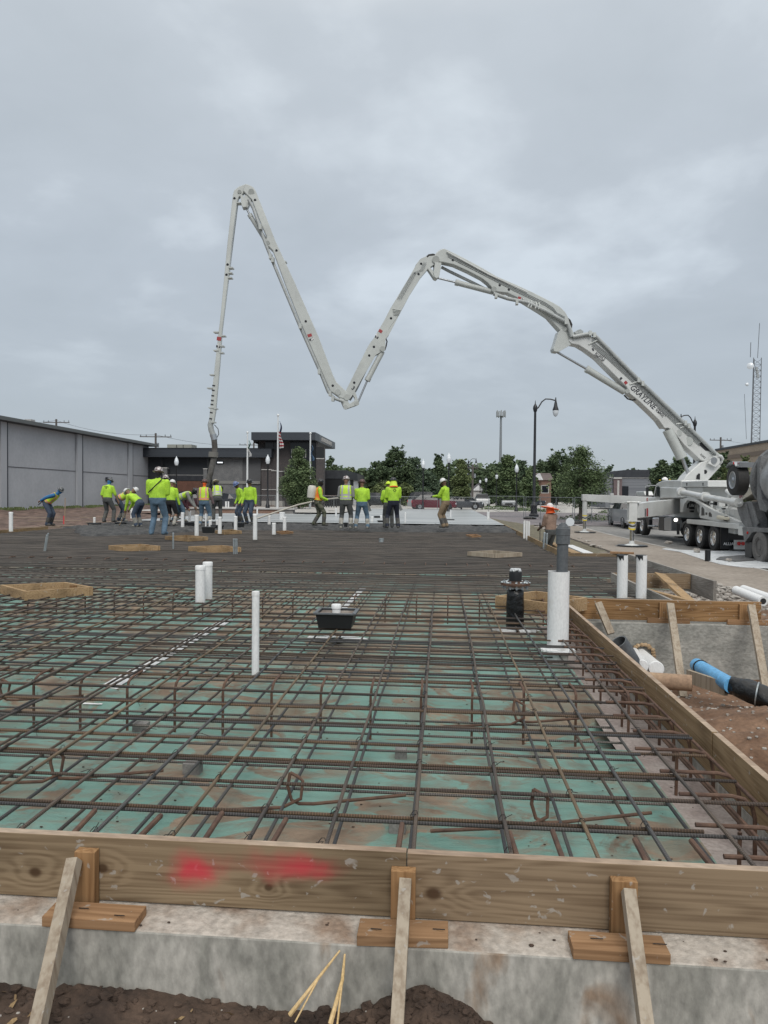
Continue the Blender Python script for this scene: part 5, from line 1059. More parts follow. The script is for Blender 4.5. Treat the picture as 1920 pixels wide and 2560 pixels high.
MB().prism([QP(px,py,q2,n2_)+n2_*.166 for px,py in ((1639.5,1249.4),(1643,1249.5),(1643,1248.2),(1646.5,1250.4),(1643,1252.4),(1643,1251),(1639.5,1250.9))], n2_*.003).build('arrow', WTX, ss)

# ================================================================ CONCRETE MIXER TRUCK (right edge)
mt = thing('concrete_mixer_truck', 'grey dusty concrete mixer truck backed up to the pump at the right edge', 'mixer truck', (11.4,24,GR))
ml = 10.15; wy = AX(1896,1360,ml).y
wheel((ml+.28,wy,GR+.53), .53, .56, -1, mt, tm=DTY, rm=DTY); wheel((ml+2.2,wy,GR+.53), .53, .56, 1, mt, tm=DTY, rm=DTY); wheel((ml+.28,wy-1.4,GR+.53), .53, .56, -1, mt, tm=DTY, rm=DTY); wheel((ml+2.2,wy-1.4,GR+.53), .53, .56, 1, mt, tm=DTY, rm=DTY)
wheel((ml+.28,wy-5.6,GR+.53), .53, .36, -1, mt, tm=DTY, rm=DTY)
def mpoly(name, pxs, X, th, m=DKG, parent=mt, bev=.01): return MB().prism([ax(x, y, X) for x, y in pxs], (th,0,0)).build(name, m, parent, bevel=bev)
mpoly('side_fender', [(1402,1180),(1430,1175),(1545,1185),(1750,1195),(1750,1235),(1530,1222),(1500,1232),(1450,1300),(1428,1332),(1420,1300)], ml, .75)
mpoly('mud_flap', [(1428,1320),(1500,1325),(1495,1470),(1470,1490),(1432,1480)], ml+.1, .7, mat('dusty_flap', (.07,.07,.07), .8))
mpoly('chute_body', [(1345,955),(1400,932),(1470,920),(1500,940),(1560,1100),(1565,1180),(1440,1182),(1395,1120),(1365,1040)], ml+.3, .7)
mpoly('chute_rib', [(1420,955),(1436,950),(1500,1178),(1480,1180)], ml+.24, .06); mpoly('chute_rib', [(1480,930),(1496,930),(1560,1140),(1545,1170)], ml+.24, .06)
mpoly('chute_lip', [(1378,912),(1395,900),(1445,835),(1497,755),(1508,800),(1505,845),(1440,885),(1400,912)], ml+.35, .6, mat('worn_chute_plate', (.50,.46,.37), .7, 0, (.36,.34,.30), 3))
mpoly('frame', [(1560,1005),(1750,1040),(1750,1185),(1565,1180)], ml+.6, 1.2, BLK)
mpoly('drum_cradle', [(1560,480),(1590,470),(1578,600),(1580,760),(1598,900),(1650,1000),(1640,1030),(1580,1010),(1548,900),(1545,700),(1548,560)], ml+.2, .45)
c = Vector((ml+1.25, wy+1.2, 2.05)); axd = Vector((0,-1,-.12)).normalized()
MB().lathe([(.35,-.55),(.55,-.5),(.8,-.1),(1.02,.5),(1.10,1.1),(1.14,2.4),(1.0,4.0),(.7,5.2)], c, 36, ax=axd).build('drum', mat('drum_grey', (.34,.35,.36), .45, .2, (.24,.245,.25), 2), mt, smooth=True, angle=60)
MB().lathe([(1.06,.25),(1.17,.25),(1.17,.42),(1.06,.42)], c, 40, ax=axd).build('drum_ring', DKG, mt, smooth=True); MB().lathe([(.75,-.25),(.86,-.25),(.86,-.12),(.75,-.12)], c, 36, ax=axd).build('drum_ring', DKG, mt, smooth=True)
bwc = ax(1362,712,ml+.5); bw = wheel((bwc.x,bwc.y,bwc.z), .56, .42, -1, mt, tm=TYR, rm=STL)
wheel((bwc.x+1.25,bwc.y,bwc.z), .56, .42, 1, mt, tm=TYR, rm=STL)
MB().beam((bwc.x,bwc.y,bwc.z), (bwc.x+1.25,bwc.y,bwc.z), .16, .16).build('booster_axle', BLK, mt); 
mb = MB(); mb.beam((bwc.x+.35,bwc.y,bwc.z+.1), (bwc.x+.5,bwc.y-2.2,1.5), .14, .18); mb.beam((bwc.x+.95,bwc.y,bwc.z+.1), (bwc.x+.9,bwc.y-2.2,1.5), .14, .18); pieces(mb, 'booster_arm', DKG, mt)
mb = MB(); n = 9; pr = [(bwc.x-.26, bwc.y+.62*math.cos(a), bwc.z+.64*math.sin(a)) for a in [R(45+90*i/n) for i in range(n+1)]]
mb.add(pr+[(x+.56,y,z) for x,y,z in pr]+[(x,y,z+.03) for x,y,z in pr]+[(x+.56,y,z+.03) for x,y,z in pr], sum([[(i,i+1,n+2+i,n+1+i),(2*n+2+i,2*n+3+i,3*n+4+i,3*n+3+i),(i,i+1,2*n+3+i,2*n+2+i),(n+1+i,n+2+i,3*n+4+i,3*n+3+i)] for i in range(n)], []))
fe = mb.build('wheel_fender', STL, mt)
MB().box((bwc.x-.2,bwc.y-.62,bwc.z+.44),(bwc.x+.3,bwc.y-.40,bwc.z+.62)).build('fender_light_bar', STL, fe); c = Vector((bwc.x-.27,bwc.y-.3,bwc.z+.60)); MB().tube([c,c+Vector((-.02,0,0))], .045, 12).build('side_lamp', REDL, fe)
c = ax(1458,1232,ml-.01); MB().tube([c,c+Vector((-.02,0,0))], .045, 12).build('side_lamp', REDL, mt)
MB().box((ml+.1,wy-9,.8),(ml+2.4,wy-6.2,2.2)).build('cab', DKG, mt, bevel=.1); MB().box((ml+.6,wy-8.5,-.1),(ml+1.9,wy+1.2,.3)).build('chassis_frame', BLK, mt)
# ================================================================ BUILDINGS
random.seed(11)
def ZA(x, y): return (360+.18083*x, 1060+.18083*y)
def ZB_(x, y): return (620+.18083*x, 1060+.18083*y)
def ZC(x, y): return (1460+.18083*x, 1120+.18083*y)
def ZE(x, y): return (1100+.1929*x, 1180+.1929*y)
def Z3(x, y): return (740+.27728*x, 1060+.27728*y)
def Z4(x, y): return (1180+.22905*x, 960+.22905*y)
def Z1(x, y): return (.28933*x, 980+.28933*y)
GRYW = mat('grey_panel_wall', (.39,.405,.43), .85, 0, (.44,.455,.48), .35, .35, .65, bump=.15, bscale=12, fine=.03)
NAVY = mat('dark_trim', (.025,.028,.04), .5)
CHAR = mat('charcoal_metal', (.028,.031,.038), .5, .2, (.04,.044,.052), 2)
DBRK = mat('dark_brick', (.048,.044,.046), .85, 0, (.078,.068,.066), 9, bump=.2)
GCON = mat('grey_block', (.12,.123,.128), .85, 0, (.155,.157,.16), 1.5, bump=.15)
LCON = mat('light_stone', (.36,.36,.35), .8, 0, (.42,.41,.40), 2)
BRNR = mat('red_brown_panel', (.10,.045,.03), .7, 0, (.13,.06,.04), 2)
GLS = mat('window_glass', (.012,.015,.02), .15, spec=.35)
WWAL = mat('white_wall', (.55,.56,.57), .8, 0, (.62,.63,.64), .6)
TANW = mat('tan_stucco', (.30,.24,.185), .85, 0, (.34,.275,.215), .5); TAN2 = mat('brown_band', (.17,.135,.11), .85)
def facade(name, zf, x0, y0, x1, y1, Y, th, m, parent, dx=0):
    a, b = AY(*zf(x0,y0), Y), AY(*zf(x1,y1), Y); return MB().box((min(a.x,b.x),Y,min(a.z,b.z)),(max(a.x,b.x),Y+th,max(a.z,b.z))).build(name, m, parent)
# warehouse on the left
wt = thing('warehouse', 'long plain grey warehouse with a dark eave at the left', 'building', (-38,70,-.3))
H0 = 7.45
MB().box((-62,40,-1),(-38,89.2,H0)).build('wall', GRYW, wt)
rf = MB().prism([(-37.4,89.7,H0-.02),(-62.5,89.7,H0-.02),(-62.5,89.7,H0+.6),(-50,89.7,H0+1.35),(-37.2,89.7,H0+.32)], (0,-50,0)).build('roof', CHAR, wt)
MB().box((-37.42,39.8,H0+.02),(-37.05,90,H0+.34)).build('gutter', mat('gutter_grey', (.11,.12,.12), .5), rf)
for x in (13,202,328):
    y = AX(x,1200,-38).y; MB().box((-37.98,y-.12,-.6),(-37.8,y+.12,H0-.05)).build('downspout', NAVY, wt)
for x0, x1 in ((188,200),(318,327),(-4,11)):
    a, b = AX(x0,1200,-38).y, AX(x1,1200,-38).y; MB().box((-37.97,a,-.6),(-37.75,b,H0-.03)).build('pilaster', mat('pilaster_grey', (.41,.425,.45), .85), wt)
z = AX(160,1176,-38).z; MB().box((-37.985,40,z-.035),(-37.965,89.1,z+.03)).build('panel_joint', mat('joint_grey', (.12,.12,.13), .9), wt)
a, b = AX(263,1193,-38), AX(279,1204,-38); f = MB().box((-37.97,a.y,b.z),(-37.9,b.y,a.z)).build('window', NAVY, wt); MB().box((-37.89,a.y+.12,b.z+.12),(-37.87,b.y-.12,a.z-.12)).build('pane', GLS, f)
c = AX(64,1052,-42); MB().box((-41.9,c.y-.35,H0+.3),(-41.2,c.y+.35,c.z+.12)).build('roof_vent', LCON, rf)
# dark municipal building
bt = thing('municipal_building', 'low dark building with a tall brick entrance tower and wide flat roof', 'building', (-20,90,-.15))
YF = 88.0
b0 = facade('wall', ZA, -60, 460, 900, 1160, YF+1.0, 12, mat('dark_siding', (.022,.026,.032), .6, 0, (.03,.035,.042), 2, stretch=(.2,1,9)), bt)
facade('fascia', ZA, -60, 335, 1760, 462, YF-.6, 14, mat('corrugated_fascia', (.034,.040,.050), .45, .3, (.058,.066,.078), 3, stretch=(.05,.05,22), fine=0), bt)
facade('coping', ZA, -60, 327, 1600, 337, YF-.7, 14.1, mat('coping', (.05,.055,.065), .4), bt)
facade('lower_panel', ZA, 35, 785, 855, 975, YF+.8, .15, BRNR, bt); facade('shutter_band', ZA, 300, 715, 830, 785, YF+.75, .12, CHAR, bt); facade('handrail', ZA, 300, 702, 832, 710, YF+.2, .06, LCON, bt)
for x0, x1, yt in ((185,235,600),(255,315,600),(820,870,612)):
    p_ = facade('pillar', ZA, x0, yt+12, x1, 1160, YF+.1, .5, GCON, bt); facade('pillar_cap', ZA, x0-5, yt, x1+5, yt+14, YF+.05, .6, LCON, p_)
for x in (235,870): facade('column', ZA, x, 460, x+22, 700, YF+.2, .2, BLK, bt)
facade('concrete_wall', ZA, 945, 470, 1360, 1160, YF+.4, .4, GCON, bt); facade('concrete_wall', ZA, 1360, 470, 1610, 1160, YF+.46, .4, mat('darker_block', (.085,.087,.092), .85), bt); facade('stone_band', ZA, 945, 785, 1605, 830, YF+.3, .1, mat('stone_band', (.20,.20,.19), .8), bt)
l_ = facade('wall_light', ZA, 998, 512, 1098, 552, YF+.25, .12, BLK, bt); facade('light_lens', ZA, 1012, 524, 1086, 540, YF+.2, .05, emis('wall_light_glow', (.9,.95,1), .8), l_)
tw = facade('tower_wall', ZB_, 135, 218, 940, 1160, YF+.6, 1.2, DBRK, bt)
facade('tower_fascia', ZB_, 45, 112, 930, 222, YF-1.68, 3.0, bpy.data.materials['corrugated_fascia'], bt)
a = AY(*ZB_(930,115), YF-1.6); a2 = AY(*ZB_(930,222), YF-1.6); e = AY(*ZB_(1205,265), 103)
b1_ = Vector((a.x+.02,YF-1.6,a2.z)); k_ = (112-YF)
ps = [Vector((a.x,YF-1.6,a2.z)),Vector((a.x,YF-1.6,a.z)),Vector((e.x,103,a.z)),Vector((e.x,103,a2.z))]
cnp = MB().add(ps+[p+Vector((-7.3,0,0)) for p in ps], [(0,1,2,3),(7,6,5,4),(0,3,7,4),(1,5,6,2),(0,4,5,1),(3,2,6,7)]).build('roof_canopy', mat('canopy_metal', (.10,.108,.118), .5, .2, (.13,.14,.15), 2), bt)
q0_ = ps[1].lerp(ps[2], .30); q1_ = ps[1].lerp(ps[2], .80); nn = (ps[2]-ps[1]).cross(Vector((0,0,1))).normalized(); nn = nn if nn.x > 0 else -nn
z_ = (a.z+a2.z)/2
textmesh('PUBLIC SAFETY', 'lettering', Vector((q0_.x,q0_.y,z_-.22))+nn*.05, Vector((q1_.x,q1_.y,z_-.22))+nn*.05, .55, nn, LCON, cnp) if False else None
mb = MB()
for k in range(13):                                # raised sign letters, too small to read in the photo
    t0 = .28+.52*k/13; p = ps[1].lerp(ps[2], t0); q = ps[1].lerp(ps[2], t0+.026)
    mb.prism([Vector((p.x,p.y,z_-.25)), Vector((q.x,q.y,z_-.25)), Vector((q.x,q.y,z_+.25)), Vector((p.x,p.y,z_+.25))], nn*.06)
pieces(mb, 'sign_letter', LCON, cnp)
facade('tower_window', ZB_, 240, 240, 352, 362, YF+.5, .1, GLS, tw); facade('tower_window', ZB_, 360, 240, 462, 362, YF+.5, .1, GLS, tw)
facade('entrance_glass', ZB_, 585, 240, 930, 1100, YF+.45, .15, GLS, tw)
for k in range(8): facade('fin', ZB_, 598+k*28, 345, 606+k*28, 465, YF+.3, .1, LCON, tw)
for x0, x1, y0 in ((190,322,625),(325,395,640),(400,472,650)):
    p_ = facade('brick_pier', ZB_, x0, y0+10, x1, 1062, YF-1.5+.01*(x0%7), 1.2, DBRK, bt); facade('pier_cap', ZB_, x0-4, y0, x1+4, y0+12, YF-1.6, 1.3, LCON, p_); facade('pier_band', ZB_, x0-2, 902, x1+2, 912, YF-1.55, 1.3, LCON, p_); facade('pier_base', ZB_, x0-3, 1062, x1+3, 1140, YF-1.6, 1.4, mat('pier_base_stone', (.30,.29,.27), .85), p_)
p_ = facade('corner_column', ZB_, 945, 320, 1050, 1160, YF-.6, .7, DBRK, bt); facade('column_band', ZB_, 942, 472, 1053, 484, YF-.65, 1.25, LCON, p_); facade('column_top', ZB_, 944, 318, 1051, 472, YF-.62, .02, BLK, p_)
MB().tube([AY(*ZB_(85,222),YF-.5),AY(*ZB_(95,250),YF-.5),AY(*ZB_(135,262),YF+.4)], .16, 8).build('drain_pipe', BLK, bt)
a, b = AY(*ZA(320,282), 92), AY(*ZA(658,328), 92); ac = MB().box((a.x,92,b.z-.1),(b.x,94,a.z)).build('rooftop_unit', mat('rooftop_unit', (.27,.28,.25), .6), bt)
for x in (450,540): p = AY(*ZA(x,285),91.97); MB().box((p.x-.04,91.97,b.z),(p.x+.04,92.05,a.z-.05)).build('unit_seam', BLK, ac)
# small white and dark building
st_ = thing('flat_roofed_annex', 'small flat roofed building with white walls and dark metal top', 'building', (-10,96,-.15)); YS = 96
facade('wall', ZB_, 1000, 750, 1308, 1120, YS+.1, 10, WWAL, st_); facade('metal_parapet', ZB_, 1000, 640, 1366, 756, YS-.1, 12, CHAR, st_)
a = AY(*ZB_(1366,640), YS); a2 = AY(*ZB_(1366,756), YS); e = AY(*ZB_(1612,690), 122); bb = AY(*ZB_(1366,1090), YS)
ps = [Vector((a.x,YS,a2.z)),Vector((a.x,YS,a.z)),Vector((e.x,122,a.z)),Vector((e.x,122,a2.z))]
MB().add(ps+[p+Vector((-6,0,0)) for p in ps], [(0,1,2,3),(7,6,5,4),(0,3,7,4),(1,5,6,2),(0,4,5,1),(3,2,6,7)]).build('ribbed_side', mat('ribbed_side', (.08,.085,.09), .5, .3, (.14,.145,.15), 3, stretch=(.1,8,.1), fine=0), st_)
for t0, t1, m_ in ((0,.08,BLK),(.10,.26,WWAL),(.28,.42,BLK),(.44,.72,WWAL),(.74,.86,BLK),(.88,1,WWAL)):
    p, q = ps[0].lerp(ps[3], t0), ps[0].lerp(ps[3], t1); MB().prism([p-Vector((.3,0,0)),q-Vector((.3,0,0)),Vector((q.x-.3,q.y,-.2)),Vector((p.x-.3,p.y,-.2))], (-3,0,0)).build('side_bay', m_, st_)
# low dark modern building on the right
dt = thing('grey_siding_building', 'low building with grey siding, dark raised roof and a purple brick pier', 'building', (28,92,-.15)); YD = 90
facade('siding_wall', ZC, 300, 415, 930, 830, YD+.3, 10, mat('grey_siding', (.13,.14,.16), .7, 0, (.19,.20,.22), 2.5, stretch=(.05,.05,9), fine=0), dt)
a, b = AY(*ZC(390,322), 96), AY(*ZC(905,412), 96); m_ = AY(*ZC(600,300), 96)
MB().prism([(a.x,96,b.z-.5),(b.x,96,b.z-.5),(b.x,96,m_.z),(m_.x,96,m_.z),(a.x,96,a.z)], (0,10,0)).build('raised_roof', CHAR, dt)
p_ = facade('brick_pier', ZC, 415, 425, 522, 760, YD-.2, .6, mat('purple_brick', (.115,.085,.09), .85, 0, (.15,.115,.115), 8), dt); facade('pier_light_strip', ZC, 462, 448, 486, 655, YD-.25, .06, LCON, p_); facade('pier_cap', ZC, 412, 403, 526, 428, YD-.3, .8, LCON, p_)
facade('door', ZC, 520, 528, 612, 700, YD+.2, .1, GLS, dt); facade('parapet_cap', ZC, 300, 408, 930, 418, YD+.2, 2, LCON, dt)
solo(facade('retaining_wall', ZC, 360, 790, 500, 832, YD-6, .4, LCON, None), 'low pale block wall in front of the grey siding building', 'wall')
# tan building
d1, d2 = 130.0, 108.0; A = AY(1790,1121.5,d1); B = AY(1935,1102,d2); zt = (A.z+B.z)/2
tn = thing('tan_building', 'large tan stucco building with a brown band at the right edge', 'building', (A.x,A.y,-.15))
dirv = (Vector((B.x,B.y,0))-Vector((A.x,A.y,0))); B2 = Vector((A.x,A.y,0))+dirv*1.8; A2 = Vector((A.x,A.y,0)); nv = Vector((dirv.y,-dirv.x,0)).normalized(); nv = nv if nv.y < 0 else -nv
MB().prism([A2+Vector((0,0,-1)),B2+Vector((0,0,-1)),B2+Vector((0,0,zt)),A2+Vector((0,0,zt))], -nv*25).build('wall', TANW, tn)
MB().prism([A2+nv*.2+Vector((0,0,zt-.25)),B2+nv*.2+Vector((0,0,zt-.25)),B2+nv*.2+Vector((0,0,zt+.1)),A2+nv*.2+Vector((0,0,zt+.1))], -nv*25.3).build('roof_edge', CHAR, tn)
MB().prism([A2+nv*.06+Vector((0,0,zt-2.0)),B2+nv*.06+Vector((0,0,zt-2.0)),B2+nv*.06+Vector((0,0,zt-1.35)),A2+nv*.06+Vector((0,0,zt-1.35))], nv*.05).build('brown_band', TAN2, tn)
for k in range(6):
    p = A2+dirv*(.83+.115*k); q = p+dirv.normalized()*1.2; MB().prism([p+nv*.08+Vector((0,0,zt-4.3)),q+nv*.08+Vector((0,0,zt-4.3)),q+nv*.08+Vector((0,0,zt-2.6)),p+nv*.08+Vector((0,0,zt-2.6))], nv*.05).build('window', GLS, tn)
# houses
def house(name, label, px0, px1, ye, yr, yb, Y, wm, rm, gable):
    a, b = AY(px0,ye,Y), AY(px1,ye,Y); r = AY(px0,yr,Y).z; t = thing(name, label, 'house', ((a.x+b.x)/2,Y,-.15)); w = b.x-a.x
    MB().box((a.x,Y,-.4),(b.x,Y+8,a.z)).build('wall', wm, t)
    if gable: 
        MB().prism([(a.x-.4,Y-.3,a.z),((a.x+b.x)/2,Y-.3,r),(b.x+.4,Y-.3,a.z)], (0,9,0)).build('roof', rm, t); MB().prism([(a.x,Y-.34,a.z-.02),((a.x+b.x)/2,Y-.34,r-.35),(b.x,Y-.34,a.z-.02)], (0,.03,0)).build('gable', WWAL, t)
    else:
        MB().prism([(a.x-.4,Y-.4,a.z),(a.x-.4,Y+4,r),(a.x-.4,Y+9,a.z)], (w+.8,0,0)).build('roof', rm, t)
        g = MB().prism([(a.x-.6,Y-1.6,a.z-.02),(a.x+w*.22,Y-1.6,r-.2),(a.x+w*.42,Y-1.6,a.z-.02)], (0,3,0)).build('gable', WWAL, t)
    c = (a.x+b.x)/2+w*.12; f = MB().box((c-.7,Y-.05,a.z-2.4),(c+.7,Y-.01,a.z-.9)).build('window', LCON, t); MB().box((c-.55,Y-.08,a.z-2.25),(c+.55,Y-.055,a.z-1.05)).build('pane', GLS, f)
    return t
house('brick_house', 'brick house with a brown roof and white gable behind the trees', 1338, 1378, 1200, 1181, 1240, 130, mat('house_brick', (.17,.10,.08), .85, 0, (.21,.13,.10), 5), mat('brown_shingle', (.10,.08,.075), .9, 0, (.13,.105,.10), 4), False)
house('white_house', 'small pale house gable seen past the street tree', 1180, 1212, 1226, 1208, 1245, 135, LCON, mat('grey_shingle', (.12,.12,.13), .9), True)
# stone seat wall on the patio
a, b = AY(430,1290,48.6), AY(733,1291,48.6); sw = thing('stone_seat_wall', 'long low seat wall of grey and reddish stone blocks at the end of the slab', 'wall', ((a.x+b.x)/2,48.6,-.1))
x = a.x; k = 0; SB = [mat('seat_stone_grey', (.22,.215,.205), .85, 0, (.27,.26,.25), 2), mat('seat_stone_red', (.26,.16,.12), .85, 0, (.31,.21,.16), 2), mat('seat_stone_dark', (.17,.15,.14), .85)]
while x < b.x: w = random.uniform(.9,2.6); MB().box((x,48.6,-.2),(min(b.x,x+w)-.02,49.3,.30)).build('stone_block', SB[(k*2+k//3)%3], sw); x += w; k += 1
MB().box((a.x-.05,48.5,.30),(b.x+.1,49.4,.37)).build('cap_stone', LCON, sw)

# ================================================================ LAMPS, POLES, MASTS
BLP = mat('black_post_paint', (.012,.014,.018), .45); LGL = mat('lamp_globe', (.62,.66,.70), .25, 0, spec=.8); GPL = mat('galvanised_pole', (.24,.26,.28), .5, .3); WPL = mat('white_pole', (.60,.62,.63), .4)
def lamp(px, ytop, Y, label):
    b = AY(px, 1270, Y); g = gz(b.x, Y) if not (b.x < -7 and Y < 71) else .1; top = AY(px, ytop, Y).z; h = top-g
    t = thing('street_lamp', label, 'street lamp', (b.x,Y,g), group='black acorn street lamps')
    mb = MB(); mb.lathe([(.2,0),(.2,.25),(.13,.35),(.11,.9),(.07,1.0),(.06,h-1.05),(.10,h-1.0),(.13,h-.92),(.05,h-.88)], (b.x,Y,g), 12); mb.build('post', BLP, t, smooth=True)
    MB().lathe([(.12,h-.88),(.19,h-.72),(.21,h-.52),(.16,h-.34),(.10,h-.26)], (b.x,Y,g), 14).build('globe', LGL, t, smooth=True)
    MB().lathe([(.17,h-.33),(.10,h-.2),(.05,h-.12),(.02,h)], (b.x,Y,g), 12).build('finial', LGL if Y < 80 else BLP, t, smooth=True)
    return t
for a in ((441,1140.5,66,'street lamp in front of the dark garage wall, leftmost of all'),(669,1136,65,'street lamp beside the tallest flagpole'),(1057,1148,71,'street lamp left of the maroon car windows'),(1121,1131,61,'street lamp right behind the worker holding a pole'),
          (1290.5,1159,72.5,'nearest street lamp of the receding right row'),(1241,1181,97,'second street lamp of the receding right row'),(1214.5,1191,113,'third street lamp of the receding right row'),(1199.5,1196,130,'farthest street lamp of the receding right row'),
          (1026,1204,150,'tiny far street lamp in front of the big trees, left one'),(1033,1210,160,'tiny far street lamp in front of the big trees, right one'),(1527,1181,97,'street lamp in front of the grey siding building')): lamp(*a)
def tall_lamp(px, ytop, Y, dx, label):
    b = AY(px, 1290, Y); g = gz(b.x, Y); tz = AY(px, ytop, Y).z; t = thing('tall_street_lamp', label, 'street lamp', (b.x,Y,g), group='tall black street lamps with curved arms')
    MB().lathe([(.42,0),(.42,.2),(.30,.3),(.26,.9),(.32,1.0),(.20,1.15),(.13,1.4),(.10,tz-g-1.0),(.14,tz-g-.95),(.20,tz-g-.7),(.17,tz-g-.5),(.05,tz-g-.3),(.015,tz-g)], (b.x,Y,g), 16).build('post', BLP, t, smooth=True)
    ex = b.x+dx; MB().tube([(b.x,Y,tz-.8),(b.x+dx*.15,Y,tz-.62),(b.x+dx*.32,Y,tz-.12),(b.x+dx*.5,Y,tz+.12),(b.x+dx*.75,Y,tz+.10),(ex,Y,tz-.02)], .055, 8).build('arm', BLP, t, smooth=True)
    MB().lathe([(.04,.25),(.06,0),(.12,-.25),(.16,-.5),(.26,-.8),(.26,-.86)], (ex,Y,tz), 14).build('shade', BLP, t, smooth=True)
    MB().lathe([(.25,-.87),(.24,-1.05),(.15,-1.3),(.03,-1.4)], (ex,Y,tz), 14).build('glass', LGL, t, smooth=True)
tall_lamp(1334.5, 1001, 62, 1.72, 'tall black street lamp standing alone with its arm to the right')
tall_lamp(1733, 1041, 73, -1.35, 'tall black street lamp behind the pump boom with its arm to the left'); tall_lamp(1170, 1148, 164, 1.7, 'far tall street lamp above the small street tree')
# monopole
b = AY(1250,1240,260); t = thing('cell_tower', 'grey monopole mast with a cluster of antenna panels above the trees', 'mast', (b.x,260,0)); tp = AY(1250.5,1038,260).z
MB().tube([(b.x,260,0),(b.x,260,tp)], .62, 12, r2=.36).build('mast', GPL, t, smooth=True); mb = MB()
for k in range(12): a = 2*math.pi*k/12; c = Vector((b.x+1.55*math.cos(a),260+1.4*math.sin(a),tp+.3+.3*(k%2))); mb.box(c-Vector((.17,.1,1.1)), c+Vector((.17,.1,1.1)))
pieces(mb, 'antenna_panel', mat('antenna_grey', (.26,.28,.29), .6), t); mb = MB(); mb.lathe([(1.45,-.1),(1.45,.1)], (b.x,260,tp-.4), 14); mb.build('antenna_ring', GPL, t)
# lattice tower
Y = 190; b = AY(1881,1200,Y); tz = AY(1883,896,Y).z; t = thing('lattice_tower', 'tall steel lattice radio tower with a dish behind the tan building', 'radio tower', (b.x,Y,0)); LT = mat('lattice_steel', (.13,.14,.155), .5, .3)
def lw(z): return .95+(tz-z)*.006
mb = MB(); 
for sx, sy in ((-1,-1),(1,-1),(0,1)): mb.tube([(b.x+sx*lw(0),Y+sy*lw(0),0),(b.x+sx*lw(tz)+.25,Y+sy*lw(tz),tz)], .10, 5)
mb.build('tower_legs', LT, t); mb = MB(); z = 8.0; 
while z < tz-1: 
    w0 = lw(z); z1 = z+1.45; sh = .25*z/tz
    mb.tube([(b.x-w0+sh,Y-w0,z),(b.x+w0+sh,Y-w0,z1)], .045, 4); mb.tube([(b.x+w0+sh,Y-w0,z),(b.x-w0+sh,Y-w0,z1)], .045, 4); mb.tube([(b.x-w0+sh,Y-w0,z),(b.x+w0+sh,Y-w0,z)], .05, 4); z = z1
mb.build('lattice_bracing', LT, t)
for p, q, r in (((1876,893),(1877,856),.08),((1894,895),(1899,808),.07),((1866,1098),(1861,985),.05)): MB().tube([AY(*p,Y),AY(*q,Y)], r, 6).build('whip_antenna', LT, t)
MB().lathe([(.82,-.2),(.85,0),(.3,.25)], AY(1876,915,Y-1.5), 18, ax=(-.3,-1,0)).build('dish', LGL, t, smooth=True); MB().lathe([(.45,-.1),(.48,0),(.2,.5)], AY(1868,961,Y-1), 14, ax=(-1,-.3,0)).build('small_dish', LGL, t, smooth=True)
for px, py in ((1891,922),(1893,930),(1894,940)): c = AY(px,py,Y-1); MB().box(c-Vector((.25,.2,.45)), c+Vector((.25,.2,.45))).build('radio_box', mat('radio_box', (.28,.30,.31), .6), t)
for px, py in ((1890,1006),(1890,1076)): c = AY(px,py,Y-1); MB().tube([c,c+Vector((.9,0,.0))], .04, 5).build('side_arm', LT, t)
# utility poles and wires
WPO = mat('weathered_pole', (.10,.09,.085), .9)
def upole(px, ytop, Y, arm, label, ang=.0):
    b = AY(px,1240,Y); tz = AY(px,ytop,Y).z; t = thing('utility_pole', label, 'utility pole', (b.x,Y,-.15)); MB().tube([(b.x,Y,-.3),(b.x,Y,tz)], .17, 8).build('pole', WPO, t)
    MB().beam((b.x-arm,Y,tz-.55),(b.x+arm,Y+ang,tz-.6-ang*.1), .12, .14).build('cross_arm', WPO, t)
    for k in (-.95,-.6,.6,.95): MB().tube([(b.x+k*arm,Y,tz-.5),(b.x+k*arm,Y,tz-.22)], .06, 6).build('insulator', LT, t)
    c = Vector((b.x+.35,Y,tz-1.9)); MB().lathe([(.2,-.35),(.2,.35)], c, 10).build('transformer', GPL, t)
upole(389,1083,110,2.6,'utility pole over the roof right of the warehouse'); upole(141,1048,120,2.4,'utility pole top above the long warehouse roof'); upole(634,1106,150,3.2,'utility pole behind the second flagpole'); upole(1799,1093,140,2.0,'utility pole behind the tan building'); upole(1181,1161,120,.9,'bare wooden pole beside the small pale house')
def wire(pts, label, r=.018):
    P = []
    for p, q in zip(pts, pts[1:]):
        for k in range(8): t = k/8; v = Vector(p).lerp(Vector(q), t); v.z -= 4*t*(1-t)*.8; P.append(v)
    P.append(Vector(pts[-1])); solo(MB().tube(P, r, 5).build('power_line', BTX), label, 'power line', 'overhead wires')
wire([AY(-40,1040,125),AY(141,1051,120),AY(389,1087,110),AY(634,1110,150)], 'overhead wire running past the poles at the upper left', .022); wire([AY(1799,1096,140),AY(1960,1103,140)], 'overhead wire right of the tan building pole'); wire([AY(800,1176,130),AY(1181,1172,120),AY(1420,1180,130)], 'overhead wire crossing in front of the far trees')
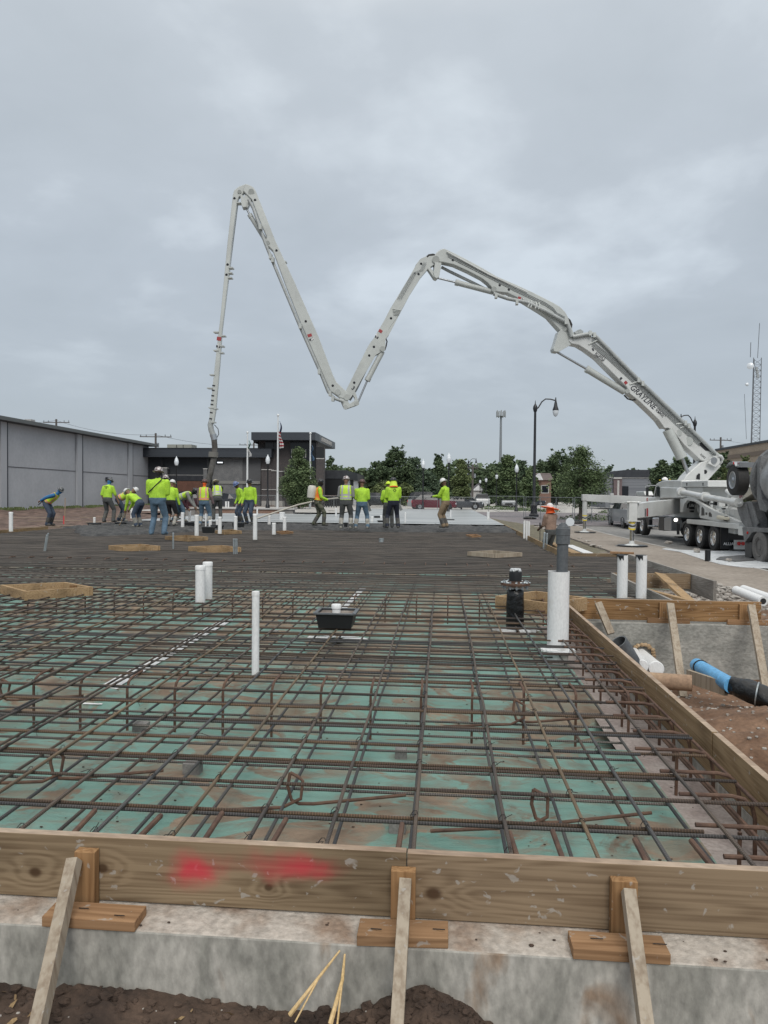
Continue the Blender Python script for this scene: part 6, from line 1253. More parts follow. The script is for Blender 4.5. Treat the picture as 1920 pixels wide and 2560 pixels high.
# flagpoles
FR_ = mat('flag_red', (.34,.05,.06), .8); FW = mat('flag_white', (.60,.60,.60), .8); FB = mat('flag_navy', (.03,.04,.10), .8); FGN = mat('flag_green', (.05,.16,.09), .8); FBL = mat('flag_blue', (.08,.16,.28), .8)
def flagpole(px, ytop, Y, y0, y1, wpx, cols, label, side=1):
    b = AY(px,1260,Y); tz = AY(px,ytop,Y).z; t = thing('flagpole', label, 'flagpole', (b.x,Y,.1), group='flagpoles before the dark building')
    MB().tube([(b.x,Y,.1),(b.x,Y,tz)], .11, 10, r2=.06).build('pole', WPL, t, smooth=True); MB().ell((b.x,Y,tz+.1), (.12,.12,.12), 10, 6).build('ball', WPL, t, smooth=True)
    za, zb = AY(px,y0,Y).z, AY(px,y1,Y).z; w = wpx*Y/F; f = thing('flag', label.replace('flagpole','flag').replace('tallest','limp striped') if False else {1:'limp striped flag hanging from the tallest flagpole',2:'small white and green flag on the left flagpole',3:'narrow blue flag on the right flagpole'}[side], 'flag', (b.x+.1,Y,za)); n = 16
    for ci, (c, sel) in enumerate(cols):
        mb = MB()
        for j in range(n):
            if not sel(j/n): continue
            t0, t1 = j/n, (j+1)/n; f_ = lambda u, v: Vector((b.x+.12+w*(.35+.5*v)*u+.08*math.sin(v*9), Y+.14*math.sin(u*9+v*5), za+(zb-za)*(v*(1-.12*u)+.10*u)))
            for i in range(6): u0, u1 = i/6, (i+1)/6; mb.quad(f_(u0,t0), f_(u1,t0), f_(u1,t1), f_(u0,t1))
        mb.build('flag_cloth', c, f, smooth=True)
flagpole(694,1041,62,1052,1121,11,[(FB,lambda v:v<.32),(FR_,lambda v:v>=.32 and int(v*16)%2==0),(FW,lambda v:v>=.32 and int(v*16)%2==1)],'tallest white flagpole beside a black street lamp',1)
flagpole(618,1084,66,1100,1142,6,[(FGN,lambda v:v<.5),(FW,lambda v:v>=.5)],'left white flagpole in front of the grey concrete wall',2)
flagpole(775,1086,66,1112,1152,6,[(FBL,lambda v:True)],'right white flagpole rising out of the dense tree',3)

# ================================================================ FENCES
def fence(pts, h, label, group=None, gap=3.0):
    t = thing('chain_link_fence', label, 'fence', pts[0], group=group); FM = mat('fence_steel', (.22,.24,.25), .5, .4)
    mesh = MB()
    for p, q in zip(pts, pts[1:]):
        p, q = Vector(p), Vector(q); n = max(1, int((q-p).length/gap)); up = Vector((0,0,1))
        MB().tube([p+up*h,q+up*h], .024, 6).build('top_rail', FM, t); MB().tube([p+up*.12,q+up*.12], .018, 6).build('bottom_rail', FM, t)
        for k in range(n+1): c = p.lerp(q, k/n); MB().tube([c,c+up*(h+.02)], .026, 6).build('post', FM, t)
        L2 = (q-p).length; m_ = int(L2/.16)
        for k in range(m_):
            for s in (1,-1):
                a0 = k/m_; a1 = a0+s*h*.8/L2
                if 0 <= a1 <= 1: mesh.tube([p.lerp(q,a0)+up*.12, p.lerp(q,a1)+up*h], .0035, 3, caps=False)
    mesh.build('wire_mesh', FM, t)
    for p in pts[:1]: pass
    return t
ft = fence([(-20,71.2,-.18),(-8,71.2,-.18),(3.2,71.2,-.2)], 1.45, 'chain link fence across the far end of the finished slab')
fence([(3.9,61,-.42),(6.6,58.8,-.42)], 1.80, 'temporary fence panel at the corner left of the tall lamp', 'temporary fence panels', 2.7)
fence([(6.75,58.7,-.42),(9.6,53.6,-.45)], 1.76, 'temporary fence panel right beside the tall lamp', 'temporary fence panels', 1.5)
fence([(9.7,53.4,-.45),(12.6,49.4,-.5)], 1.78, 'temporary fence panel behind the orange brimmed worker', 'temporary fence panels', 1.6); fence([(12.9,49.0,-.5),(15.5,50.5,-.5)], 1.78, 'temporary fence panel behind the front outrigger leg', 'temporary fence panels', 1.3)
for x, y, lb in ((7.0,58.0,'black sandbag at the foot of the left fence panel'),(9.6,52.4,'black sandbag heap at the fence behind the sun brimmed worker'),(12.9,48.6,'black sandbag at the front outrigger fence')):
    mb = MB(); mb.ell((x,y,gz(x,y)+.1), (.55,.35,.17), 10, 6); solo(mb.build('sandbag', M['wrap'], smooth=True), lb, 'sandbag')
# white fan-like dial on a stake behind the capped pipe
c = AY(1425,1305,27.0); t = thing('round_gauge_sign', 'round white spoked disc on a thin post behind the grey capped pipe', 'sign', (c.x,27,-.7))
MB().lathe([(.16,0),(.145,.01),(.145,.03),(.155,.04)], c, 24, ax=(0,-1,0)).build('rim', LGL, t, smooth=True); MB().lathe([(.135,.005),(.135,.02)], c, 24, ax=(0,-1,0)).build('face', WWAL, t)
mb = MB()
for k in range(5): a = k*math.pi/5+.3; d = Vector((math.cos(a),0,math.sin(a)))*.12; mb.beam(c-d+Vector((0,-.03,0)), c+d+Vector((0,-.03,0)), .012, .01)
mb.build('spokes', BTX, t); MB().tube([(c.x,27.03,-.72),(c.x,27.03,c.z)], .02, 6).build('post', GPL, t)
# bench-like rack on the far patio
a = AY(*ZB_(1070,985), 74); t = thing('picnic_shelter_rack', 'dark metal rack with a flat top beside the fence', 'rack', (a.x,74,-.1)); b = AY(*ZB_(1235,985), 74)
MB().box((a.x,73.6,a.z-.1),(b.x,74.6,a.z)).build('top', BRNR, t)
for k in range(5): x = a.x+.1+(b.x-a.x-.2)*k/4; MB().box((x-.05,74,-.2),(x+.05,74.1,a.z-.1)).build('leg', BLP, t)

# ================================================================ VEHICLES
TYRE2 = TYR
def car(name, label, loc, rz, Lc, Wc, Hc, paint, kind='suv', cat='car'):
    t = thing(name, label, cat, loc, rz); hw = Wc/2
    if kind == 'suv': S = [(0,.45,.80,.80,.90),(.03,.30,.95,.95,.98),(.22,.25,1.02,1.02,1),(.30,.25,1.05,1.10,1),(.42,.25,1.06,Hc-.06,1),(.55,.25,1.06,Hc,1),(.80,.25,1.08,Hc-.02,1),(.92,.27,1.10,Hc-.14,1),(.985,.32,1.06,1.12,.98),(1,.45,.85,.86,.93)]
    elif kind == 'pickup': S = [(0,.5,.95,.95,.92),(.03,.4,1.12,1.12,.98),(.22,.35,1.2,1.2,1),(.28,.35,1.22,1.26,1),(.38,.35,1.22,Hc-.05,1),(.55,.35,1.22,Hc,1),(.63,.35,1.22,Hc-.1,1),(.66,.35,1.22,1.24,1),(.985,.35,1.22,1.22,1),(1,.5,1.1,1.1,.97)]
    else: S = [(0,.45,.68,.68,.9),(.03,.28,.80,.80,.98),(.26,.22,.88,.88,1),(.32,.22,.90,.95,1),(.45,.22,.92,Hc-.04,1),(.58,.22,.93,Hc,1),(.72,.22,.94,Hc-.08,1),(.86,.24,.96,.98,1),(.985,.3,.92,.92,.98),(1,.45,.8,.8,.93)]
    mb = MB(); n = 8; vs = []
    for (u, zb, zm, zr, k) in S:
        y = Lc*(.5-u); w = hw*k; g = hw*.74 if zr > zm+.03 else w*.94; vs += [(-w*.97,y,zb),(-w,y,(zb+zm)/2),(-w*.97,y,zm),(-g,y,zr),(g,y,zr),(w*.97,y,zm),(w,y,(zb+zm)/2),(w*.97,y,zb)]
    mb.v = [Vector(v) for v in vs]; gl = MB(); gl.v = list(mb.v)
    for i in range(len(S)-1):
        a, b = S[i], S[i+1]; ha, hb = a[3]>a[2]+.03, b[3]>b[2]+.03
        for k in range(n):
            f = (i*n+k, i*n+(k+1)%n, (i+1)*n+(k+1)%n, (i+1)*n+k)
            glass = (k in (2,4) and (ha or hb)) or (k == 3 and abs(a[3]-b[3]) > .25)
            (gl if glass else mb).f.append(f)
    mb.f += [tuple(range(n)), tuple((len(S)-1)*n+k for k in range(n-1,-1,-1))]; mb.m = [0]*len(mb.f); gl.m = [0]*len(gl.f)
    body = mb.build('body', paint, t, smooth=True, local=True, angle=30); gl.build('glass', GLS, t, local=True)
    for x in (-hw*.98, hw*.98):
        for yy in (.31*Lc, -.31*Lc):
            s = -1 if x < 0 else 1; r = .36 if kind != 'pickup' else .42
            ty = MB().lathe([(r*.6,-.1),(r,-.08),(r,.08),(r*.62,.1)], (x-s*.08,yy,r), 18, ax=(s,0,0)).build('tyre', TYR, t, smooth=True, local=True); MB().lathe([(r*.6,.08),(r*.55,.115),(r*.15,.10)], (x-s*.08,yy,r), 14, ax=(s,0,0)).build('rim', STL, ty, smooth=True, local=True)
            MB().lathe([(r*1.18,.0),(r*1.18,.012)], (x-s*.002,yy,r+.03), 20, ax=(s,0,0)).build('wheel_arch', BLK, t, local=True)
        MB().box((x*.80-.16,Lc*.5-.10,.62),(x*.80+.16,Lc*.5-.02,.80)).build('headlight', LGL, t, local=True); MB().box((x*.86-.12,-Lc*.5+.02,.75),(x*.86+.12,-Lc*.5+.08,1.0 if kind!='sedan' else .88)).build('tail_light', REDL, t, local=True)
    zb = S[4][2]; 
    for s in (-1,1):
        for u in (.42,.56,.70): MB().box((s*hw*.86-.03,Lc*(.5-u)-.03,zb),(s*hw*.86+.03,Lc*(.5-u)+.03,zb+.1)).build('pillar', BLK, body, local=True)
    MB().box((-.5,Lc/2-.02,.40),(.5,Lc/2+.0,.60)).build('grille', BLK, t, local=True)
    MB().box((-.55,-hw*0-.01,0),(-.54,.0,0.01)).build('x', BLK, t, local=True) if False else None
    return t
def cpaint(n, c): return mat(n, c, .3, .3, coat=.6)
def cloc(px, Y, dz=0): b = AY(px,1270,Y); return (b.x,Y,gz(b.x,Y)+.03+dz)
car('parked_car', 'maroon crossover car parked side on beyond the finished slab', cloc(1085,76), R(-90), 4.75, 1.85, 1.62, cpaint('maroon_paint', (.12,.018,.03)))
car('parked_car', 'silver crossover parked just behind the maroon one', cloc(1072,80), R(-90), 4.8, 1.9, 1.95, cpaint('silver_paint', (.30,.32,.34)))
car('parked_car', 'boxy black off-road car left of the booted workers gap', cloc(945,90), R(-90), 4.4, 1.85, 1.85, cpaint('black_car_paint', (.015,.018,.022)))
car('parked_car', 'dark grey sedan behind the worker with a pole', cloc(1155,80), R(-90), 4.6, 1.8, 1.45, cpaint('dark_grey_paint', (.06,.065,.075)), 'sedan')
car('parked_car', 'white car with red trim parked by the small street tree', cloc(1170,90), R(-70), 4.5, 1.8, 1.45, cpaint('white_car_paint', (.5,.5,.5)), 'sedan')
car('parked_truck', 'white pickup beside the bare wooden pole', cloc(1205,100,.0), R(180), 5.4, 1.95, 1.85, cpaint('white_van_paint', (.55,.56,.57)), 'pickup', 'pickup truck')
car('parked_car', 'dark maroon crossover behind the stooping worker', cloc(480,72), R(-90), 4.8, 1.9, 1.75, cpaint('dark_maroon_paint', (.05,.015,.02)))
car('parked_car', 'grey car with open-looking hatch behind the three white posts', cloc(572,70), R(-100), 4.5, 1.85, 1.62, cpaint('grey_car_paint', (.05,.055,.065)))
car('parked_car', 'silver car facing the camera between the receding lamps', cloc(1268,98), R(180), 4.6, 1.85, 1.55, cpaint('bright_silver_paint', (.42,.44,.46)), 'suv')
car('pickup_truck', 'silver pickup parked in the road ahead of the pump truck', (12.75,49.5,gz(12.7,49.5)), 0, 5.7, 2.0, 1.95, cpaint('silver_pickup_paint', (.36,.38,.40)), 'pickup', 'pickup truck')
car('parked_car', 'dark car far down the parking lot left of the fence corner', cloc(1330,130), R(-90), 4.6, 1.8, 1.5, cpaint('navy_paint', (.02,.03,.05)), 'sedan')

# ================================================================ TREES
def leafmat(name, c1, c2): return mat(name, c1, .75, 0, c2, .8, .38, .66, spec=.25, det=3)
LM = [leafmat('foliage_dark', (.055,.084,.046), (.112,.155,.080)), leafmat('foliage_mid', (.072,.108,.052), (.145,.195,.092)), leafmat('foliage_olive', (.092,.120,.050), (.165,.205,.090)), leafmat('foliage_bluegreen', (.056,.088,.060), (.112,.155,.094))]
BRK = mat('bark', (.05,.042,.034), .95, 0, (.08,.068,.055), 6)
def tree(name, label, px, ytop, ybot, hwpx, Y, shape, lm, n, leaf, group, cat='tree', lean=0):
    b = AY(px,1270,Y); g = gz(b.x,Y)-.05; top = AY(px,ytop,Y).z; bot = max(g+.25, AY(px,ybot,Y).z); w = hwpx*Y/F; hh = top-bot; rnd = random.Random(hash((px,int(Y)))%99991)
    t = thing(name, label, cat, (b.x,Y,g), group=group)
    mb = MB(); tr = max(.07, w*.055); mb.tube([(b.x,Y,g),(b.x+.05,Y,g+(bot-g)*.6),(b.x,Y,bot+hh*.3),(b.x+lean,Y,bot+hh*.8)], [tr*1.25,tr,tr*.75,tr*.2], 8)
    def prof(v):
        if shape == 'egg': return math.sin(math.pi*min(1,max(0,v))**.72)**.75*(1-.25*v)
        if shape == 'cone': return max(.05,(1-v)**.75)*min(1,v*6+.35)
        return math.sin(math.pi*min(1,max(.02,v)))**.5
    cl = []; nc = 62 if n > 3000 else 40; n = int(n*2.0); leaf *= 1.12
    for k in range(nc):
        v = rnd.random()**.9; a = rnd.uniform(0,6.28); rr = w*prof(v)*(rnd.uniform(.15,1.0)**.6)*.82
        c = Vector((b.x+rr*math.cos(a)+lean*v, Y+rr*math.sin(a), bot+hh*(.04+.90*v))); s = w*rnd.uniform(.22,.42)*(1.15 if v < .7 else .8); cl.append((c, s))
        if k % 3 == 0: mb.tube([(b.x,Y,bot+hh*max(.05,v*.55)), c], [tr*.35,tr*.08], 5, caps=False)
    for k in range(9 if shape != 'round' else 4): a = rnd.uniform(0,6.28); c = Vector((b.x+w*.35*math.cos(a), Y+w*.3*math.sin(a), top-hh*rnd.uniform(.0,.14))); cl.append((c, w*.10))
    mb.build('trunk', BRK, t, smooth=True)
    lf = MB(); V = lf.v; Fc = lf.f; tot = sum(s**2 for _, s in cl)
    for c, s in cl:
        for _ in range(int(n*s*s/tot)):
            d = Vector((rnd.gauss(0,1),rnd.gauss(0,1),rnd.gauss(0,1))).normalized()*(s*rnd.uniform(.35,1.08)); p = c+Vector((d.x,d.y,d.z*.82)); q = leaf*rnd.uniform(.6,1.3)
            u = Vector((rnd.uniform(-1,1),rnd.uniform(-1,1),rnd.uniform(-.6,.6))).normalized()*q; w_ = Vector((rnd.uniform(-1,1),rnd.uniform(-1,1),rnd.uniform(-.6,.6))).normalized()*q*.7
            o = len(V); V += [p-u*.5,p+w_*.5,p+u*.5,p-w_*.5]; Fc.append((o,o+1,o+2,o+3))
    lf.m = [0]*len(Fc)
    me = bpy.data.meshes.new('crown'); loc = Vector((b.x,Y,g)); me.from_pydata([v-loc for v in V], [], Fc); me.materials.append(LM[lm]); o = bpy.data.objects.new('crown', me); COL.objects.link(o); o.parent = t
    return t
G1 = 'trees behind the site'
TR = [('conical_tree','dense egg shaped young tree in front of the dark brick tower',746,1120,1262,50,63,'egg',1,9000,.17,None),
('street_tree','spreading young tree left of the front outrigger, with upright shoots',1450,1118,1258,74,56,'egg',1,7500,.15,None),
('street_tree','light green street tree right of the worker with a pole',1153,1147,1258,30,80,'egg',2,4200,.24,None),
('street_tree','tree standing behind the raised pump cab',1655,1152,1235,36,62,'egg',0,4200,.22,None),
('broad_tree','dark tree right of the brick tower',824,1140,1250,22,125,'round',0,2600,.42,G1),('broad_tree','pale treetop over the small flat roofed building',880,1169,1250,26,140,'round',2,2200,.4,G1),
('broad_tree','biggest crown of the far trees in the middle',990,1113,1262,44,125,'round',0,6500,.45,G1),('broad_tree','tall dark crown left of the biggest middle crown',945,1150,1262,34,122,'round',0,4200,.45,G1),
('broad_tree','dark crown right of the biggest middle crown',1035,1140,1262,38,128,'round',3,4600,.45,G1),('broad_tree','upright dark crown behind the two middle lamps',1096,1135,1262,26,120,'egg',0,3600,.42,G1),
('broad_tree','low dark crown behind the maroon car',1068,1180,1266,34,112,'round',3,3200,.4,G1),('broad_tree','yellowish low tree behind the sun cape worker',962,1204,1258,36,100,'round',2,3200,.32,G1),
('broad_tree','low olive tree right of the yellowish one',1012,1208,1258,26,104,'round',2,2400,.32,G1),('broad_tree','crown filling the gap left of the light green street tree',1125,1180,1262,24,118,'round',0,2600,.4,G1),
('broad_tree','slim far tree right of the light green street tree',1190,1172,1262,18,140,'round',0,2000,.42,G1),('broad_tree','first crown behind the receding lamps',1225,1172,1266,30,135,'round',0,3400,.42,G1),
('broad_tree','tall leafy tree among the receding lamps',1268,1138,1264,40,98,'egg',1,5600,.3,G1),('broad_tree','dark tree between the receding lamps and tall lamp',1305,1152,1264,30,108,'round',3,3400,.36,G1),
('broad_tree','green tree just left of the tall lamp base',1325,1170,1266,27,92,'egg',1,3200,.3,G1),('broad_tree','round dark treetop right of the tall lamp',1392,1122,1262,42,140,'round',0,5200,.46,G1),
('broad_tree','dark treetops right behind the tall lamp',1352,1150,1262,34,150,'round',0,3000,.46,G1),('broad_tree','small dark tree right of the spreading tree',1524,1163,1262,20,120,'round',3,2200,.4,G1),
('broad_tree','dark tree under the boom ram',1698,1138,1262,40,84,'round',0,4600,.34,G1),('broad_tree','dark tree just left of the pump pedestal',1630,1170,1262,26,110,'round',3,2400,.38,G1),
('broad_tree','tree behind the pump pedestal',1752,1150,1262,34,88,'round',0,3200,.34,G1),('broad_tree','dark tree in front of the tan building',1804,1126,1262,30,78,'round',0,5200,.28,G1),
('broad_tree','yellowish tree behind the lifted mixer wheel',1860,1140,1262,26,80,'egg',2,3600,.28,G1),('broad_tree','small tree beside the mixer chute',1812,1170,1262,20,64,'egg',2,2200,.2,G1)]
for a in TR: tree(*a)
# distant wood closing the horizon
mb = MB(); rnd = random.Random(3)
for k in range(26000):
    a = rnd.uniform(-.55,.85); d = rnd.uniform(215,262); x, y = d*math.sin(a)*1.3, d*math.cos(a)*.9+20; h = 10.5+3.5*noise.noise(Vector((a*9,0,0)))+2.2*noise.noise(Vector((a*34,1,0))); z = rnd.uniform(-.3,max(1,h)); p = Vector((x,y,z)); q = rnd.uniform(.7,1.3)
    u = Vector((rnd.uniform(-1,1),rnd.uniform(-1,1),rnd.uniform(-.6,.6))).normalized()*q; w_ = Vector((rnd.uniform(-1,1),rnd.uniform(-1,1),rnd.uniform(-.6,.6))).normalized()*q; o = len(mb.v); mb.v += [p-u,p+w_,p+u,p-w_]; mb.f.append((o,o+1,o+2,o+3)); mb.m.append(0)
tag(mb.build('distant_woods', LM[0]), 'far line of dark woods closing the horizon', 'woods', kind='stuff')
# low shrubs and weeds
def shrub(px, Y, w, h, label, lm=1):
    b = AY(px,1270,Y); g = gz(b.x,Y); rnd = random.Random(int(px)); mb = MB()
    for k in range(700): a = rnd.uniform(0,6.28); q = rnd.random()**.5*w; p = Vector((b.x+q*math.cos(a),Y+q*.5*math.sin(a),g+rnd.random()*h*(1-(q/w)**2*.6))); s = rnd.uniform(.05,.11); u = Vector((rnd.uniform(-1,1),rnd.uniform(-1,1),rnd.uniform(-.4,.8)))*s; v = Vector((rnd.uniform(-1,1),rnd.uniform(-1,1),rnd.uniform(-.4,.8)))*s; mb.quad(p-u,p+v,p+u,p-v)
    solo(mb.build('shrub', LM[lm]), label, 'shrub', 'low shrubs in the parking strips')
for px, Y, w, h, lb in ((1258,82,2.6,.35,'low shrub bed at the foot of the second receding lamp'),(1300,78,2.6,.4,'low shrub bed at the foot of the nearest receding lamp'),(1232,96,2.4,.3,'low shrub bed at the third receding lamp'),(1470,58,2.2,.5,'low shrubs at the foot of the spreading tree'),(1548,72,2.0,.4,'low shrub strip left of the silver pickup'),(1345,74,2.4,.35,'low shrub bed beyond the fence by the tall lamp')): shrub(px,Y,w,h,lb)
mb = MB()
for k in range(2600): y = random.uniform(56,88); x = -37.6+abs(random.gauss(0,.5)); h = random.uniform(.05,.4)*(1 if noise.noise(Vector((y*.6,0,0)))>-.1 else .3); mb.quad(Vector((x,y,-.3)),Vector((x+.08,y+.05,-.3)),Vector((x+.1,y,-.3+h)),Vector((x+.02,y-.03,-.3+h)))
tag(mb.build('weeds', LM[2]), 'ragged weeds along the foot of the warehouse wall', 'weeds', kind='stuff')
# sticks and survey stake on the dirt strip
solo(MB().tube([G(162,1311,-.1),G(162,1311,-.1)+Vector((.02,0,1.2))], .018, 6).build('survey_stake', mat('stake_wood', (.33,.24,.17), .8)), 'thin survey stake with a pink foot right of the bent worker', 'stake')
solo(MB().tube([G(162,1313,-.05)+Vector((-.02,-.05,.05)),G(162,1313,-.05)+Vector((-.015,-.05,.40))], .024, 6).build('pink_ribbon', M['pinkp']), 'pink ribbon wrapped at the foot of the survey stake', 'ribbon')
STK = ['dry stick lying on the reddish dirt nearest the left frame edge', 'dry stick on the dirt behind the bent worker', 'short dry stick on the dirt right of the survey stake', 'dry stick just behind the left side form board', 'long dry stick at the far left below the warehouse wall', 'dry stick on the dirt below the small warehouse window', 'dry stick at the boots of the bent worker']
for k, (px, py, l, a) in enumerate(((70,1306,2.5,.2),(200,1296,3,-.1),(215,1308,2,.1),(40,1322,2,-.1),(20,1297,3,.05),(250,1294,2,.3),(100,1318,2.4,-.15))):
    c = G(px,py,-.15); c.z = gz(c.x,c.y)+.22; MB_ = MB().tube([c,c+Vector((l,l*a,.05))], .03, 6); solo(MB_.build('stick', mat('dry_stick', (.24,.19,.15), .9)), STK[k], 'stick', 'dry sticks on the dirt strip')
# ================================================================ PEOPLE
import numpy as np
random.seed(21)
SK = mat('skin', (.22,.125,.08), .6); SKD = mat('skin_dark', (.11,.06,.04), .6)
LIME = mat('lime_cloth', (.40,.66,.04), .75, 0, (.29,.50,.035), 5, .38, .66, bump=1, bscale=7); VLIME = mat('vest_lime', (.50,.72,.06), .7, 0, (.40,.60,.05), 7, bump=.4, bscale=9); ORG = mat('vest_orange', (.80,.17,.03), .65); SLV = mat('reflective_grey', (.36,.37,.37), .4)
JEAN = mat('blue_jeans', (.10,.165,.235), .85, 0, (.065,.11,.16), 7, bump=.5, bscale=12); DJN = mat('dark_jeans', (.03,.045,.075), .85, 0, (.045,.065,.10), 7, bump=.5, bscale=12); DGP = mat('dark_grey_trousers', (.055,.06,.062), .85, 0, (.08,.085,.085), 8); NVP = mat('navy_trousers', (.012,.016,.03), .85); KHK = mat('khaki_trousers', (.17,.125,.08), .85, 0, (.23,.17,.11), 8); CAMO = mat('camo_trousers', (.035,.045,.025), .85, 0, (.12,.12,.09), 11, .45, .55, fine=0)
BOOT = mat('cement_boots', (.15,.145,.13), .85, 0, (.24,.235,.21), 12); DBT = mat('dark_boots', (.045,.045,.045), .8, 0, (.09,.088,.08), 12); WBT = mat('pale_boots', (.42,.41,.37), .8, 0, (.2,.19,.17), 10)
BLUC = mat('blue_cloth', (.03,.14,.32), .8); GRYC = mat('grey_cloth', (.20,.205,.20), .85); MVC = mat('mauve_cloth', (.17,.12,.125), .85); BLC = mat('black_cloth', (.012,.012,.014), .85); BRC = mat('brown_shirt', (.20,.135,.105), .85, 0, (.25,.17,.13), 6, bump=.4); MRC = mat('maroon_cloth', (.05,.012,.02), .85)
HW_ = mat('white_helmet', (.60,.61,.61), .35); HK = mat('black_helmet', (.02,.022,.024), .3, 0, (.06,.06,.065), 30, .55, .6, fine=0); HBR = mat('brown_helmet', (.09,.05,.045), .4); HBL = mat('blue_helmet', (.06,.10,.24), .35, 0, (.16,.2,.34), 18); HPT = mat('patterned_helmet', (.10,.06,.06), .35, 0, (.60,.58,.58), 26, .48, .54, fine=0); HGR = mat('grey_helmet', (.06,.065,.07), .35, 0, (.35,.36,.36), 24, .56, .6, fine=0); STW = mat('straw_hat', (.42,.38,.30), .8); ORC = mat('orange_brim_cloth', (.85,.13,.02), .6); GLV = mat('dark_glove', (.03,.032,.036), .8); CLY = mat('lime_cape', (.55,.72,.06), .7); HAIR = mat('dark_hair', (.015,.012,.010), .7)
def ik(a, b, l1, l2, hint):
    a, b, hint = Vector(a), Vector(b), Vector(hint); d = b-a; L_ = min(d.length, (l1+l2)*.995); d.normalize(); b = a+d*L_; x = (l1*l1-l2*l2+L_*L_)/(2*L_); h = math.sqrt(max(0, l1*l1-x*x)); n = (hint-d*hint.dot(d)).normalized(); return a+d*x+n*h, b
def person(px, yf, Y, rz, label, lean=5, hands=((-.24,.12,.80),(.24,.12,.80)), feet=((-.14,0),(.14,0)), shirt=LIME, sleeve=None, short=False, pants=JEAN, boots=BOOT, high=True, hat=HK, brim=.045, vest=None, head_pitch=10, head_turn=0, skin=SK, face=None, hip=.93, scale=1.0, wide=1.0, shorts=False, elb=(0,-1,-.2), glove=None):
    Y *= .955; scale *= 1.075; b = AY(px, yf, Y); root = thing('person', label, 'person', (b.x,Y,b.z), R(rz)); root.scale = (scale,)*3
    caps = []; mb = MB(); sleeve = sleeve or shirt; glove = glove or skin
    def limb(p, q, r1, r2, tag_, ends=True):
        p, q = Vector(p), Vector(q); caps.append((p, q, r1, r2, tag_)); d = (q-p).normalized()*1e-3
        mb.tube([p+(q-p)*t for t in (0,.33,.67,1)], [r1+(r2-r1)*t for t in (0,.33,.67,1)], 12); mb.ell(p, (r1,)*3, 12, 8); mb.ell(q, (r2,)*3, 12, 8)
    ln = R(lean); sp = Vector((0, math.sin(ln), math.cos(ln))); fw = Vector((0, math.cos(ln), -math.sin(ln))); hc = Vector((0, -.10*math.sin(ln), hip)); X = Vector((1,0,0))
    secs = [(-.14,.11,.10),(-.10,.180,.130),(0,.195*wide,.145),(.10,.188*wide,.145),(.20,.185*wide,.138),(.32,.200*wide,.14),(.42,.205*wide,.125),(.50,.150*wide,.09),(.545,.075,.06)]
    vs = []; fs = []; n = 18
    for t, rx, ry in secs:
        c = hc+(sp*t if t > 0 else Vector((0,0,t)))
        for k in range(n): a = 2*math.pi*k/n; vs.append(c+X*rx*math.cos(a)+(fw if t > 0 else Vector((0,1,0)))*ry*math.sin(a))
    for i in range(len(secs)-1):
        for k in range(n): fs.append((i*n+k,i*n+(k+1)%n,(i+1)*n+(k+1)%n,(i+1)*n+k))
    fs += [tuple(range(n-1,-1,-1)), tuple((len(secs)-1)*n+k for k in range(n))]; mb.add(vs, fs)
    for xo in (-.07,.07): caps.append((hc+X*xo+sp*.09, hc+X*xo+sp*.46, .125, .125, 'shirt')); caps.append((hc+X*xo+Vector((0,0,-.08)), hc+X*xo+sp*.03, .12, .12, 'pants'))
    ch = hc+sp*.455
    nk = hc+sp*.53; hp = R(lean*.75+head_pitch); hup = Vector((math.sin(R(head_turn))*math.sin(hp)*-1, math.sin(hp)*math.cos(R(head_turn)), math.cos(hp))); hfw = Vector((-math.sin(R(head_turn))*math.cos(hp), math.cos(R(head_turn))*math.cos(hp), -math.sin(hp))); hx = hfw.cross(hup).normalized()
    hd = nk+sp*.045+hup*.135
    limb(nk, hd-hup*.05, .058, .056, 'neck')
    M3 = Matrix((hx, hfw, hup)).transposed()
    h0 = len(mb.v); mb.ell((0,0,0), (.078,.098,.118), 16, 12)
    for v in mb.v[h0:]:
        if v.z < 0: v.x *= 1+v.z*1.6; v.y += -v.z*.08*(1 if v.y > 0 else -.3)
        v[:] = hd+M3@v
    for c, r in (((0,.104,-.012),(.013,.02,.022)),((0,.098,-.055),(.024,.010,.008)),((.079,-.005,-.01),(.010,.018,.028)),((-.079,-.005,-.01),(.010,.018,.028)),((0,.085,-.088),(.03,.018,.018)),((0,.088,.03),(.055,.014,.010))):
        h0 = len(mb.v); mb.ell((0,0,0), r, 8, 6)
        for v in mb.v[h0:]: v[:] = hd+M3@(v+Vector(c))
    caps.append((hd-hup*.06, hd+hup*.06, .10, .10, 'head'))
    for i, s in enumerate((-1,1)):
        sh = ch+X*s*.195*wide; hdp = Vector(hands[i]); e, w_ = ik(sh, hdp, .29, .27, Vector((s*.45, elb[1], elb[2]))); 
        limb(sh, e, .076*(.5+.5*wide), .060, 'sleeve'); limb(e, w_, .045 if short else .058, .034 if short else .044, 'fore'); limb(ch+X*s*.06+sp*.03, sh, .07, .062, 'shirt')
        d = (w_-e).normalized(); sd = d.cross(Vector((0,0,1))); sd = sd.normalized() if sd.length > .1 else Vector((0,1,0)); up = sd.cross(d)
        limb(w_, w_+d*.07, .034, .036, 'hand')
        for k, (o, l) in enumerate(((-.027,.062),(-.009,.072),(.009,.068),(.026,.052))):
            p0 = w_+d*.085+sd*o; p1 = p0+d*l*.5-up*.008; limb(p0, p1, .0105, .0095, 'hand'); limb(p1, p1+d*l*.35-up*.03, .0095, .008, 'hand')
        p0 = w_+d*.03-sd*.035; limb(p0, p0+d*.035-sd*.028-up*.01, .012, .0105, 'hand'); limb(p0+d*.035-sd*.028-up*.01, p0+d*.066-sd*.030-up*.02, .0105, .009, 'hand')
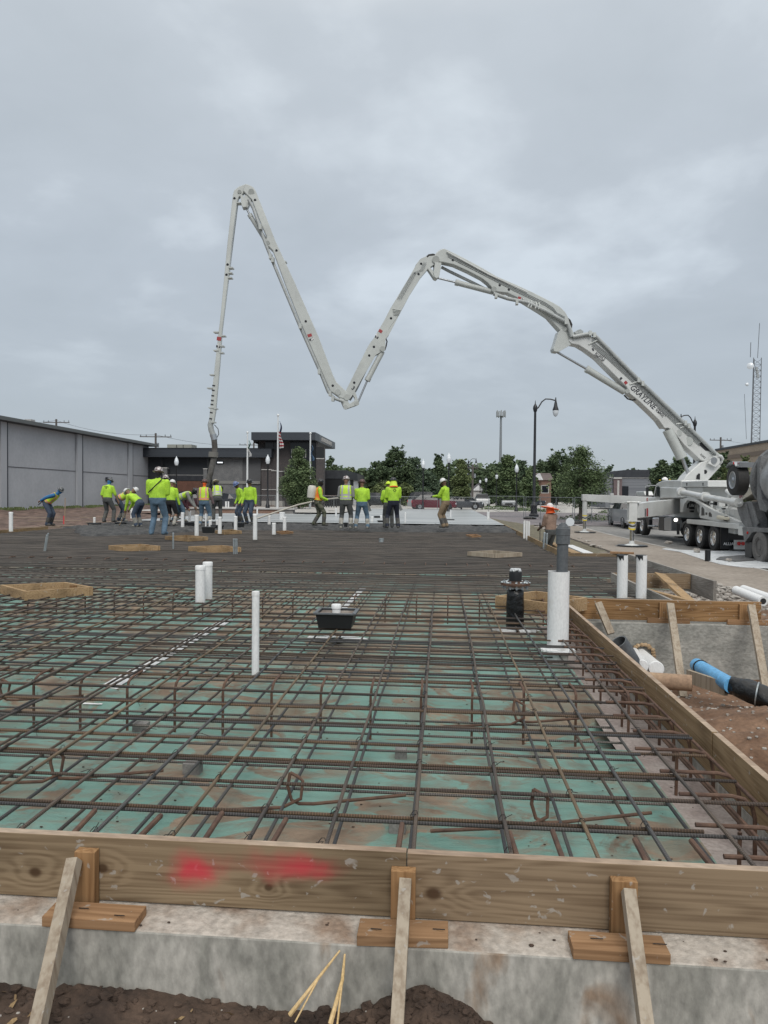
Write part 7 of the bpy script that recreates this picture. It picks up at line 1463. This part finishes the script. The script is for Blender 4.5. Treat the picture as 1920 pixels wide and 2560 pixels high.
        hj = hc+X*s*.095+Vector((0,0,-.06)); ft = Vector((feet[i][0], feet[i][1], .09)); kn, an = ik(hj, ft, .43, .42, (s*.15,1,0)); limb(hj, kn, .112, .080, 'thigh'); limb(kn, an, .062 if shorts else .080, .047 if shorts else .072, 'shin')
        if high: limb(kn.lerp(an,.42), an, .082 if not shorts else .066, .070, 'boot')
        fd = Vector((s*.2,1,0)).normalized(); limb(an-Vector((0,0,.03))-fd*.03, Vector((an.x,an.y,.055))+fd*.13, .052, .045, 'boot')
    me = bpy.data.meshes.new('tmp'); me.from_pydata(mb.v, [], mb.f); o = bpy.data.objects.new('tmp', me); COL.objects.link(o)
    rm = o.modifiers.new('r', 'REMESH'); rm.mode = 'VOXEL'; rm.voxel_size = .0125; sm = o.modifiers.new('s', 'SMOOTH'); sm.iterations = 3; sm.factor = .5
    bpy.context.view_layer.update(); dg = bpy.context.evaluated_depsgraph_get(); bme = bpy.data.meshes.new_from_object(o.evaluated_get(dg)); bpy.data.objects.remove(o); bpy.data.meshes.remove(me)
    nf = len(bme.polygons); cen = np.empty(nf*3); bme.polygons.foreach_get('center', cen); cen = cen.reshape(-1,3)
    best = np.full(nf, 1e9); idx = np.zeros(nf, int)
    for j, (p, q, r1, r2, tg) in enumerate(caps):
        p_, q_ = np.array(p), np.array(q); d = q_-p_; t = np.clip(((cen-p_)@d)/(d@d+1e-9), 0, 1); dist = np.linalg.norm(cen-p_-t[:,None]*d, axis=1)-(r1+(r2-r1)*t)
        k = dist < best; best[k] = dist[k]; idx[k] = j
    ft_ = face or skin
    mats = [skin, shirt, sleeve, pants, boots, ft_, glove]
    mp = {'neck':5,'head':0,'shirt':1,'sleeve':2,'fore':0 if short else 2,'hand':6,'thigh':3,'shin':0 if shorts else 3,'boot':4,'pants':3}
    tags = [c[4] for c in caps]; mi = np.array([mp[t] for t in tags])[idx]
    if face: rel = (cen-np.array(hd))@np.array(hup); hm = np.array([t == 'head' for t in tags])[idx]; mi[hm & (rel < .0)] = 5
    for m_ in mats: bme.materials.append(m_)
    bme.polygons.foreach_set('material_index', mi.astype(np.int32)); bme.polygons.foreach_set('use_smooth', [True]*nf); bme.name = 'body'
    body = bpy.data.objects.new('body', bme); COL.objects.link(body); body.parent = root
    if vest:
        nv = len(bme.vertices); co = np.empty(nv*3); bme.vertices.foreach_get('co', co); co = co.reshape(-1,3); no = np.empty(nv*3); bme.vertices.foreach_get('normal', no); no = no.reshape(-1,3)
        s_ = (cen-np.array(hc))@np.array(sp); u_ = cen[:,0]; keep = (np.array([t in ('shirt',) for t in tags])[idx]) & (s_ > .03) & (s_ < .53) & (np.abs(u_) < .195*wide)
        ids = np.nonzero(keep)[0]; mpv = {}; V = []; Fc = []; Mi = []
        base, st1, st2 = vest
        for f in ids:
            fc = []
            for v in bme.polygons[f].vertices:
                if v not in mpv: mpv[v] = len(V); V.append(co[v]+no[v]*.014)
                fc.append(mpv[v])
            Fc.append(fc); s0, u0 = s_[f], abs(u_[f]); hb = .06 < s0 < .13 or (.17 < s0 < .24 and base is VLIME and st1 is SLV); vb = .075 < u0 < .135 and s0 > .12
            core = (.08 < s0 < .11) or (.19 < s0 < .22) or (.092 < u0 < .118 and s0 > .12)
            Mi.append(2 if (hb or vb) and core else (1 if hb or vb else 0))
        ve = bpy.data.meshes.new('vest'); ve.from_pydata(V, [], Fc)
        for m_ in (base, st1, st2): ve.materials.append(m_)
        ve.polygons.foreach_set('material_index', Mi); ve.polygons.foreach_set('use_smooth', [True]*len(Fc)); vo = bpy.data.objects.new('safety_vest', ve); COL.objects.link(vo); vo.parent = root
    if hat:
        c = hd+hup*.025; pr = [(.104+brim,-.004),(.106+brim,.006),(.104,.018),(.108,.03),(.106,.06),(.094,.095),(.068,.120),(.030,.132),(.001,.134)]
        hm_ = MB().lathe(pr, c, 20, ax=hup).build('hard_hat', hat, root, smooth=True, local=True, angle=50)
        mbr = MB(); a, b2 = c+hup*.128-hfw*.07+hfw*0, c+hup*.134; mbr.tube([c+hup*.10-hfw*.085, c+hup*.136-hfw*.03, c+hup*.137+hfw*.03, c+hup*.10+hfw*.085], .009, 6); mbr.build('ridge', hat, hm_, smooth=True, local=True)
    return root, dict(hc=hc, ch=ch, hd=hd, hup=hup, hfw=hfw, sp=sp, fw=fw, nk=nk)
OV = (VLIME, ORG, SLV); GV = (VLIME, SLV, SLV)
p1, i1 = person(122,1315,30,-88,'bent worker with blue sleeves alone on the dirt at the far left',lean=52,hands=((-.12,-.22,1.02),(.14,-.25,1.0)),shirt=BLUC,pants=DJN,vest=OV,hat=HGR,face=BLUC,boots=DBT,head_pitch=0,elb=(0,-1,.3))
p2, i2 = person(269,1306,30.4,-12,'worker standing with his back turned in a short sleeved lime shirt and blue neck cloth',lean=7,hands=((-.22,.05,.85),(.34,.22,.80)),short=True,pants=DGP,boots=DBT,hat=HGR,face=BLUC,feet=((-.14,-.05),(.22,.05)),head_pitch=22)
p3, i3 = person(302,1304,31.5,-70,'stooping worker in an orange striped vest beside the white hatted one',lean=62,hands=((-.12,.55,.55),(.14,.62,.5)),pants=DJN,vest=OV,hat=HW_,feet=((-.14,-.1),(.14,.12)))
p4, i4 = person(345,1318,29,72,'stooping worker in a lime shirt with a white hat',lean=58,hands=((-.12,.50,.60),(.14,.62,.50)),pants=DJN,boots=BOOT,hat=HW_,feet=((-.16,-.05),(.16,.02)))
p5, i5 = person(394,1338,20.9,0,'big worker seen from behind in light blue jeans with a patterned hard hat',lean=3,hands=((-.13,.25,1.06),(.13,.25,1.08)),pants=JEAN,boots=JEAN,high=False,hat=HPT,wide=1.22,face=BLC,scale=1.03,feet=((-.17,0),(.17,0)),elb=(0,-.7,-.5))
MB().beam(i5['ch']+Vector((.16,-.12,.08)), i5['hc']+Vector((-.20,-.13,.18)), .028, .012, up=(0,1,0)).build('tool_strap', BLC, p5, local=True)
p6, i6 = person(427,1314,30,-10,'worker in black shorts and pale boots with a white hard hat',lean=8,hands=((-.2,.2,.9),(.30,.15,.75)),pants=BLC,shorts=True,boots=WBT,hat=HW_,glove=GLV)
person(413,1306,31,0,'worker mostly hidden behind the big worker, in a dark hood and hard hat',lean=2,shirt=LIME,pants=DJN,hat=HPT,face=BLC,hip=.98,scale=1.03)
p7, i7 = person(452,1304,31,-88,'stooping worker in a silver striped lime vest and grey sleeves',lean=68,hands=((-.12,.62,.42),(.14,.66,.50)),shirt=LIME,sleeve=GRYC,pants=JEAN,vest=GV,hat=HK,face=BLC,feet=((-.12,-.35),(.12,.15)))
person(440,1300,33,-80,'crouching worker in maroon behind the silver striped vest',lean=70,hands=((-.12,.5,.5),(.14,.5,.5)),shirt=MRC,pants=DJN,hat=MRC,hip=.85)
p8, i8 = person(510,1314,30,0,'worker from behind in an orange striped vest and mauve sleeves',lean=3,hands=((-.26,.1,.82),(.32,.12,.86)),shirt=LIME,sleeve=MVC,pants=JEAN,boots=WBT,vest=OV,hat=HBR,brim=.055,face=ORC,feet=((-.16,0),(.2,0)),glove=GLV)
p9, i9 = person(543,1300,32.5,24,'worker in black sleeves and lime vest under a pale straw hat',lean=26,hands=((-.2,.35,.85),(.05,.4,.9)),shirt=BLC,pants=DGP,boots=DBT,vest=GV,hat=STW,brim=.06,head_pitch=22,head_turn=25,face=BLC)
p10, i10 = person(603,1310,32,128,'worker with a blue hard hat looking down',lean=16,hands=((-.26,.2,.86),(.24,.16,.85)),pants=DJN,boots=DBT,hat=HBL,head_pitch=26,skin=SKD)
p11, i11 = person(625,1311,31,160,'worker in dark jeans and a black hard hat facing the blue helmeted one',lean=2,hands=((-.28,.02,.80),(.26,.16,.85)),pants=DJN,boots=DBT,hat=HK,brim=.06,skin=SK,wide=1.08)
MB().ell(Vector((.12,.10,.47)), (.085,.085,.12), 12, 8).build('knee_pad', WBT, p10, local=True, smooth=True)
p12, i12 = person(795,1315,30,-72,'worker in camouflage trousers carrying a white tank sprayer on his back',lean=6,hands=((-.2,.30,.98),(.16,.32,1.0)),pants=CAMO,boots=DBT,vest=(ORG,VLIME,ORG),hat=HK,brim=.02,face=BLC,feet=((-.12,-.16),(.12,.2)),glove=GLV)
bp = MB(); bp.lathe([(.10,-.24),(.16,-.22),(.17,.0),(.165,.18),(.12,.24),(.06,.25)], i12['ch']-i12['fw']*.27-i12['sp']*.12, 14, ax=i12['sp']); bp.build('sprayer_tank', mat('tank_plastic', (.50,.49,.44), .5), p12, local=True, smooth=True); MB().lathe([(.07,.25),(.07,.29)], i12['ch']-i12['fw']*.27-i12['sp']*.12, 12, ax=i12['sp']).build('tank_cap', BLC, p12, local=True)
MB().tube([i12['ch']-i12['fw']*.2-i12['sp']*.4, Vector((-.2,-.2,.75)), Vector((-.2,.1,.62)), Vector((-.1,.25,.9))], .012, 6).build('sprayer_hose', BLC, p12, local=True, smooth=True)
p13, i13 = person(864,1322,27.6,0,'worker from behind in a lime vest with grey sleeves',lean=3,hands=((-.12,.25,1.02),(.14,.25,1.02)),shirt=GRYC,pants=DGP,boots=WBT,vest=GV,hat=HPT,brim=.03,elb=(0,-.6,-.6),feet=((-.17,0),(.17,0)),scale=1.03)
p14, i14 = person(904,1322,27.8,0,'shorter worker from behind in a plain lime shirt and blue jeans',lean=3,hands=((-.10,.25,1.02),(.12,.25,1.02)),pants=JEAN,boots=WBT,hat=HBR,brim=.055,elb=(0,-.6,-.6),feet=((-.22,0),(.22,0)),wide=1.05,scale=.97)
p15, i15 = person(983,1321,28,14,'worker in navy trousers with a lime neck cape and orange collar',lean=3,hands=((-.15,.28,1.0),(.12,.28,1.0)),pants=NVP,boots=DBT,hat=HK,brim=.04,face=CLY,elb=(0,-.6,-.6),feet=((-.22,-.02),(.18,.02)),wide=1.08)
c = i15['hd']; MB().lathe([(.11,.03),(.125,-.04),(.135,-.12),(.15,-.17),(.13,-.171),(.10,-.02)], c, 18, ax=i15['hup']).build('neck_cape', CLY, p15, local=True, smooth=True); MB().lathe([(.145,-.165),(.155,-.20),(.13,-.205)], c, 18, ax=i15['hup']).build('cape_trim', ORC, p15, local=True, smooth=True)
k_ = i15['ch']-i15['fw']*.135; mbk = MB()
for a in range(4): t0, t1 = a*math.pi/2, (a+1)*math.pi/2; mbk.beam(k_+Vector((.055*math.cos(t0)+.02,-.003,.055*math.sin(t0)-.05)), k_+Vector((.055*math.cos(t1)+.02,-.003,.055*math.sin(t1)-.05)), .012, .012)
mbk.build('shirt_print', BLC, p15, local=True)
person(971,1320,29.6,10,'worker hidden behind the lime caped one, only hat and side showing',lean=2,hands=((-.2,.25,1.0),(.12,.28,1.0)),pants=DGP,boots=DBT,hat=CLY,brim=.07,scale=.97)
p16, i16 = person(1113,1320,28.6,66,'worker in khaki trousers and white hard hat holding an upright board',lean=3,hands=((-.10,.42,1.12),(.10,.34,1.10)),pants=KHK,boots=DBT,hat=HW_,brim=.05,head_pitch=24,skin=SKD,elb=(0,-.5,-.8),glove=GLV)
p17, i17 = person(1376,1402,24.0,40,'worker in a brown shirt with a huge orange sun brim',lean=3,hands=((-.12,.35,1.0),(.20,.30,.85)),shirt=BRC,short=True,pants=DGP,boots=DBT,hat=HW_,brim=.01,skin=SKD,face=ORC,wide=1.10,scale=.95,head_pitch=6,elb=(0,-.7,-.6))
c = i17['hd']+i17['hup']*.03; MB().lathe([(.105,.0),(.28,-.02),(.29,-.035),(.275,-.035),(.105,-.012)], c, 24, ax=(i17['hup']+Vector((.2,-.2,0))).normalized()).build('sun_brim', ORC, p17, local=True, smooth=True); MB().lathe([(.11,-.01),(.125,-.12),(.15,-.19),(.13,-.19),(.10,-.02)], c, 20, ax=i17['hup']).build('neck_shade', ORC, p17, local=True, smooth=True)
# print on the back of the short sleeved shirt
k_ = i2['ch']-i2['fw']*.125; mbk = MB(); mbk.box(k_+Vector((-.10,-.012,.0)), k_+Vector((.10,-.002,.02))); mbk.box(k_+Vector((-.02,-.012,-.12)), k_+Vector((.03,-.002,-.03))); mbk.box(k_+Vector((-.06,-.01,-.17)), k_+Vector((.07,-.002,-.155))); mbk.build('shirt_print', BLC, p2, local=True)
# tools in hand: things of their own
WD = mat('tool_handle', (.26,.20,.14), .8); ALU = mat('aluminium_board', (.30,.31,.31), .5, .5)
def tool(name, label, pts, r, m, head=None):
    t = thing(name, label, 'tool', pts[0]); MB().tube(pts, r, 8).build('handle', m, t, smooth=True)
    if head: MB().beam(*head).build('blade', ALU, t)
def W_(p, v): return Matrix.Translation(p.location)@Matrix.Rotation(p.rotation_euler.z,4,'Z')@(Vector(v)*p.scale.x)
tool('bull_float_pole','long pale float pole slanting up from the stained pipe to the sprayer worker',[AY(640,1297,29),AY(745,1262,29.5),AY(800,1250,30),AY(866,1243,33)],.035,mat('float_pole',(.40,.38,.33),.5),(AY(634,1299,29),AY(650,1296,29),.12,.05))
tool('shovel','shovel with a worn handle in front of the stooping silver vest worker',[W_(p7,(.0,.55,.55)),W_(p7,(.05,.95,.12))],.02,WD,(W_(p7,(.05,.95,.14)),W_(p7,(.06,1.15,.0)),.22,.02))
tool('shovel','dark shovel hanging at the side of the orange vest worker',[AY(524,1250,29.8),AY(527,1286,29.6)],.02,BLC,(AY(524,1250,29.5),AY(527,1290,29.5),.02,.13))
def board(pa, pb, Y, w, label): t = thing('screed_board', label, 'tool', AY(*pa,Y), group='grey screed boards held by the crew'); a, b = AY(*pa,Y), AY(*pb,Y); MB().beam(a,b,.03,w,up=(1,0,.3)).build('blade', ALU, t); MB().beam(a+Vector((0,.05,0)),a+(a-b)*.4+Vector((0,.25,0)),.03,.03).build('handle', WD, t)
board((871,1250),(882,1279),27.2,.10,'grey board angled down from the striped vest worker'); board((914,1250),(926,1278),27.3,.10,'grey board angled down from the shorter lime shirted worker'); board((991,1251),(1004,1276),27.5,.11,'grey board angled down from the caped worker')
a = AY(1103,1322,28.3); t = thing('straightedge', 'tall upright grey board held by the khaki trousered worker', 'tool', a); MB().beam(a,AY(1102,1247,28.3),.10,.05,up=(0,1,0)).build('board', ALU, t)
a = AY(1350,1345,22.8); t = thing('level_staff', 'thin dark staff with a level held by the brown shirted worker', 'tool', a); MB().tube([a-Vector((0,0,.3)),AY(1350,1306,22.8)],.012,6).build('staff', BLC, t); c = AY(1350,1312,22.8); MB().box(c-Vector((.02,.02,.05)),c+Vector((.02,.02,.05))).build('level', BLC, t)
tool('hand_tool','dark tool held behind the back of the bent worker at the left',[W_(p1,(.02,-.2,1.02)),W_(p1,(.0,-.42,.82))],.022,BLC)
tool('rake','rake held low by the stooping white hatted worker',[W_(p4,(.0,.5,.65)),W_(p4,(.0,.9,.05))],.018,WD,(W_(p4,(-.2,.92,.05)),W_(p4,(.2,.92,.05)),.03,.08))
